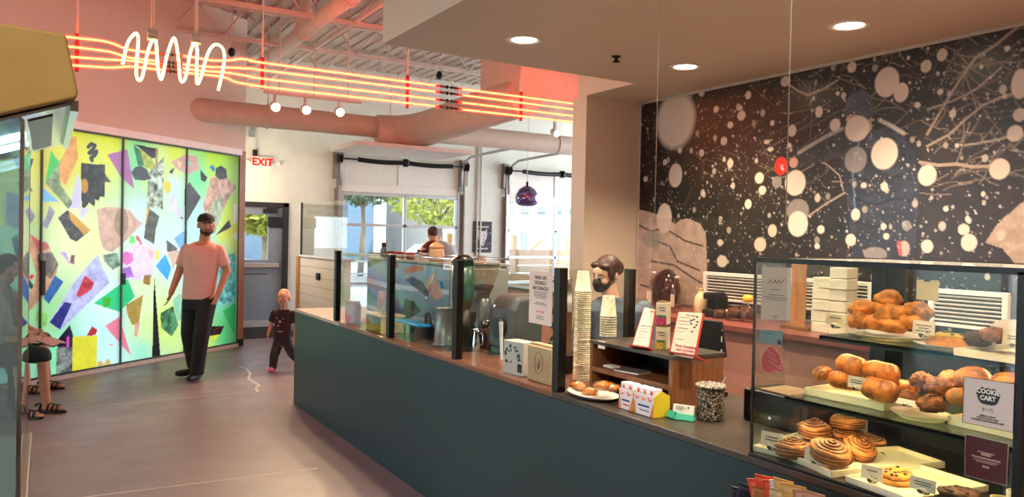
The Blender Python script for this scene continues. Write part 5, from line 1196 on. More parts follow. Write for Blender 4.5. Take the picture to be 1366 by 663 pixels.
q = onZ(636, 472, CZ); t = thing('milk_pitcher', 'stainless milk pitcher on the counter in front of the cone hopper grinder', 'pitcher', (2.33, onX(636, 470, 2.33).y, CZ+.001))
MB().lathe([(0, 0), (.048, 0), (.05, .004), (.045, .05), (.036, .115), (.038, .135), (.035, .135), (.033, .115), (.042, .05), (0, .01)], n=28).build('pitcher_body', m_chrome, t); b = MB(); b.tube([(0, -.036, .12), (.0, -.075, .11), (0, -.078, .06), (0, -.046, .04)], .005, 8); b.build('handle', m_chrome, t)
pg = onZ(690, 482, CZ); t = thing('batch_grinder', 'dark grey boxy grinder under a soft grey cover behind the tan bag', 'grinder', (2.50, onX(688, 470, 2.5).y, CZ+.001), R(14))
MB().bb(-.13, .13, -.13, .10, 0, .05).build('foot', m_grd, t, bevel=.015)
MB().prism([(-.15, .05), (.15, .05), (.15, .34), (.05, .37), (-.08, .36), (-.13, .28)], -.12, .10, Matrix.Rotation(R(90), 4, 'X')).build('covered_body', mat('soft grey cover', '4a4344', .45, var=.2, vs=9, bump=.3, bs=12), t, bevel=.04, seg=4)
MB().lathe([(.05, -.02), (.06, 0), (.06, .02)], (-.15, 0, .17), 24, M=Matrix.Rotation(R(-90), 3, 'Y')).build('burr_cap', m_grd, t); MB().cyl((-.15, .03, .30), (-.165, .03, .30), .008).build('knob', m_chrome, t)
t = thing('knock_box', 'dark brown round knock box between the pitcher and the grey grinder', 'knock box', (2.45, onX(655, 474, 2.45).y, CZ+.001)); MB().lathe([(0, 0), (.06, .0), (.075, .05), (.07, .12), (.05, .14), (.045, .13), (0, .06)], n=26).build('tub', mat('brown gloss', '4a2a22', .25), t); MB().cyl((0, -.06, .12), (0, .06, .12), .012).build('bar', m_grd, t)
t = thing('portafilter', 'black handled portafilter resting between the two grinders', 'portafilter', (2.43, onX(652, 445, 2.43).y+.02, CZ+.165)); MB().lathe([(.03, -.02), (.035, 0), (.035, .02)], n=20).cyl((0, 0, -.045), (0, 0, -.02), .01).build('basket', m_chrome, t); MB().cyl((0, .03, 0), (.0, .15, .01), .014, .011).build('handle', m_black, t)
q = onX(668, 468, 2.2); t = thing('white_scraper', 'tall white wedge shaped scraper in front of the grey grinder', 'scraper', (q.x, q.y, CZ+.001)); a = onX(668, 430, 2.2).z-CZ
MB().prism([(-.022, 0), (-.008, 0), (.022, a), (-.012, a)], -.004, .004, Matrix.Rotation(R(90), 4, 'Z') @ Matrix.Rotation(R(90), 4, 'X')).build('blade', m_white, t); MB().bb(-.01, .01, -.03, .0, -.0, .03).build('grip', mat('peach grip', 'd2987c', .5), t)
# printed carton, tan bag and tag
q = onZ(690, 507, CZ); t = thing('printed_carton', 'upright white carton with dark drawings behind the guard, left of the tan bag', 'carton', (2.13, onX(690, 500, 2.13).y, CZ+.001), R(8))
ya = onX(679, 480, 2.13).y-onX(701, 480, 2.13).y; hh = onX(690, 455, 2.13).z-CZ
MB().bb(-.03, .06, -ya/2, ya/2, 0, hh).build('carton_box', mat('pale carton', 'cfc6bd', .6), t, bevel=.002)
b = MB()
for k in range(16):
    y, z = rnd.uniform(-ya/2+.01, ya/2-.015), rnd.uniform(.015, hh-.02); b.box((-.0306, y, z), (.0014, rnd.uniform(.008, .028), rnd.uniform(.004, .022)), M=Matrix.Rotation(rnd.uniform(-.8, .8), 4, 'X'))
b.build('drawings', mat('slate ink', '4a5058', .6), t); MB().bb(-.0312, -.03, -ya/2+.01, -ya/2+.045, .015, .06).build('cup_drawing', m_ink, t)
hb = onX(718, 463, 2.10).z-CZ; yb = onX(703, 490, 2.1).y-onX(734, 490, 2.1).y; yc = onX(718.5, 490, 2.10).y
t = thing('paper_bag', 'tan paper bag with a faint line drawing beside the fourth guard post', 'bag', (2.10, yc, CZ+.001))
m_tan = mat('tan kraft paper', 'cda783', .7, var=.04)
MB().bb(0, .07, -yb/2, yb/2, 0, hb).build('bag_body', m_tan, t, bevel=.004); MB().bb(.015, .055, -yb/2+.004, yb/2-.004, hb, hb+.012).build('folded_top', m_tan, t)
b = MB(); b.tube([(-.001, .035*math.cos(a), hb*.55+.055*math.sin(a)) for a in [R(d) for d in range(0, 360, 15)]], .0012, 5, closed=True)
for k in range(6): b.tube([(-.001, 0, hb*.35), (-.001, rnd.uniform(-.025, .025), hb*(.4+.06*k))], .001, 5)
b.build('line_drawing', mat('rust ink', '9a6a48', .6), t)
t = thing('caddy', 'black wire caddy of small jars behind the tan bag', 'caddy', (2.36, yc+.22, CZ+.001)); MB().bb(-.06, .06, -.09, .09, 0, .10).build('tray', m_black, t, bevel=.006)
for k in range(3): MB().lathe([(0, .1), (.022, .1), (.022, .15), (.0, .16)], (0, -.05+.05*k, 0), 14).build('jar', mat('olive jar', '3f4030', .3), t)
MB().bb(-.015, .015, -.01, .01, .1, .26).build('handle', mat('tan kraft paper', 'cda783'), t)
# mask sign fixed to the guard
s0 = onX(702.5, 361, CXF); s1 = onX(733, 358.5, CXF); s2 = onX(732, 436, CXF); t = thing('mask_sign', 'tall paper sign about masks on the guard pane left of the fourth post', 'sign', (CXF+.02, (s0.y+s1.y)/2, s2.z))
SY0, SY1, ZS = s1.y, s0.y, s0.z-s2.z
MB().bb(-.0015, .0, SY0-t.location.y, SY1-t.location.y, 0, ZS).build('sheet', mat('pinkish paper', 'e2d0c8', .6), t)
def onsign(y, z): return frame((CXF+.0178, y, z), (0, -1, 0), (0, 0, 1))
yc2 = (SY0+SY1)/2
text(t, 'MASKS ARE\nSTRONGLY\nENCOURAGED', .026, onsign(yc2, s2.z+ZS*.78), m_ink, sx=.8)
b = MB()
for k, (wd, zf) in enumerate(((.12, .60), (.11, .565), (.12, .53), (.09, .495), (.07, .40), (.11, .37), (.06, .14), (.07, .10))): b.bb(-.0022, -.0014, -wd/2, wd/2, ZS*zf, ZS*zf+.004)
b.build('small_print', m_gry, t); b = MB()
for k in (-1, 0, 1): b.slab([(-.0022, .025*k+.008, ZS*.24), (-.0022, .025*k, ZS*.215), (-.0022, .025*k-.008, ZS*.24), (-.0022, .025*k, ZS*.26)], (.0007, 0, 0))
b.build('red_symbols', m_redi, t)
q = onX(592, 356, CXF); t = thing('small_sticker', 'small white sticker on the second guard pane near its top', 'sticker', (CXF+.0255, q.y, q.z)); MB().bb(-.001, .001, -.055, .055, -.018, .018).build('paper', m_white, t); MB().bb(-.002, -.001, -.035, .035, -.004, .004).build('print', m_gry, t)
# tap tower with levers beyond the cups
t = thing('tap_tower', 'brass and black lever tap tower between the guard post and tall cup stack', 'tap tower', (2.58, onX(757, 470, 2.58).y, CZ+.001))
MB().lathe([(.07, 0), (.07, .02), (.03, .03), (.022, .05), (.022, .34), (.028, .36), (0, .365)], n=22).build('column', mat('aged brass', '8a6a4a', .3, metal=.7), t)
for k in range(3):
    z = .14+k*.08; MB().cyl((-.09, .0, z), (.0, 0, z), .014).ball((-.10, 0, z), .022).build('tap', m_black, t)
for k in (-1, 1): MB().bar((-.02, .05*k, .30), (-.05, .07*k, .47), .03, .012).lathe([(.012, 0), (.02, .03), (0, .035)], (-.05, .07*k, .46), 12).build('lever', m_chrome, t)
MB().bb(-.11, .02, -.10, .10, .0, .035).build('drip_tray', m_chrome, t, bevel=.005)
# ================================================================== pastry case
KX0, KX1, KY0, KY1, KZ1 = 2.035, 2.70, .955, 1.797, 1.572
DK = .915     # deck
t = case = thing('pastry_case', 'glass pastry display case with black frame on the counter', 'display case', (KX0, 1.4, CZ))
b = MB(); b.bb(KX0-.006, KX1, KY0, KY1+.004, CZ+.0005, DK); b.build('base', m_black, t, W=True, bevel=.003)
for x, y in ((KX0+.004, KY1-.003), (KX0+.008, KY0+.012), (KX1-.012, KY1-.008), (KX1-.012, KY0+.012)):
    r = .004 if (x < 2.2 and y > 1.5) else .010; MB().bb(x-r, x+r, y-r, y+r, DK, KZ1-.01).build('corner_post', m_black, t, W=True)
MB().bb(KX0-.002, KX0+.016, KY0, KY1+.002, KZ1-.016, KZ1).bb(KX0, KX1, KY1-.008, KY1+.002, KZ1-.012, KZ1).bb(KX0, KX1, KY0, KY0+.012, KZ1-.012, KZ1).bb(KX1-.02, KX1, KY0, KY1, KZ1-.016, KZ1).build('top_frame', m_black, t, W=True)
m_case = glass('case glass', 'f6faf8', f0=.055, refl=1.0)
m_dusty = glass('dusty top glass', 'e8e4de', f0=.06, dirt=.22)
MB().bb(KX0+.001, KX0+.006, KY0+.02, KY1-.008, DK+.002, KZ1-.017).build('front_glass', m_case, t, W=True)
MB().bb(KX0+.012, KX1-.02, KY1-.004, KY1, DK+.002, KZ1-.013).build('end_glass', m_case, t, W=True)
MB().bb(KX0+.016, KX1-.02, KY0+.013, KY1-.009, KZ1-.008, KZ1-.003).build('top_glass', m_dusty, t, W=True)
ym = onX(1180, 400, KX1).y; yr = onX(1222, 400, KX1).y
b = MB(); b.bb(KX1-.022, KX1-.004, ym-.02, ym+.022, DK, KZ1-.016); b.build('door_post', m_black, t, W=True)
b = MB(); b.bb(KX1-.02, KX1-.012, yr+.03, ym-.02, DK, KZ1-.02); b.build('dark_door_panel', mat('smoked panel', '1a1c18', .2), t, W=True)
MB().bb(KX1-.02, KX1-.008, KY0+.02, KY1-.02, DK, 1.285).build('rear_skirt', m_blackm, t, W=True)
m_shelf = glass('shelf glass', 'cfe0d4', f0=.06, refl=1.0, dirt=.05); m_sedge = mat('green black glass edge', '10211a', .2)
S1, S2 = 1.30, 1.100
for z, x0 in ((S1, 2.338), (S2, 2.165)):
    o = MB().bb(x0+.003, KX1-.03, KY0+.03, KY1-.03, z-.008, z).build('shelf', m_shelf, t, W=True)
    MB().bb(x0, x0+.003, KY0+.03, KY1-.03, z-.017, z).bb(x0, x0+.022, KY0+.03, KY1-.03, z-.0095, z+.0005).build('shelf_edge', m_sedge, o, W=True)
    b = MB(); b.bar((x0+.01, KY1-.035, z-.014), (KX1-.03, KY1-.035, z-.014), .008, .012); b.bar((x0+.01, KY0+.035, z-.014), (KX1-.03, KY0+.035, z-.014), .008, .012); b.build('bracket', m_black, o, W=True)
m_strip = emitter('case lamp', (1, .64, .28), 34.)
for x, z in ((KX0+.018, KZ1-.014), (2.338+.005, S1-.014), (2.165+.005, S2-.014)):
    b = MB(); b.bb(x, x+.012, KY0+.06, KY1-.06, z, z+.004); b.build('light_strip', m_strip, t, W=True)
MB().lathe([(0, -.003), (.004, -.003), (.004, 0)], onX(1151, 557, 2.6), 12, M=Matrix.Rotation(R(90), 3, 'Y')).build('blue_indicator', emitter('blue led', (.05, .1, 1), 8), t, W=True)

m_tray = mat('ivory tray', 'e6dfc8', .35, var=.03)
def tray_from(px3, z, lab, h=.022, rim=.006, group='ivory trays in the pastry case'):
    """front-left, front-right and back-right corner seen in the photograph"""
    a, b_, c = [onZ(x, y, z) for x, y in px3]
    if b_.y < KY0+.03: k_ = (a.y-KY0-.03)/(a.y-b_.y); sh_ = (b_-a)*(1-k_); b_ = b_-sh_; c = c-sh_
    ex = b_-a; ey = c-b_; ey = ey - ex.normalized()*ey.dot(ex.normalized()); d = a+ey
    t = thing('serving_tray', lab, 'tray', (a+c)/2, 0, group)
    e1 = ex.normalized(); e2 = ey.normalized(); w_, l_ = ex.length, ey.length
    M = Matrix(((e1.x, e2.x, 0, a.x), (e1.y, e2.y, 0, a.y), (0, 0, 1, z+.001), (0, 0, 0, 1)))
    b = MB(); b.bb(0, w_, 0, l_, 0, .006, 0, M)
    b.bb(0, w_, 0, rim, 0, h, 0, M); b.bb(0, w_, l_-rim, l_, 0, h, 0, M); b.bb(0, rim, 0, l_, 0, h, 0, M); b.bb(w_-rim, w_, 0, l_, 0, h, 0, M)
    b.build('tray_body', m_tray, t, W=True, bevel=.0015)
    return t, M, w_, l_
m_crumb = mat('crumbs', '6a3f1c', .8)
def plate_at(c, r, z, lab, sx=1., sy=1., h=.016, rz=0):
    t = thing('serving_plate', lab, 'plate', (c.x, c.y, z+.001), rz)
    MB().lathe([(0, .005), (r*.6, .005), (r*.66, 0), (r*.72, .003), (r*.97, h), (r, h+.003), (r*.96, h+.001), (r*.7, .008), (0, .008)], n=40, sx=sx, sy=sy).build('dish', m_wplate, t); return t

# ---- pastry kinds
m_scone = mat('scone crust', 'c47e32', .6, var=.5, vs=26, bump=.8, bs=45)
m_crois = mat('croissant crust', 'c2711c', .32, var=.65, vs=24, bump=.25, bs=70, coat=.25)
m_croisd = mat('croissant dark stripe', '74380f', .4, var=.3, vs=30)
m_roll = mat('cinnamon roll dough', 'b9793a', .42, var=.35, vs=22, bump=.3, bs=50, coat=.2)
m_fill = mat('cinnamon filling', '5a2c12', .5, var=.4, vs=60)
m_cake = mat('brown crumble', '8a5530', .7, var=.6, vs=55, bump=.8, bs=80)
m_cookie = mat('cookie dough', 'c8893c', .7, var=.35, vs=40, bump=.5, bs=70)
m_dcookie = mat('dark cookie', '4a3020', .8, var=.5, vs=60, bump=.7, bs=90)
m_chip = mat('chocolate chip', '2c160c', .5)
def scone(lab, p, r, seed, rz=0, tilt=0):
    t = thing('scone', lab, 'scone', p, rz, 'scones heaped on the top shelf'); t.rotation_euler = (tilt, tilt*.5, rz)
    r *= 1.2; lump('scone_crust', m_scone, (r*1.2, r*.9, r*.72), seed, .34, 1.9, .16, parent=t)
    b = MB(); rr = random.Random(seed)
    for k in range(10):
        a = rr.random()*6.28; q = rr.random()*.75; c = (math.cos(a)*q*r, math.sin(a)*q*r*.8, r*.56*(1-q*q*.5)); b.ball(c, (r*.10, r*.08, r*.05), 6, 4)
    b.build('crust_bits', m_crois, t); return t
def croissant(lab, p, L_, rz, seed, group='croissants on the middle shelf', tilt=0, pillow=False):
    t = thing('croissant', lab, 'croissant', p, rz, group); t.rotation_euler = (tilt, 0, rz)
    b = MB(); st = MB(); n = 46; P = []; rs = []
    for i in range(n):
        f_ = i/(n-1)*2-1; a = f_*(.5 if pillow else 1.15); Rr = L_*(1.3 if pillow else .5)
        x = math.sin(a)*Rr; y = (math.cos(a)-1)*Rr
        prof = (1-abs(f_)**(6 if pillow else 2.2))**.6
        seg = abs(math.sin((f_*(4.5 if pillow else 3.8))*math.pi)); w_ = L_*(.385 if pillow else .33)*(.16+.84*prof)*(.86+.14*seg**.5)
        P.append((x, y, 0)); rs.append(max(w_, L_*.02))
    b.tube(P, rs, 20, flat=1.0); b.v = [V((q.x, q.y, q.z*.92)) for q in b.v]
    b.build('crust', m_crois, t)
    for i in range(3, n-3):
        f_ = i/(n-1)*2-1; seg = abs(math.sin((f_*(4.5 if pillow else 3.8))*math.pi))
        if seg < .26:
            c = V(P[i]); ang = [R(d) for d in range(-20, 201, 20)]; tx = (V(P[i+1])-V(P[i-1])).normalized(); nx = V((-tx.y, tx.x, 0))
            st.tube([c+nx*math.cos(a)*rs[i]*1.0+V((0, 0, math.sin(a)*rs[i]*.92)) + tx*(.14*L_*(a-1.57)*.12) for a in ang], L_*.022, 6)
    if st.v: st.build('layer_lines', m_croisd, t)
    return t
def roll(lab, p, r, h, rz=0, tilt=(0, 0), group='cinnamon rolls on the case floor', turns=4.2):
    t = thing('cinnamon_roll', lab, 'cinnamon roll', p, rz, group); t.rotation_euler = (tilt[0], tilt[1], rz)
    b = MB(); n = 120; wd = r/turns
    P = []; rs = []
    for i in range(n):
        f_ = i/(n-1); a = f_*turns*2*math.pi; q = r*.88*(1-f_)+.004; P.append((math.cos(a)*q, math.sin(a)*q, h*.45+h*.34*f_**.8 + .002*math.sin(a*3))); rs.append(wd*.62*(1-.35*f_))
    b.tube(P, rs, 10)
    b.lathe([(0, 0), (r*.88, 0), (r*1.0, h*.18), (r*1.0, h*.42), (r*.92, h*.58), (r*.5, h*.74), (0, h*.8)], n=36)
    sd_ = random.Random(int(p.x*1e5)).random()*9
    b.v = [q*(1+.07*mnoise.noise(q*38+V((sd_, 0, 0)))) for q in b.v]; b.build('dough', m_roll, t)
    f = MB(); P2 = []
    for i in range(n-6):
        f_ = i/(n-1); a = f_*turns*2*math.pi; q = (r*.88*(1-f_)+.004)-wd*.50; 
        if q < .004: break
        P2.append((math.cos(a)*q, math.sin(a)*q, h*.53+h*.34*f_**.8))
    f.tube([V((q[0], q[1], q[2]+.004)) for q in P2], wd*.22, 6)
    for kz, ph in ((.16, 0), (.30, 40), (.44, 95)): f.tube([(math.cos(R(d))*r*(1.012-.05*abs(kz-.3)), math.sin(R(d))*r*(1.012-.05*abs(kz-.3)), h*(kz+.035*math.sin(R(d*2+ph)))) for d in range(0, 360, 10)], .0024, 5, closed=True)
    f.build('filling', m_fill, t); return t
def crumble(lab, p, r, seed, group='crumble muffins on the middle shelf'):
    t = thing('crumble_muffin', lab, 'muffin', p, seed, group); lump('cake', m_cake, (r, r*.9, r*.72), seed, .30, 2.4, .16, parent=t)
    b = MB(); rr = random.Random(seed)
    for k in range(22):
        a = rr.random()*6.28; ph = rr.random()*1.2; d = V((math.sin(ph)*math.cos(a), math.sin(ph)*math.sin(a)*.9, math.cos(ph)*.72))*r*1.02; s_ = r*rr.uniform(.06, .13); b.ball(d, (s_, s_*.8, s_*.7), 6, 4)
    b.build('streusel', m_crois if seed % 2 else m_cake, t); return t
def cookie(lab, p, r, m, seed, group='cookies on the case floor', h=.014, tilt=0):
    t = thing('cookie', lab, 'cookie', p, seed, group); t.rotation_euler = (tilt, 0, seed)
    bm_ = MB(); bm_.lathe([(0, 0), (r*.9, 0), (r, h*.4), (r*.94, h*.8), (r*.6, h), (0, h*1.08)], n=30); 
    bm_.v = [V((q.x*(1+.05*math.sin(5*math.atan2(q.y, q.x)+seed)), q.y*(1+.05*math.sin(4*math.atan2(q.y, q.x))), q.z*(1+.18*mnoise.noise(q*90+V((seed, 0, 0)))))) for q in bm_.v]; bm_.build('dough', m, t)
    b = MB(); rr = random.Random(seed)
    for k in range(12): a = rr.random()*6.28; q = r*.82*rr.random()**.5; b.ball((math.cos(a)*q, math.sin(a)*q, h*.98), (.0055, .0045, .004), 6, 4)
    b.build('chips', m_chip, t); return t
def card(lab, x, y, x1, y1, X, lean=8, lines=2, pebble=True, yaw=0):
    """paper label: photo corners top-left (x,y) and bottom-right (x1,y1) of the card at depth X, on a speckled stone foot"""
    a = onX(x, y, X); c = onX(x1, y1, X); w_ = abs(a.y-c.y); h = abs(a.z-c.z)*.92; p = V((X, (a.y+c.y)/2, min(a.z, c.z)))
    t = thing('price_card', lab, 'label card', p, R(yaw), 'paper labels in the pastry case')
    M = Matrix.Rotation(R(lean), 4, 'Y')
    cd_ = MB().bb(0, .0012, -w_/2, w_/2, 0, h, 0, M).build('card', mat('label paper', 'd9d4c8', .6, var=.02), t)
    b = MB(); rr = random.Random(int(x))
    for k in range(lines):
        q = w_*rr.uniform(.22, .36); z = h*(.62-.2*k); b.bb(-.0007, .0, -q, q, z, z+h*.07, 0, M)
    if lines: b.build('print', m_ink, cd_)
    if pebble:
        f = lump('stone_foot', mat_terr, (.010, w_*.26, h*.28), int(y), .06, 2, 0, parent=t); f.location = (.001, -w_*.05, -h*.02)
    return t
mat_terr = mat('terrazzo stone', 'c9c6b4', .4, var=0)
nt = mat_terr.node_tree; N = nt.nodes; L = nt.links; tcs = [n for n in N if n.type == 'TEX_COORD'][0]; vo = N.new('ShaderNodeTexVoronoi'); vo.inputs['Scale'].default_value = 170; L.new(tcs.outputs['Object'], vo.inputs['Vector'])
rr_ = N.new('ShaderNodeValToRGB'); rr_.color_ramp.interpolation = 'CONSTANT'; rr_.color_ramp.elements[0].color = (.03, .035, .03, 1); rr_.color_ramp.elements[1].position = .36; rr_.color_ramp.elements[1].color = (.62, .58, .45, 1)
L.new(vo.outputs['Color'], rr_.inputs['Fac']); L.new(rr_.outputs['Color'], N['Principled BSDF'].inputs['Base Color'])

# ---- top shelf
zt = S1+.001
pc = onX(1187, 436, 2.47); pl = plate_at(V((2.47, pc.y, 0)), .125, S1, 'ivory round plate under the heap of golden scones on the top shelf', 1, 1)
XS = 2.45
for k, (x, y, r, X, lab) in enumerate([(1148, 428, .036, 2.42, 'golden scone at the lower left of the scone heap'), (1166, 432, .034, 2.40, 'golden scone at the front bottom of the scone heap'), (1192, 434, .034, 2.41, 'flat golden scone at the front right bottom of the scone heap'), (1215, 430, .034, 2.44, 'golden scone at the lower right of the scone heap behind the label'),
   (1152, 413, .042, 2.46, 'big rounded golden scone on the left of the scone heap'), (1180, 414, .038, 2.47, 'golden scone in the middle of the scone heap'), (1193, 420, .040, 2.43, 'long golden scone slanting across the front of the scone heap'), (1223, 417, .040, 2.48, 'golden scone on the right of the scone heap'), (1184, 400, .038, 2.49, 'square topped golden scone crowning the scone heap')]):
    p = onX(x, y, X); scone(lab, p, r, k+21, k*.9, .15*math.sin(k*2.1))
pc = onX(1262, 452, 2.44); plate_at(V((2.44, pc.y-.01, 0)), .095, S1, 'ivory round plate under the yellow topped tart on the top shelf', 1, 1.1, .012)
t = thing('tart_slice', 'yellow topped tart slice on the ivory plate right of the scones', 'tart', (2.43, onX(1271, 450, 2.43).y, S1+.011), R(4))
hw = (onX(1243, 450, 2.43).y-onX(1299, 450, 2.43).y)/2
MB().bb(-.045, .05, -hw, hw, 0, .030).build('crust', m_cake if False else m_cookie, t, bevel=.006)
MB().bb(-.041, .046, -hw+.004, hw-.004, .030, .036).build('yellow_topping', mat('lemon custard', 'e3c452', .4, var=.15, vs=50), t, bevel=.002)
b = MB(); rr = random.Random(4)
for k in range(9): b.ball((rr.uniform(-.03, .03), rr.uniform(-hw+.01, hw-.01), .038), (.007, .006, .004), 6, 4)
b.build('green_garnish', mat('olive garnish', '7a7428', .5), t)
a = onX(1272, 470, 2.34); tt, M, w_, l_ = tray_from(((1272, 474), (1380, 490), (1400, 474)), S1, 'ivory tray at the right end of the top shelf', .022, .006)
for k, (x, y, r, lab, m) in enumerate([(1303, 453, .042, 'dark chocolate pastry beside the yellow tart on the top shelf', m_dcookie), (1326, 447, .040, 'dark brown pastry at the right of the top shelf behind the label', m_cake)]):
    p = onX(x, y, 2.43); t = thing('chocolate_pastry', lab, 'pastry', p, k, 'dark pastries on the top shelf'); lump('pastry', m, (r, r*.95, r*.62), 60+k, .2, 2.4, .1, parent=t)
p = onX(1352, 440, 2.48); t = thing('iced_bun', 'pale iced bun at the right edge of the top shelf', 'bun', p); lump('icing', mat('white icing', 'd8cfcf', .35, var=.1), (.05, .06, .032), 77, .14, 2, .04, parent=t); q = lump('bun_base', m_cake, (.052, .062, .03), 78, .1, parent=t); q.location = (0, 0, -.018)
card('pale label card left of the scone plate on the top shelf', 1101, 416, 1127, 436, 2.38, lines=1)
card('pale label card in front of the scone plate on the top shelf', 1217, 425, 1246, 448, 2.37, lines=3)
card('pale label card at the right edge of the top shelf', 1337, 440, 1370, 462, 2.36)

# ---- middle shelf
tt, M, w_, l_ = tray_from(((1073, 527), (1179, 549), (1210, 541)), S2, 'long ivory tray of croissants on the middle shelf', .026, .007)
ZC = S2+.03
for k, (x, y, X, L_, rz, pil, lab) in enumerate([(1096, 499, 2.27, .066, 20, False, 'small golden croissant at the left end of the croissant tray'), (1128, 508, 2.27, .062, 100, True, 'croissant lying low behind the croissant label'), (1135, 488, 2.30, .074, 60, True, 'big glossy croissant at the top left of the croissant heap'), (1175, 497, 2.29, .072, 75, True, 'big glossy croissant at the top right of the croissant heap'), (1172, 520, 2.235, .075, 70, True, 'striped croissant at the front right of the croissant tray'), (1206, 517, 2.33, .06, 110, False, 'small croissant at the far right behind the croissant tray')]):
    p = onX(x, y, X); croissant(lab, p, L_*1.38, R(rz), k, pillow=pil)
card('pale label card standing in the croissant tray', 1131, 499, 1153, 520, 2.215, lines=2)
pc = onX(1228, 548, 2.26); plate_at(V((2.265, pc.y, 0)), .09, S2, 'ivory oval plate of crumble muffins on the middle shelf', .85, 1.0)
for k, (x, y, X, r, lab) in enumerate([(1230, 508, 2.31, .036, 'knobbly brown muffin at the back left of the muffin plate'), (1252, 517, 2.29, .043, 'big knobbly brown muffin in the middle of the muffin plate'), (1211, 531, 2.26, .033, 'flat dark muffin at the left of the muffin plate'), (1243, 540, 2.235, .040, 'dark nutty muffin at the front of the muffin plate'), (1268, 505, 2.38, .034, 'brown muffin at the far back right of the muffin plate')]):
    crumble(lab, onX(x, y, X), r, k+31)
card('small pale label card lying on the muffin plate', 1195, 528, 1222, 543, 2.20, 40, lines=0)
tt, M, w_, l_ = tray_from(((1264, 566), (1375, 592), (1400, 580)), S2, 'ivory tray of golden buns at the right end of the middle shelf', .026, .007)
for k, (x, y, X, r, m, lab) in enumerate([(1281, 530, 2.25, .040, m_roll, 'brown bun at the left of the bun tray beside the cookie cart sign'), (1299, 506, 2.30, .054, m_crois, 'large golden bun showing above the cookie cart sign'), (1345, 512, 2.28, .046, m_crois, 'long golden bun right of the cookie cart sign'), (1364, 530, 2.24, .040, m_crois, 'golden bun at the far right edge beside the cookie cart sign')]):
    t = thing('golden_bun', lab, 'bun', onX(x, y, X), k, 'golden buns on the middle shelf'); lump('bun_crust', m, (r, r*.92, r*.7), 80+k, .06, 1.6, .03, parent=t)
    b = MB(); b.tube([(math.cos(R(d))*r*.62, math.sin(R(d))*r*.55, r*.52) for d in range(0, 200, 20)], r*.03, 6); b.build('score_line', m_croisd, t)
# jars with black caps behind the glass at the right
for k, x in enumerate((1322, 1333, 1344, 1355)):
    q = onX(x, 490, 2.60); t = thing('spice_jar', 'small jar with black cap at the back of the middle shelf, %s from the left' % ['first', 'second', 'third', 'fourth'][k], 'jar', (2.60, q.y, S2+.001), 0, 'black capped jars in the case')
    h = q.z-S2; MB().lathe([(0, 0), (.014, 0), (.015, h*.7), (.011, h*.8)], n=16).build('jar_body', mat('blue grey jar', '6f8696', .3), t); MB().lathe([(.013, h*.8), (.013, h*1.02), (0, h*1.02)], n=16).build('cap', m_black, t)

# ---- case floor
ZF = DK+.001
tray_from(((1002, 601), (1054, 614), (1140, 588)), DK, 'ivory tray at the left end of the case floor', .018, .006)
tray_from(((1053, 614), (1108, 638), (1216, 609)), DK, 'ivory tray with crumbs holding the biggest cinnamon roll', .020, .007)
tray_from(((1127, 643), (1215, 675), (1300, 650)), DK, 'ivory tray of pale cookies on the case floor', .018, .006)
TZ = DK+.009
q = onZ(1058, 609, TZ); roll('cinnamon roll at the left of the case floor behind the leftmost label', q, .054, .070, .4, (.0, .05)); 
q = onZ(1078, 592, TZ); q.z += .012; roll('cinnamon roll half hidden behind the leftmost roll', q+V((.06, .02, 0)), .056, .075, 2.0)
q = onZ(1122, 592, TZ); q = q+V((.05, .0, 0)); roll('cinnamon roll at the bottom of the stacked pair at the back', q, .062, .052, 1.2)
roll('cinnamon roll on top of the stacked pair at the back', q+V((0, .012, .050)), .057, .060, 2.6, (.06, .0))
q = onZ(1148, 598, TZ); roll('cinnamon roll at the back right edge of the crumb tray', q+V((.05, -.0, 0)), .05, .045, 3.3)
q = onZ(1104, 622, TZ); roll('biggest cinnamon roll leaning at the front of the crumb tray', q+V((.01, 0, .022)), .062, .070, .9, (.10, -.24), turns=4.6)
q = onZ(1140, 612, TZ); roll('cinnamon roll tucked right of the biggest roll on the crumb tray', q+V((.015, 0, .018)), .050, .060, 2.2, (-.35, -.35))
b = MB(); rr = random.Random(9)
for k in range(30): p = onZ(rr.gauss(1168, 12), rr.gauss(602, 4), TZ); b.ball((p.x, p.y, p.z), rr.uniform(.0012, .003), 5, 3)
tag(b.build('pastry_crumbs', m_crumb), 'brown crumbs scattered on the empty right part of the crumb tray', 'crumbs', kind='stuff')
q = onZ(1197, 644, TZ); cookie('pale cookie at the bottom of the stacked pair of chip cookies', q, .044, m_cookie, 3, h=.016); cookie('pale chip cookie on top of the stacked pair of cookies', q+V((.004, .006, .017)), .043, m_cookie, 5, h=.016, tilt=.12)
q = onZ(1272, 664, TZ); cookie('dark chocolate cookie at the back bottom right of the case floor', q+V((.04, .0, .0)), .048, m_dcookie, 7, h=.018); cookie('dark chocolate cookie in front at the bottom edge of the photo', q+V((-.02, -.02, .014)), .05, m_dcookie, 8, h=.018, tilt=.1)
card('pale label card at the left end of the case floor', 1017, 572, 1041, 600, 2.075, lines=2, yaw=14)
card('pale label card in front of the biggest cinnamon roll', 1073, 594, 1104, 622, 2.065, lines=1, yaw=0)
card('pale label card beside the stacked pair of pale cookies', 1150, 617, 1175, 644, 2.075, lines=1, yaw=12)
card('pale label card beside the dark chocolate cookies', 1214, 632, 1247, 660, 2.075, lines=2, yaw=4)
for k, (x, y) in enumerate(((1335, 664), (1357, 656))):
    p = onX(x, y, 2.10); t = thing('glass_cup', 'small pale cup at the bottom right corner of the case, %s' % ['nearer one', 'farther one'][k], 'cup', (2.10, p.y, DK+.001)); MB().lathe([(0, 0), (.018, 0), (.024, p.z-DK), (.021, p.z-DK), (.016, .006), (0, .006)], n=22).build('cup_wall', mat('pale green glaze', 'b9b48a', .3), t); MB().lathe([(0, (p.z-DK)*.8), (.019, (p.z-DK)*.8)], n=18, sm=False).build('filling', m_cream if 'm_cream' in globals() else m_tray, t)
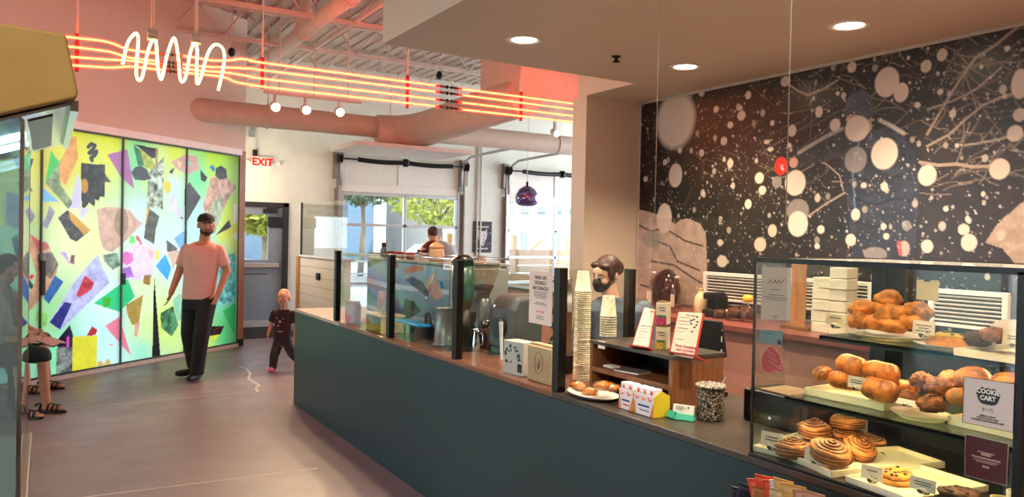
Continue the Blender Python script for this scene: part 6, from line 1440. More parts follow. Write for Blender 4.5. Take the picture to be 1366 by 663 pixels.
# hanging pale note at the case back
q = onX(1237, 387, KX1-.03); t = thing('case_note', 'pale yellow note hanging at the back of the case right of the black post', 'note', (KX1-.03, q.y, q.z)); MB().bb(0, .001, -.040, .040, -.036, .036).build('sheet', mat('pale yellow paper', 'dcd0a0', .6), t); MB().bb(-.003, .0, -.01, .01, .030, .04).build('clip', m_black, t)

# ---- signs stuck to the front glass
FX = KX0-.003
def sticker(name, lab, pxs, m, cat='sign', X=FX, th=.0012):
    P = [onX(x, y, X) for x, y in pxs]; c = sum(P, V())/len(P); t = thing(name, lab, cat, c); q_ = MB().slab(P, (th, 0, 0)).build('sheet', m, t, W=True); return q_, P
def onface(y, z, X=FX): return frame((X-.0006, y, z), (0, -1, 0), (0, 0, 1))
t, P = sticker('notice_sheet', 'white sheet with black script stuck on the left of the case front', ((1016.5, 356), (1055.5, 357.5), (1054, 428), (1015, 426)), mat('cool white paper', 'cfcbc8', .55, var=.02))
cy, cz = (P[0].y+P[1].y)/2, (P[0].z+P[2].z)/2; hh = P[0].z-P[3].z; ww = P[0].y-P[1].y
b = MB(); S_ = [(-.35, -.10), (-.22, .10), (-.27, .25), (-.18, .05), (-.10, .0), (-.02, .22), (.0, .0), (.05, -.05), (.12, .22), (.14, .02), (.2, .0), (.30, .28), (.38, .34)]
b.tube(smooth([V((FX-.0008, cy-ww*x*.85, cz+hh*(.20+.22*y))) for x, y in S_], 4), .0013, 6, flat=.5); b.build('script', m_ink, t, W=True)
b = MB()
for wd, zf in ((.16, .06), (.26, -.04), (.42, -.085), (.34, -.125), (.10, -.44), (.04, -.47)): b.bb(FX-.0009, FX-.0001, cy-ww*wd, cy+ww*wd, cz+hh*zf, cz+hh*zf+.0022)
b.build('print', m_gry, t, W=True)
t, P = sticker('blue_card', 'small blue card on the case front below the script notice', ((1013.5, 439), (1044.5, 442), (1043, 461), (1012, 457)), mat('dull blue paper', '6f9aa8', .55))
c = sum(P, V())/4; b = MB(); b.lathe([(.006, 0), (.008, .0006), (.006, .0012)], (FX-.0005, c.y-.035, c.z-.012), 18, M=Matrix.Rotation(R(-90), 3, 'Y')); b.bb(FX-.001, FX-.0002, c.y-.005, c.y+.035, c.z+.01, c.z+.012); b.build('print', m_ink, t, W=True)
mit = [(1021, 468), (1027, 462), (1034, 465), (1041, 474), (1043, 484), (1046, 488), (1045, 495), (1039, 497), (1034, 494), (1026, 499), (1018, 495), (1015.5, 484), (1017, 474)]
t, P = sticker('mitten_sticker', 'pink mitten shaped sticker with white outline low on the left of the case front', mit, mat('mitten pink', 'c2434f', .5, var=.08), 'sticker')
b = MB(); b.tube([p+V((-.0006, 0, 0)) for p in P], .0014, 6, closed=True, flat=.5); c = sum(P, V())/len(P)
for k in range(3): b.tube([c+V((-.0008, .022-.004*k, .035-.017*k)), c+V((-.0008, -.012-.004*k, .020-.017*k))], .0016, 6, flat=.4)
b.tube([onX(1041, 490, FX-.0008)+V((0, .006*math.cos(a), .006*math.sin(a))) for a in [R(d) for d in range(0, 360, 30)]], .0012, 6, closed=True)
b.build('white_outline', m_white, t, W=True)
t, P = sticker('price_sign', 'white sign with a round black cookie badge on the right of the case front', ((1286, 502), (1353.5, 512), (1351.5, 577), (1284, 563)), mat('lilac white paper', 'd9cfcd', .5, var=.02))
cy, cz = sum(p.y for p in P)/4, sum(p.z for p in P)/4; hh = P[0].z-P[3].z
b = MB(); b.tube([p+V((-.0004, 0, 0)) for p in P], .0010, 6, closed=True); b.build('dark_border', m_ink, t, W=True)
bad = []
for d in range(0, 360, 12):
    a = R(d); r = .0265*(1+.05*math.sin(5*a)); bad.append((math.cos(a)*r*1.05, math.sin(a)*r*.92))
bad = [(x, y if not (abs(x) < .012 and y > 0) else y-.007) for x, y in bad]
MB().prism(bad, 0, .0006, onface(cy, cz+hh*.17)).build('cookie_badge', mat('badge navy', '151c26', .35), t, W=True)
text(t, 'COOKIE\nCART', .0165, frame((FX-.0014, cy, cz+hh*.175), (0, -1, 0), (0, 0, 1)), m_white, depth=.0003, bold=.0006, sx=.9)
text(t, '$1.75', .012, frame((FX-.0006, cy, cz-hh*.14), (0, -1, 0), (0, 0, 1)), m_gry, depth=.0003)
text(t, 'LEMON DROP\nCHOCOLATE CHIP\nDOUBLE CHOCOLATE CHIP', .0062, frame((FX-.0006, cy, cz-hh*.33), (0, -1, 0), (0, 0, 1)), m_ink, depth=.0003, bold=.0002)
t, P = sticker('maroon_sign', 'dark maroon sign with pale lettering below the cookie badge sign', ((1288, 579), (1345.5, 592), (1343, 648), (1287, 634)), mat('maroon print', '4a1518', .25, var=.12))
cy, cz = sum(p.y for p in P)/4, sum(p.z for p in P)/4; hh = P[0].z-P[3].z
b = MB(); b.tube([p+V((-.0004, 0, 0)) for p in P], .0011, 6, closed=True); b.build('grey_border', m_alu, t, W=True)
m_rose = mat('rose ink', 'b08a88', .5); b = MB()
for wd, zf, hg in ((.020, .14, .003), (.012, .08, .006), (.035, .0, .004), (.030, -.05, .002), (.024, -.09, .002), (.008, -.20, .005)): b.bb(FX-.0009, FX-.0001, cy-wd, cy+wd, cz+hh*zf, cz+hh*zf+hg)
b.build('lettering', m_rose, t, W=True)
# ================================================================== bar packets in a bin in front of the counter
t = bin_ = thing('packet_bin', 'black bin on the counter front below the pastry case', 'bin', (1.94, 1.45, .70))
MB().bb(-.09, .09, -.35, .33, -.16, -.15).bb(-.09, -.08, -.35, .33, -.15, .03).bb(.08, .09, -.35, .33, -.15, .03).bb(-.08, .08, -.35, -.34, -.15, .03).bb(-.08, .08, .32, .33, -.15, .03).build('bin_walls', m_blackm, t)
MB().bb(-.06, .06, -.3, -.28, -.70, -.16).bb(-.06, .06, .26, .28, -.70, -.16).build('legs', m_black, t)
m_pk = {c: mat('packet '+c, c, .4, var=.12, vs=25) for c in ('d24a30', '1c2438', 'a8703c', 'd8d4dc', 'cfa25c', 'b98a74', '141416', 'c8b08a')}
def packet(x, y, col, lab, l=.10, w=.055, rz=0, ry=0, X=1.93):
    p = onX(x, y, X); t = thing('snack_packet', lab, 'packet', p, R(rz), 'snack packets in the black bin'); t.rotation_euler = (R(ry), R(-20), R(rz))
    b = MB(); n = 8; m_ = 5
    vs = []; fs = []
    for sd_ in (1, -1):
        for i in range(n+1):
            for j in range(m_+1):
                u, v = i/n*2-1, j/m_*2-1; th = .009*(1-u**6)*(1-v*v)*sd_; vs.append((th, u*w/2*1.0, -l/2+v*l/2))
    k = (n+1)*(m_+1)
    for s_ in (0, 1):
        for i in range(n):
            for j in range(m_): a = s_*k+i*(m_+1)+j; fs.append((a, a+1, a+m_+2, a+m_+1))
    b.add(vs, fs, 0, True); b.build('wrapper', m_pk[col], t)
    MB().bb(-.0012, .0012, -w/2, w/2, -.008, .004).build('crimp', m_pk[col], t)
    return t
for a in [(985, 652, '141416', 'black packet with white tag at the left end of the bin', .09, .05, 20, 0), (996, 648, '1c2438', 'navy packet left of the red packets in the bin', .10, .05, 35, 12), (1007, 640, 'd24a30', 'left red orange packet in the bin', .11, .05, 30, -8), (1020, 636, 'd24a30', 'tallest red orange packet at the back of the bin', .11, .06, 28, 4), (1030, 643, 'd24a30', 'right red orange packet in the bin', .11, .055, 26, 0), (1018, 652, 'a8703c', 'brown packet in front of the red ones in the bin', .09, .06, 40, 8), (1037, 642, 'd8d4dc', 'pale lilac packet in the middle of the bin', .11, .05, 24, -6), (1045, 641, 'cfa25c', 'kraft packet behind the pale lilac one in the bin', .12, .06, 20, 6), (1058, 648, 'cfa25c', 'wide kraft packet right of the pale lilac one in the bin', .12, .08, 18, 0), (1042, 655, 'c8b08a', 'front kraft packet in the middle of the bin', .09, .07, 30, 4), (1070, 656, 'b98a74', 'dull pink packet near the right end of the bin', .11, .06, 16, -4), (1085, 658, 'b98a74', 'rightmost dull pink packet in the bin', .11, .07, 14, 3)]: packet(*a)
q = onX(985, 656, 1.848); MB().bb(q.x-1.94, q.x-1.94+.002, q.y-1.45-.013, q.y-1.45+.013, .008, .026).build('tag', m_white, bin_)
# ================================================================== people
def bake(name, b, m, parent, voxel=.007, smooth=6, sub=0):
    o = b.build(name, m, None)
    r = o.modifiers.new('r', 'REMESH'); r.mode = 'VOXEL'; r.voxel_size = voxel; r.use_smooth_shade = True
    s = o.modifiers.new('s', 'SMOOTH'); s.factor = .5; s.iterations = smooth
    dg = bpy.context.evaluated_depsgraph_get(); me = bpy.data.meshes.new_from_object(o.evaluated_get(dg)); me.name = name
    old = o.data; bpy.data.objects.remove(o); bpy.data.meshes.remove(old)
    for p in me.polygons: p.use_smooth = True
    ob = bpy.data.objects.new(name, me); COL.objects.link(ob); ob.parent = parent; return ob
def limb(b, P, rs, n=14, balls=True):
    P = [V(p) for p in P]
    b.tube(P, rs, n)
    if balls:
        for p, r in zip(P, rs): b.ball(p, r*.99, n, 8)
def rings(b, L_, n=24):
    """stacked ellipses: (centre, rx, ry, turn)"""
    vs = []
    for c, rx, ry, a in L_:
        for j in range(n):
            t = 2*math.pi*j/n; x, y = rx*math.copysign(abs(math.cos(t))**.85, math.cos(t)), ry*math.copysign(abs(math.sin(t))**.85, math.sin(t)); vs.append(V((c[0]+x*math.cos(a)-y*math.sin(a), c[1]+x*math.sin(a)+y*math.cos(a), c[2])))
    k = len(L_); fs = [(i*n+j, i*n+(j+1) % n, (i+1)*n+(j+1) % n, (i+1)*n+j) for i in range(k-1) for j in range(n)]
    fs += [tuple(range(n))[::-1], tuple((k-1)*n+j for j in range(n))]; b.add(vs, fs, 0, True)
def hand(b, w, d, side, s=1., curl=.5):
    """w wrist, d direction the hand points, side: unit vector toward the thumb"""
    w, d, t = V(w), V(d).normalized(), V(side); t = (t-d*t.dot(d)).normalized(); nrm = d.cross(t)
    c = w+d*.045*s; M = Matrix((t, nrm, d)).transposed(); b.ball(c, (.040*s, .016*s, .050*s), 14, 8, 0, M); b.tube([w, w+d*.03*s], [.024*s, .026*s], 12)
    for k, (o, ln) in enumerate(((.030, .072), (.010, .080), (-.010, .075), (-.028, .058))):
        p = w+d*.083*s+t*o*s; q = [p-d*.02*s, p]; dd = d.copy()
        for j in range(3): dd = (dd+nrm*curl*.55).normalized(); p = p+dd*ln*s*(.42, .32, .26)[j]; q.append(p)
        limb(b, q, [.0095*s, .0092*s, .0085*s, .0078*s, .0068*s], 8)
    p = w+d*.03*s+t*.03*s; q = [p-t*.01*s]; dd = (d*.7+t*.75+nrm*.2).normalized()
    for j in range(3): p = p+dd*.026*s; q.append(p); dd = (dd+d*.35+nrm*.15).normalized()
    limb(b, q, [.013*s, .0115*s, .010*s, .0085*s], 8)
def headM(c, yaw, pitch=0, roll=0):
    return Matrix.Translation(V(c)) @ Matrix.Rotation(yaw, 4, 'Z') @ Matrix.Rotation(pitch, 4, 'X') @ Matrix.Rotation(roll, 4, 'Y')
def head(b, M, s=1., child=False):
    Q = M.to_3x3()
    def B(c, r): b.ball(M @ (V(c)*s), tuple(x*s for x in r), 18, 12, 0, Q)
    B((0, .012, .030), (.077, .098, .088)); B((0, -.022, -.035), (.060, .070, .062)); B((0, -.040, -.078), (.036, .040, .030)); B((0, -.058, .03), (.060, .034, .05))
    for sx in (-1, 1): B((sx*.079, .018, -.002), (.010, .020, .031)); B((sx*.038, -.062, -.022), (.026, .026, .026))
    b.tube([M @ (V(p)*s) for p in ((0, -.088, .018), (0, -.102, -.008), (0, -.108, -.022), (0, -.094, -.032))], [.008*s, .010*s, .0135*s, .010*s], 10)
    B((-.010, -.096, -.026), (.008, .010, .007)); B((.010, -.096, -.026), (.008, .010, .007)); B((0, -.084, -.052), (.022, .012, .010))
def face(t, M, s, lip, brow, mouth=True):
    Q = M.to_3x3(); b = MB()
    for sx in (-1, 1): b.ball(M @ (V((sx*.031, -.0835, .010))*s), (.0125*s, .008*s, .0065*s), 12, 8, 0, Q)
    ey_ = b.build('eyes', mat('eye white', 'd9d2c8', .3), t); b = MB()
    for sx in (-1, 1): b.ball(M @ (V((sx*.031, -.0895, .010))*s), (.0052*s, .0035*s, .0055*s), 10, 6, 0, Q)
    b.build('irises', mat('iris', '2a1a12', .2), ey_); b = MB()
    for sx in (-1, 1): b.tube([M @ (V(p)*s) for p in ((sx*.014, -.093, .027), (sx*.032, -.091, .032), (sx*.050, -.080, .027))], [.0035*s, .0042*s, .0025*s], 6)
    b.build('eyebrows', brow, t)
    if mouth:
        b = MB(); b.tube([M @ (V(p)*s) for p in ((-.024, -.086, -.052), (-.010, -.0955, -.0495), (0, -.097, -.0505), (.010, -.0955, -.0495), (.024, -.086, -.052))], [.002*s, .0042*s, .0040*s, .0042*s, .002*s], 8)
        b.tube([M @ (V(p)*s) for p in ((-.020, -.086, -.056), (0, -.0955, -.058), (.020, -.086, -.056))], [.002*s, .005*s, .002*s], 8); b.build('lips', lip, t)
m_skin = mat('tanned skin', 'c08a6c', .5, var=.06, vs=12); m_skin2 = mat('fair skin', 'd8a68c', .5, var=.05, vs=12); m_lip = mat('lip', 'a8604f', .5)
m_brhair = mat('dark brown hair', '2c1d15', .6, var=.3, vs=60); m_tee = mat('pale cotton tee', 'dcb0a4', .8, var=.03, bump=.12, bs=16); m_trou = mat('black trousers', '0c0c0e', .7, var=.2, bump=.3, bs=14)
m_shoe = mat('black leather', '0e0d0d', .4)
YAWR = -YAW

# ---- man in the pale T-shirt walking in past the collage doors
gp = (onZ(245, 503, 0)+onZ(268, 507, 0))/2; K = F/((gp-CAM).dot(fw)); PXC = 257.0
man = thing('person', 'man in black cap, pale T-shirt and black trousers walking past the collage doors', 'person', (gp.x, gp.y, 0), YAWR)
def L(px, py, y=0.): return V(((px-PXC)/K, y, (506-py)/K))
HM = headM(L(274, 301.5, -.03), R(28), R(3), R(-3))
rs_, re_, rw_ = L(247, 333.5), L(236, 364, .03), L(230, 391, -.05); ls_, le_, lw_ = L(290, 333.5), L(299, 362, .05), L(292, 391, -.04)
rh, lh = L(254, 403, .02), L(276, 403, -.02); rk, ra = L(250, 447, .03), L(252, 491, .14); lk, la = L(273, 449, -.10), L(267, 497, -.08)
def tshape(g=0., z0=None, top=True):
    T = [(L(264, 412), .150+g, .105+g, 0), (L(264, 400), .165+g, .115+g, 0), (L(265, 386), .163+g, .118+g, 0), (L(266, 372), .160+g, .115+g, 0), (L(267, 356), .172+g, .122+g, 0), (L(268, 342), .185+g, .125+g, 0), (L(269, 334), .190+g, .115+g, 0), (L(269, 328.5), .150+g, .095+g, 0), (L(270, 323), .080+g, .072+g, 0)]
    return T if top else T[1:]
b = MB(); rings(b, tshape()); limb(b, [rs_, re_, rw_], [.056, .044, .031]); limb(b, [ls_, le_, lw_], [.056, .044, .031]); limb(b, [L(270, 326, -.0), L(272, 312, -.01)], [.060, .056])
limb(b, [rh, rk, ra], [.088, .058, .042]); limb(b, [lh, lk, la], [.088, .058, .042]); head(b, HM, 1.05)
hand(b, rw_, L(227, 405, -.07)-rw_, V((.4, -1, 0)), 1.0, .45); hand(b, lw_, L(288, 406, -.07)-lw_, V((-.4, -1, 0)), 1.0, .45)
bake('body', b, m_skin, man, .0062, 4)
face(man, HM, 1.05, m_lip, m_brhair)
b = MB(); T = tshape(.014, top=False); T[0] = (L(264, 399.5), .178, .128, 0); rings(b, T); 
for a, c in ((rs_, re_), (ls_, le_)): b.tube([a+V((0, 0, .004)), a.lerp(c, .35), a.lerp(c, .72)], [.060, .064, .066], 18)
b.ball(rs_, .060); b.ball(ls_, .060)
for i, q in enumerate(b.v):
    if q.y < -.03 and q.z > L(0, 328).z and abs(q.x-L(270, 0).x) < .075: b.v[i] = V((q.x, q.y, q.z-.085*(1-abs(q.x-L(270, 0).x)/.075)))
bake('t_shirt', b, m_tee, man, .009, 5)
b = MB(); rings(b, [(L(264, 396), .166, .122, 0), (L(264, 404), .172, .125, 0), (L(264, 414), .165, .118, 0)])
for h_, k_, a_ in ((rh, rk, ra), (lh, lk, la)):
    lo = k_.lerp(a_, .55)
    limb(b, [h_, h_.lerp(k_, .5), k_], [.104, .094, .084], 18); b.tube([k_, lo, a_+V((0, 0, -.01))], [.083, .076, .072], 18); b.ball(lo+V((.004, -.03, -.02)), .055); b.ball(a_+V((0, -.02, .05)), .058)
bake('trousers', b, m_trou, man, .009, 4)
for a_, tip in ((ra, L(237, 503, .02)), (la, L(266, 508, -.28))):
    b = MB(); a0 = V((a_.x, a_.y, .05)); d = (V((tip.x, tip.y, 0))-V((a_.x, a_.y, 0))).normalized(); 
    b.tube([a0-d*.06, a0, a0+d*.08, a0+d*.15, a0+d*.20], [.036, .047, .046, .044, .030], 16, flat=.85); b.ball(a0+V((0, 0, .045)), (.05, .05, .055)); 
    b.v = [V((q.x, q.y, max(q.z, .006))) for q in b.v]; bake('boot', b, m_shoe, man, .008, 3)
# beard, hair, cap
Qh = HM.to_3x3(); b = MB()
for c, r in (((0, -.046, -.074), (.045, .046, .034)), ((-.045, -.022, -.050), (.022, .045, .040)), ((.045, -.022, -.050), (.022, .045, .040)), ((0, -.078, -.072), (.028, .020, .022)), ((-.02, -.090, -.042), (.016, .010, .006)), ((.02, -.090, -.042), (.016, .010, .006))): b.ball(HM @ (V(c)*1.05), tuple(x*1.05 for x in r), 14, 10, 0, Qh)
bake('beard', b, m_brhair, man, .006, 3)
b = MB(); b.ball(HM @ (V((0, .03, .02))*1.05), (.084, .090, .082), 18, 12, 0, Qh); 
inv = HM.inverted(); b.v = [q if (inv @ q).y > -.01 or (inv @ q).z > .05 else HM @ V(((inv @ q).x*.9, -.01, (inv @ q).z)) for q in b.v]; bake('hair', b, m_brhair, man, .007, 3)
b = MB(); n = 24; pr = [(.0, .128), (.03, .126), (.062, .110), (.080, .080), (.086, .048), (.086, .042)]
cap_v = MB(); cap_v.lathe([(r, z) for r, z in pr[::-1]], (0, 0, 0), 28); b.add([HM @ (V((q.x*1.02, q.y*1.2+.008, q.z))*1.05) for q in cap_v.v], cap_v.f, 0, True)
vis = []
for i in range(13):
    a = R(-62+i*124/12); vis.append(V((math.sin(a)*.080, -.085*math.cos(a)-.0, .047)))
for i in range(13)[::-1] if False else range(12, -1, -1):
    a = R(-62+i*124/12); vis.append(V((math.sin(a)*.072, -.085*math.cos(a)-.072*max(.15, math.cos(a*1.35)), .040)))
b.slab([HM @ (p*1.05) for p in vis], HM.to_3x3() @ V((0, 0, .007))); b.ball(HM @ V((0, .008, .135)), .008, 8, 6)
cap_ = b.build('cap', mat('black cap', '101012', .7), man)
MB().ball(HM @ (V((.012, -.104, .088))*1.05), (.016, .004, .012), 10, 6, 0, Qh).build('cap_badge', mat('grey stitching', '5c5a5c', .7), cap_)

# ---- small child
gp = onZ(366, 495, 0); K = F/((gp-CAM).dot(fw)); PXC = 375.; gp = onZ(375, 495, 0)
kid = thing('person', 'small blond child in dark T-shirt, patterned trousers and pink shoes by the counter end', 'person', (gp.x, gp.y, 0), YAWR)
def L(px, py, y=0.): return V(((px-PXC)/K, y, (495-py)/K))
HM = headM(L(377, 397.5, -.01), R(-6), R(-4), R(-6)); hs = .86
rs_, re_, rw_ = L(364.5, 418), L(360.5, 432, .01), L(358.5, 445, -.03); ls_, le_, lw_ = L(389, 418), L(392, 433, .02), L(393, 446, -.02)
rh, lh = L(371, 456), L(382, 456); rk, ra = L(367, 474, -.05), L(365, 489, -.03); lk, la = L(389, 471, .0), L(397, 486, .14)
b = MB(); rings(b, [(L(376, 461), .075, .06, 0), (L(376, 450), .085, .072, 0), (L(376, 438), .083, .072, 0), (L(377, 426), .088, .070, 0), (L(377, 418), .092, .062, 0), (L(377, 413.5), .06, .045, 0)])
limb(b, [rs_, re_, rw_], [.030, .025, .019], 12); limb(b, [ls_, le_, lw_], [.030, .025, .019], 12); limb(b, [L(377, 417), L(377, 405)], [.034, .034]); limb(b, [rh, rk, ra], [.052, .036, .028]); limb(b, [lh, lk, la], [.052, .036, .028]); head(b, HM, hs)
hand(b, rw_, V((-.05, -.2, -1)), V((.3, -1, 0)), .62, .3); hand(b, lw_, V((.05, -.2, -1)), V((-.3, -1, 0)), .62, .3)
bake('body', b, mat('child skin', 'c98f74', .5, var=.05), kid, .0052, 3); face(kid, HM, hs, m_lip, mat('blond hair', 'd3bb92', .6, var=.2, vs=50))
b = MB(); rings(b, [(L(376, 453.5), .100, .084, 0), (L(376, 440), .096, .084, 0), (L(377, 426), .099, .080, 0), (L(377, 418), .103, .072, 0), (L(377, 412.5), .066, .052, 0)])
for a, c in ((rs_, re_), (ls_, le_)): b.tube([a+V((0, 0, .006)), a.lerp(c, .8)], [.041, .043], 14); b.ball(a, .041)
m_ktee = mat('plum black tee', '2a1620', .8, var=.1); bake('t_shirt', b, m_ktee, kid, .007, 4)
b = MB()
for c, r in (((375, 428), .017), ((371, 423), .009), ((379, 424), .009), ((373, 433), .012)): q = L(*c); b.ball((q.x, -.086, q.z), (r, .012, r), 10, 6)
q = L(376, 441); b.bb(q.x-.035, q.x+.035, -.094, -.082, q.z-.006, q.z+.006); bake('shirt_print', b, mat('pale shirt print', 'b98a7a', .7), kid, .005, 2)
b = MB(); rings(b, [(L(376, 450), .088, .076, 0), (L(376, 460), .09, .078, 0)])
for h_, k_, a_ in ((rh, rk, ra), (lh, lk, la)): limb(b, [h_, k_, a_], [.062, .052, .044], 16)
bake('trousers', b, mat('camo trousers', '3a342e', .8, col2='161517', vs=16), kid, .007, 3)
for a_ in (ra, la):
    b = MB(); a0 = V((a_.x, a_.y, max(.026, a_.z-.02))); b.tube([a0+V((0, .03, 0)), a0, a0+V((-.01, -.06, -.004)), a0+V((-.012, -.095, -.008))], [.024, .030, .030, .020], 12); o = bake('shoe', b, mat('pink shoe', 'e86a86', .5), kid, .006, 2)
b = MB(); Qh = HM.to_3x3(); b.ball(HM @ (V((0, .022, .040))*hs), (.084*hs, .098*hs, .090*hs), 18, 12, 0, Qh)
for sx in (-1, 1): b.ball(HM @ (V((sx*.076, .034, -.01))*hs), (.016*hs, .028*hs, .05*hs), 10, 8, 0, Qh)
inv = HM.inverted(); b.v = [q if (inv @ q).y > -.008 or (inv @ q).z > .078 else HM @ V(((inv @ q).x*.97, -.008, (inv @ q).z)) for q in b.v]
bake('hair', b, mat('blond hair', 'd3bb92', .6), kid, .006, 2)

# ---- barista in a black mask behind the counter
d_ = 4.8; hc = CAM+ray(808, 367)*(d_/F); WH = 1.53
bar = thing('person', 'barista with red brown hair, black face mask and denim shirt behind the shelf unit', 'person', (hc.x, hc.y, 0), YAWR)
def L(px, py, y=0.): return V(((px-811)/F*d_, y, 1.62-(py-320.5)/F*d_*1.0-.0))
z_h = hc.z; HM = headM((0, 0, z_h), R(-48), R(14), R(6)); hs = .92
sh = L(823, 410).z
b = MB(); rings(b, [((.06, .05, .80), .16, .12, 0), ((.06, .04, .95), .145, .11, 0), ((.06, .03, 1.10), .155, .115, 0), ((.055, .02, sh-.02), .175, .105, 0), ((.05, .02, sh+.03), .12, .08, 0), ((.04, .01, sh+.055), .06, .06, 0)])
limb(b, [(.045, .01, sh+.03), (.015, .005, z_h-.06)], [.052, .050]); head(b, HM, hs)
R1, R2, R3 = V((-.12, .0, sh-.02)), V((-.17, -.05, sh-.26)), V((-.08, -.26, sh-.30)); L1, L2, L3 = V((.25, .05, sh-.02)), V((.30, .0, sh-.26)), V((.14, -.25, sh-.30))
limb(b, [R1, R2, R3], [.05, .04, .028]); limb(b, [L1, L2, L3], [.05, .04, .028]); hand(b, R3, R3-R2+V((0, -.1, -.05)), V((.7, 0, 1)), .92, .5); hand(b, L3, L3-L2+V((0, -.1, -.05)), V((-.7, 0, 1)), .92, .5)
limb(b, [(-.03, .05, .80), (-.04, .04, .42), (-.04, .06, .06)], [.085, .055, .038]); limb(b, [(.15, .05, .80), (.16, .04, .42), (.16, .06, .06)], [.085, .055, .038])
bake('body', b, m_skin2, bar, .0065, 4); face(bar, HM, hs, m_lip, m_brhair, False)
m_den = mat('denim shirt', '4d5a66', .8, var=.12, vs=30, bump=.2, bs=20)
b = MB(); rings(b, [((.06, .05, .78), .175, .135, 0), ((.06, .04, .95), .160, .125, 0), ((.06, .03, 1.10), .170, .13, 0), ((.055, .02, sh-.02), .190, .12, 0), ((.05, .02, sh+.035), .125, .09, 0), ((.042, .01, sh+.062), .075, .072, 0)])
for a, c, e in ((R1, R2, R3), (L1, L2, L3)): limb(b, [a, c, c.lerp(e, .75)], [.064, .054, .046])
bake('shirt', b, m_den, bar, .008, 4)
b = MB(); rings(b, [((.06, .05, .84), .165, .128, 0), ((.06, .05, .74), .17, .13, 0)]); limb(b, [(-.03, .05, .78), (-.04, .04, .42), (-.04, .06, .08)], [.098, .07, .055]); limb(b, [(.15, .05, .78), (.16, .04, .42), (.16, .06, .08)], [.098, .07, .055]); bake('trousers', b, m_trou, bar, .010, 4)
for x in (-.04, .16): b = MB(); b.tube([(x, .11, .045), (x, .05, .05), (x, -.06, .04), (x, -.12, .035)], [.03, .042, .04, .026], 14); bake('shoe', b, m_shoe, bar, .009, 3)
Qh = HM.to_3x3(); b = MB()
for c, r in (((0, -.042, -.045), (.066, .068, .050)), ((0, -.060, -.068), (.046, .050, .036)), ((0, -.088, -.026), (.032, .030, .036)), ((0, -.094, -.010), (.020, .020, .018))): b.ball(HM @ (V(c)*hs), tuple(x*hs for x in r), 16, 10, 0, Qh)
inv = HM.inverted(); b.v = [q if (inv @ q).y < -.012 else HM @ V(((inv @ q).x, -.012, (inv @ q).z)) for q in b.v]
bake('face_mask', b, mat('black mask', '1b1b1d', .8), bar, .006, 3)
b = MB()
for sx in (-1, 1):
    for z in (-.025, -.055): b.tube([HM @ (V(p)*hs) for p in ((sx*.058, -.03, z), (sx*.078, .0, z*.6), (sx*.087, .022, 0))], .0022, 6)
b.build('mask_loops', mat('black mask', '1b1b1d', .8), bar)
m_rbh = mat('red brown hair', '38190f', .5, var=.5, vs=45, bump=.3, bs=90)
b = MB(); b.ball(HM @ (V((0, .025, .045))*hs), (.085*hs, .106*hs, .090*hs), 20, 14, 0, Qh); b.ball(HM @ (V((0, .12, .02))*hs), (.05*hs, .05*hs, .055*hs), 12, 10, 0, Qh)
for sx in (-1, 1): b.ball(HM @ (V((sx*.070, -.012, .020))*hs), (.014*hs, .036*hs, .055*hs), 12, 8, 0, Qh); b.ball(HM @ (V((sx*.034, -.052, .078))*hs), (.044*hs, .030*hs, .026*hs), 12, 8, 0, Qh)
inv = HM.inverted(); b.v = [q if (inv @ q).y > -.07 or (inv @ q).z > .065 or abs((inv @ q).x) > .07 else HM @ V(((inv @ q).x*.97, -.06, max((inv @ q).z, .06))) for q in b.v]
bake('hair', b, m_rbh, bar, .006, 2)

# ---- barista with long red hair at the espresso machine
d_ = 6.95; hc = CAM+ray(573, 341)*(d_/F); 
rb = thing('person', 'barista with dark red hair bending behind the espresso machine', 'person', (hc.x, hc.y, 0), YAWR)
HM = headM((0, 0, hc.z), R(-50), R(22), R(4)); sh = hc.z-.20; b = MB(); head(b, HM, 1.0)
rings(b, [((.16, .16, .80), .16, .12, 0), ((.13, .13, .95), .15, .115, 0), ((.09, .08, 1.10), .165, .12, 0), ((.06, .04, sh), .17, .10, 0), ((.03, .02, sh+.05), .07, .06, 0)]); limb(b, [(.03, .02, sh+.03), (.01, .01, hc.z-.06)], [.05, .05])
R1, R2, R3 = V((-.10, .0, sh-.03)), V((-.20, -.10, sh-.22)), V((-.20, -.20, sh-.14)); L1, L2, L3 = V((.20, .06, sh-.04)), V((.24, -.02, sh-.28)), V((.10, -.20, sh-.18))
limb(b, [R1, R2, R3], [.05, .04, .028]); limb(b, [L1, L2, L3], [.05, .04, .028]); hand(b, R3, (-.3, -.5, .0), (.2, -.2, 1), .9, .6); hand(b, L3, (-.3, -.5, .0), (.2, -.2, 1), .9, .6)
limb(b, [(.08, .17, .80), (.08, .15, .42), (.08, .18, .06)], [.085, .055, .038]); limb(b, [(.25, .17, .80), (.25, .15, .42), (.25, .18, .06)], [.085, .055, .038]); bake('body', b, m_skin2, rb, .007, 4); face(rb, HM, 1.0, m_lip, m_brhair)
b = MB(); rings(b, [((.16, .16, .78), .175, .135, 0), ((.13, .13, .95), .162, .128, 0), ((.09, .08, 1.10), .178, .132, 0), ((.06, .04, sh+.01), .182, .115, 0), ((.035, .02, sh+.06), .08, .072, 0)])
for a, c in ((R1, R2), (L1, L2)): limb(b, [a, a.lerp(c, .7)], [.062, .058])
bake('shirt', b, mat('dusty brown shirt', '6a4a44', .8, var=.1), rb, .009, 4)
b = MB(); limb(b, [(.08, .17, .82), (.08, .15, .42), (.08, .18, .08)], [.1, .07, .055]); limb(b, [(.25, .17, .82), (.25, .15, .42), (.25, .18, .08)], [.1, .07, .055]); bake('trousers', b, m_trou, rb, .011, 4)
for x in (.08, .25): b = MB(); b.tube([(x, .23, .045), (x, .17, .05), (x, .06, .04), (x, .0, .035)], [.03, .042, .04, .026], 14); bake('shoe', b, m_shoe, rb, .010, 3)
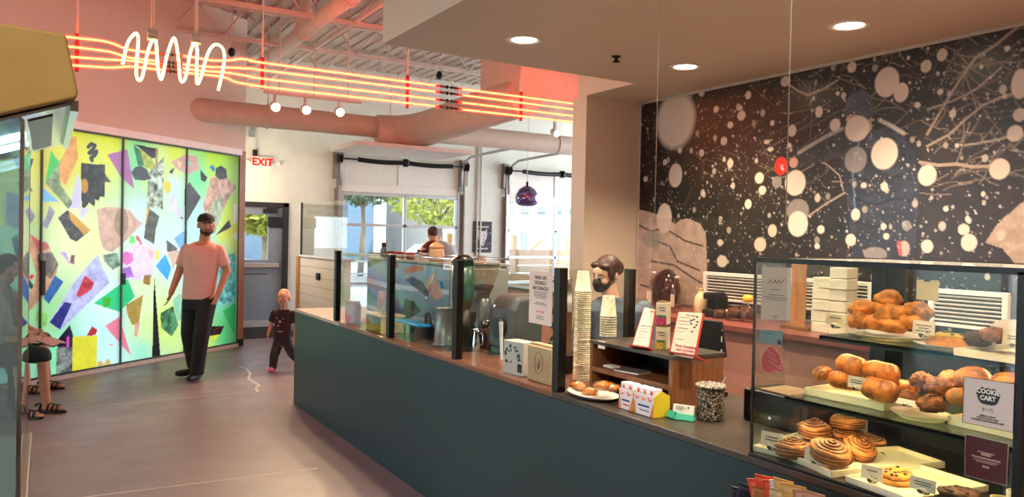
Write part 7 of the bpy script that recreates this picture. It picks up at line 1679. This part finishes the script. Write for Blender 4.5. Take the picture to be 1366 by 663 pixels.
b = MB(); Qh = HM.to_3x3(); b.ball(HM @ V((0, .03, .04)), (.083, .104, .090), 20, 14, 0, Qh); b.tube([HM @ V(p) for p in ((0, .06, .02), (.0, .07, -.06), (.0, .06, -.14), (.0, .05, -.19))], [.06, .055, .045, .02], 14)
for sx in (-1, 1): b.tube([HM @ V(p) for p in ((sx*.02, -.085, .085), (sx*.075, -.05, .05), (sx*.09, 0, -.03), (sx*.085, .03, -.14))], [.010, .018, .024, .012], 10)
inv = HM.inverted(); b.v = [q if (inv @ q).y > -.06 or (inv @ q).z > .06 or abs((inv @ q).x) > .07 else HM @ V(((inv @ q).x*.97, -.055, max((inv @ q).z, .06))) for q in b.v]
bake('hair', b, mat('dark red hair', '6a2420', .5, var=.4, vs=45), rb, .007, 2)

# ---- man in grey at the roller door
d_ = 12.6; hc = CAM+ray(577, 313)*(d_/F)
gm = thing('person', 'man in light grey jumper leaning by the left roller door, turned away', 'person', (hc.x, hc.y, 0), YAWR)
HM = headM((0, 0, hc.z), R(205), R(8), 0); b = MB(); head(b, HM, 1.02); z0 = hc.z
rings(b, [((.36, .08, z0-.74), .16, .12, 0), ((.32, .06, z0-.55), .165, .12, 0), ((.26, .04, z0-.36), .165, .125, 0), ((.19, .02, z0-.20), .16, .115, 0), ((.12, .01, z0-.12), .10, .09, 0)]); limb(b, [(.09, .01, z0-.14), (.01, 0, z0-.05)], [.058, .055])
R1, R2, R3 = V((.05, .02, z0-.22)), V((-.02, .14, z0-.45)), V((.0, .34, z0-.55)); L1, L2, L3 = V((.30, .04, z0-.22)), V((.44, .0, z0-.46)), V((.40, .12, z0-.76))
limb(b, [R1, R2, R3], [.055, .043, .03]); limb(b, [L1, L2, L3], [.055, .043, .03]); hand(b, R3, (.0, .6, -.3), (1, 0, .3), 1, .4); hand(b, L3, (0, .3, -1), (-1, .3, 0), 1, .4)
for x in (.26, .44): limb(b, [(x, .08, z0-.78), (x, .06, .48), (x+.02, .08, .07)], [.09, .06, .04])
bake('body', b, m_skin2, gm, .0075, 4); face(gm, HM, 1.02, m_lip, m_brhair)
b = MB(); rings(b, [((.36, .08, z0-.78), .178, .138, 0), ((.32, .06, z0-.55), .180, .135, 0), ((.26, .04, z0-.36), .18, .14, 0), ((.19, .02, z0-.19), .172, .13, 0), ((.115, .01, z0-.10), .09, .08, 0)])
for a, c, e in ((R1, R2, R3), (L1, L2, L3)): limb(b, [a, c, e], [.072, .058, .045])
bake('jumper', b, mat('light grey jumper', 'b9bdc2', .85, var=.06, bump=.2, bs=40), gm, .010, 4)
b = MB(); 
for x in (.26, .44): limb(b, [(x, .08, z0-.76), (x, .06, .48), (x+.02, .08, .08)], [.105, .075, .06])
bake('trousers', b, mat('navy trousers', '232838', .8), gm, .011, 4)
for x in (.28, .46): b = MB(); b.tube([(x, .02, .045), (x, .08, .05), (x, .19, .04), (x, .25, .035)], [.03, .042, .04, .026], 14); bake('shoe', b, m_shoe, gm, .010, 3)
b = MB(); Qh = HM.to_3x3(); b.ball(HM @ V((0, .025, .045)), (.090, .106, .092), 20, 14, 0, Qh); inv = HM.inverted(); b.v = [q if (inv @ q).y > -.05 or (inv @ q).z > .07 else HM @ V(((inv @ q).x*.95, -.045, max((inv @ q).z, .0))) for q in b.v]; bake('hair', b, mat('brown hair', '4a2e20', .6), gm, .008, 2)

# ---- two people sitting at the left edge behind the cabinet glass
m_sand = mat('black sandal leather', '15110f', .5); m_jean = mat('dark jeans', '2a3138', .8, var=.15)
def seated(lab, px, py, top_m, bot_m, toe, cross=False, skinm=m_skin, book=False, shoes='sandal'):
    gp = onZ(px, py, 0); t = thing('person', lab, 'person', (gp.x, gp.y, 0), YAWR)
    hip = V((-.46, .08, .52)); b = MB(); sx = -.50
    rings(b, [((sx, .08, .46), .13, .17, 0), ((sx-.01, .08, .58), .125, .165, 0), ((sx+.01, .08, .75), .115, .155, 0), ((sx+.05, .08, .93), .118, .18, 0), ((sx+.09, .08, 1.01), .09, .12, 0), ((sx+.11, .08, 1.05), .06, .06, 0)])
    limb(b, [(sx+.11, .08, 1.03), (sx+.16, .08, 1.14)], [.055, .053]); HM = headM((sx+.20, .08, 1.22), R(90), R(20), 0); head(b, HM, 1.0)
    legs = []
    for y, dx in ((-.04, 0.), (.21, .05)):
        kn = V((-.08+dx, y, .50)); an = V((-.04+dx, y, .085)); legs.append((V((-.44, y, .53)), kn, an)); limb(b, [(-.44, y, .53), kn, an], [.082, .056, .038]); fx = .20
        limb(b, [an+V((-.03, 0, -.045)), an+V((.06, 0, -.045)), an+V((.16, 0, -.062))], [.034, .036, .022], 12)
    arms = []
    for y in (-.12, .27):
        a, e, w_ = V((sx+.06, y, .95)), V((sx+.14, y-.02, .68)), V((-.06, .04 if y < 0 else .14, .66 if book else .58)); arms.append((a, e, w_)); limb(b, [a, e, w_], [.05, .042, .029])
        hand(b, w_, (1, .1 if y < 0 else -.1, .0 if book else -.35), (0, .3 if y < 0 else -.3, 1), .95, .55 if book else .25)
    bake('body', b, skinm, t, .0068, 4); face(t, HM, 1.0, m_lip, m_brhair)
    b = MB(); rings(b, [((sx, .08, .50), .145, .185, 0), ((sx-.01, .08, .60), .14, .18, 0), ((sx+.01, .08, .75), .13, .17, 0), ((sx+.05, .08, .93), .132, .195, 0), ((sx+.09, .08, 1.02), .10, .13, 0), ((sx+.105, .08, 1.055), .07, .075, 0)])
    for a, e, w_ in arms: limb(b, [a, e, e.lerp(w_, .45)], [.064, .056, .05])
    bake('top', b, top_m, t, .009, 4)
    b = MB(); rings(b, [((sx, .08, .44), .14, .185, 0), ((sx, .08, .56), .145, .19, 0)])
    for h_, k_, a_ in legs: limb(b, [h_, k_], [.098, .074]); b.tube([k_, k_.lerp(a_, .12)], [.074, .07], 16)
    bake('shorts', b, bot_m, t, .009, 4)
    b = MB(); Qh = HM.to_3x3(); b.ball(HM @ V((0, .025, .045)), (.090, .106, .092), 18, 12, 0, Qh); inv = HM.inverted(); b.v = [q if (inv @ q).y > -.05 or (inv @ q).z > .07 else HM @ V(((inv @ q).x*.95, -.045, max((inv @ q).z, .0))) for q in b.v]; bake('hair', b, m_brhair, t, .008, 2)
    for h_, k_, a_ in legs:
        b = MB(); c = V((a_.x, a_.y, 0)); ol = [(-.075, -.030), (-.06, -.036), (.02, -.036), (.10, -.046), (.16, -.040), (.185, -.012), (.17, .022), (.10, .040), (.0, .034), (-.065, .032), (-.08, .0)]
        b.prism([(c.x+x, c.y+y) for x, y in ol], .003, .022); 
        for x, r, z in ((-.03, .047, .055), (.035, .048, .052), (.075, .046, .045), (.115, .044, .036)): b.tube([(c.x+x, c.y+r*math.cos(a), max(.012, .022+z*math.sin(a))) for a in [R(d) for d in range(0, 181, 15)]], [.011]*13, 8, flat=.8)
        b.tube([(c.x-.07+.0*math.cos(a), c.y+.04*math.cos(a), .055+.02*math.sin(a)) for a in [R(d) for d in range(0, 181, 20)]], .010, 8); b.tube([(c.x-.03, c.y, .078), (c.x+.12, c.y, .06)], .012, 8); b.build('sandal', m_sand, t)
    return t, arms, gp
t, arms, gp = seated('person in grey top and sandals sitting with an open booklet behind the cabinet glass', 40, 557, mat('heather grey top', '8f8f8f', .85, var=.08), m_jean, 62, book=True)
bk = thing('booklet', 'open dark teal booklet held by the seated person at the left edge', 'book', V((gp.x, gp.y, 0)) + Matrix.Rotation(YAWR, 3, 'Z') @ V((.06, .09, .675)), YAWR)
Mb = Matrix.Rotation(R(20), 4, 'Y')
MB().bb(.0, .155, -.11, .0, 0, .006, 0, Mb @ Matrix.Rotation(R(10), 4, 'X')).bb(.0, .155, .0, .11, 0, .006, 0, Mb @ Matrix.Rotation(R(-10), 4, 'X')).build('cover', mat('teal cover', '20404c', .5), bk); MB().bb(.006, .148, -.104, .0, .0065, .011, 0, Mb @ Matrix.Rotation(R(10), 4, 'X')).bb(.006, .148, .0, .104, .0065, .011, 0, Mb @ Matrix.Rotation(R(-10), 4, 'X')).build('pages', mat('pink pages', 'c99a94', .7), bk)
seated('second seated person in dark clothes farther along the collage doors, sandals showing', 44, 524, mat('dark green top', '3f4a44', .85), m_jean, 62, skinm=m_skin2)
# benches they sit on
for (px, py, lab) in ((40, 557, 'plain wooden bench under the seated person in grey at the left edge'), (44, 524, 'plain wooden bench under the farther seated person at the left edge')):
    gp = onZ(px, py, 0); t = thing('bench', lab, 'bench', V((gp.x, gp.y, 0)) + Matrix.Rotation(YAWR, 3, 'Z') @ V((-.55, .08, 0)), YAWR, 'benches along the collage doors')
    MB().bb(-.22, .22, -.28, .28, .395, .435).build('seat', m_wal, t, bevel=.008)
    for sx in (-.18, .18):
        for sy in (-.24, .24): MB().bb(sx-.02, sx+.02, sy-.02, sy+.02, 0, .394).build('leg', m_black, t)
SC.view_settings.view_transform = 'Standard'; SC.view_settings.look = 'None'; SC.view_settings.gamma = 1; SC.view_settings.use_curve_mapping = False
SC.view_settings.exposure = 1.6
SC.cycles.use_denoising = True
SC.cycles.max_bounces = 12; SC.cycles.transparent_max_bounces = 32; SC.cycles.diffuse_bounces = 5; SC.cycles.glossy_bounces = 4
SC.cycles.sample_clamp_indirect = 8; SC.cycles.caustics_reflective = False; SC.cycles.caustics_refractive = False
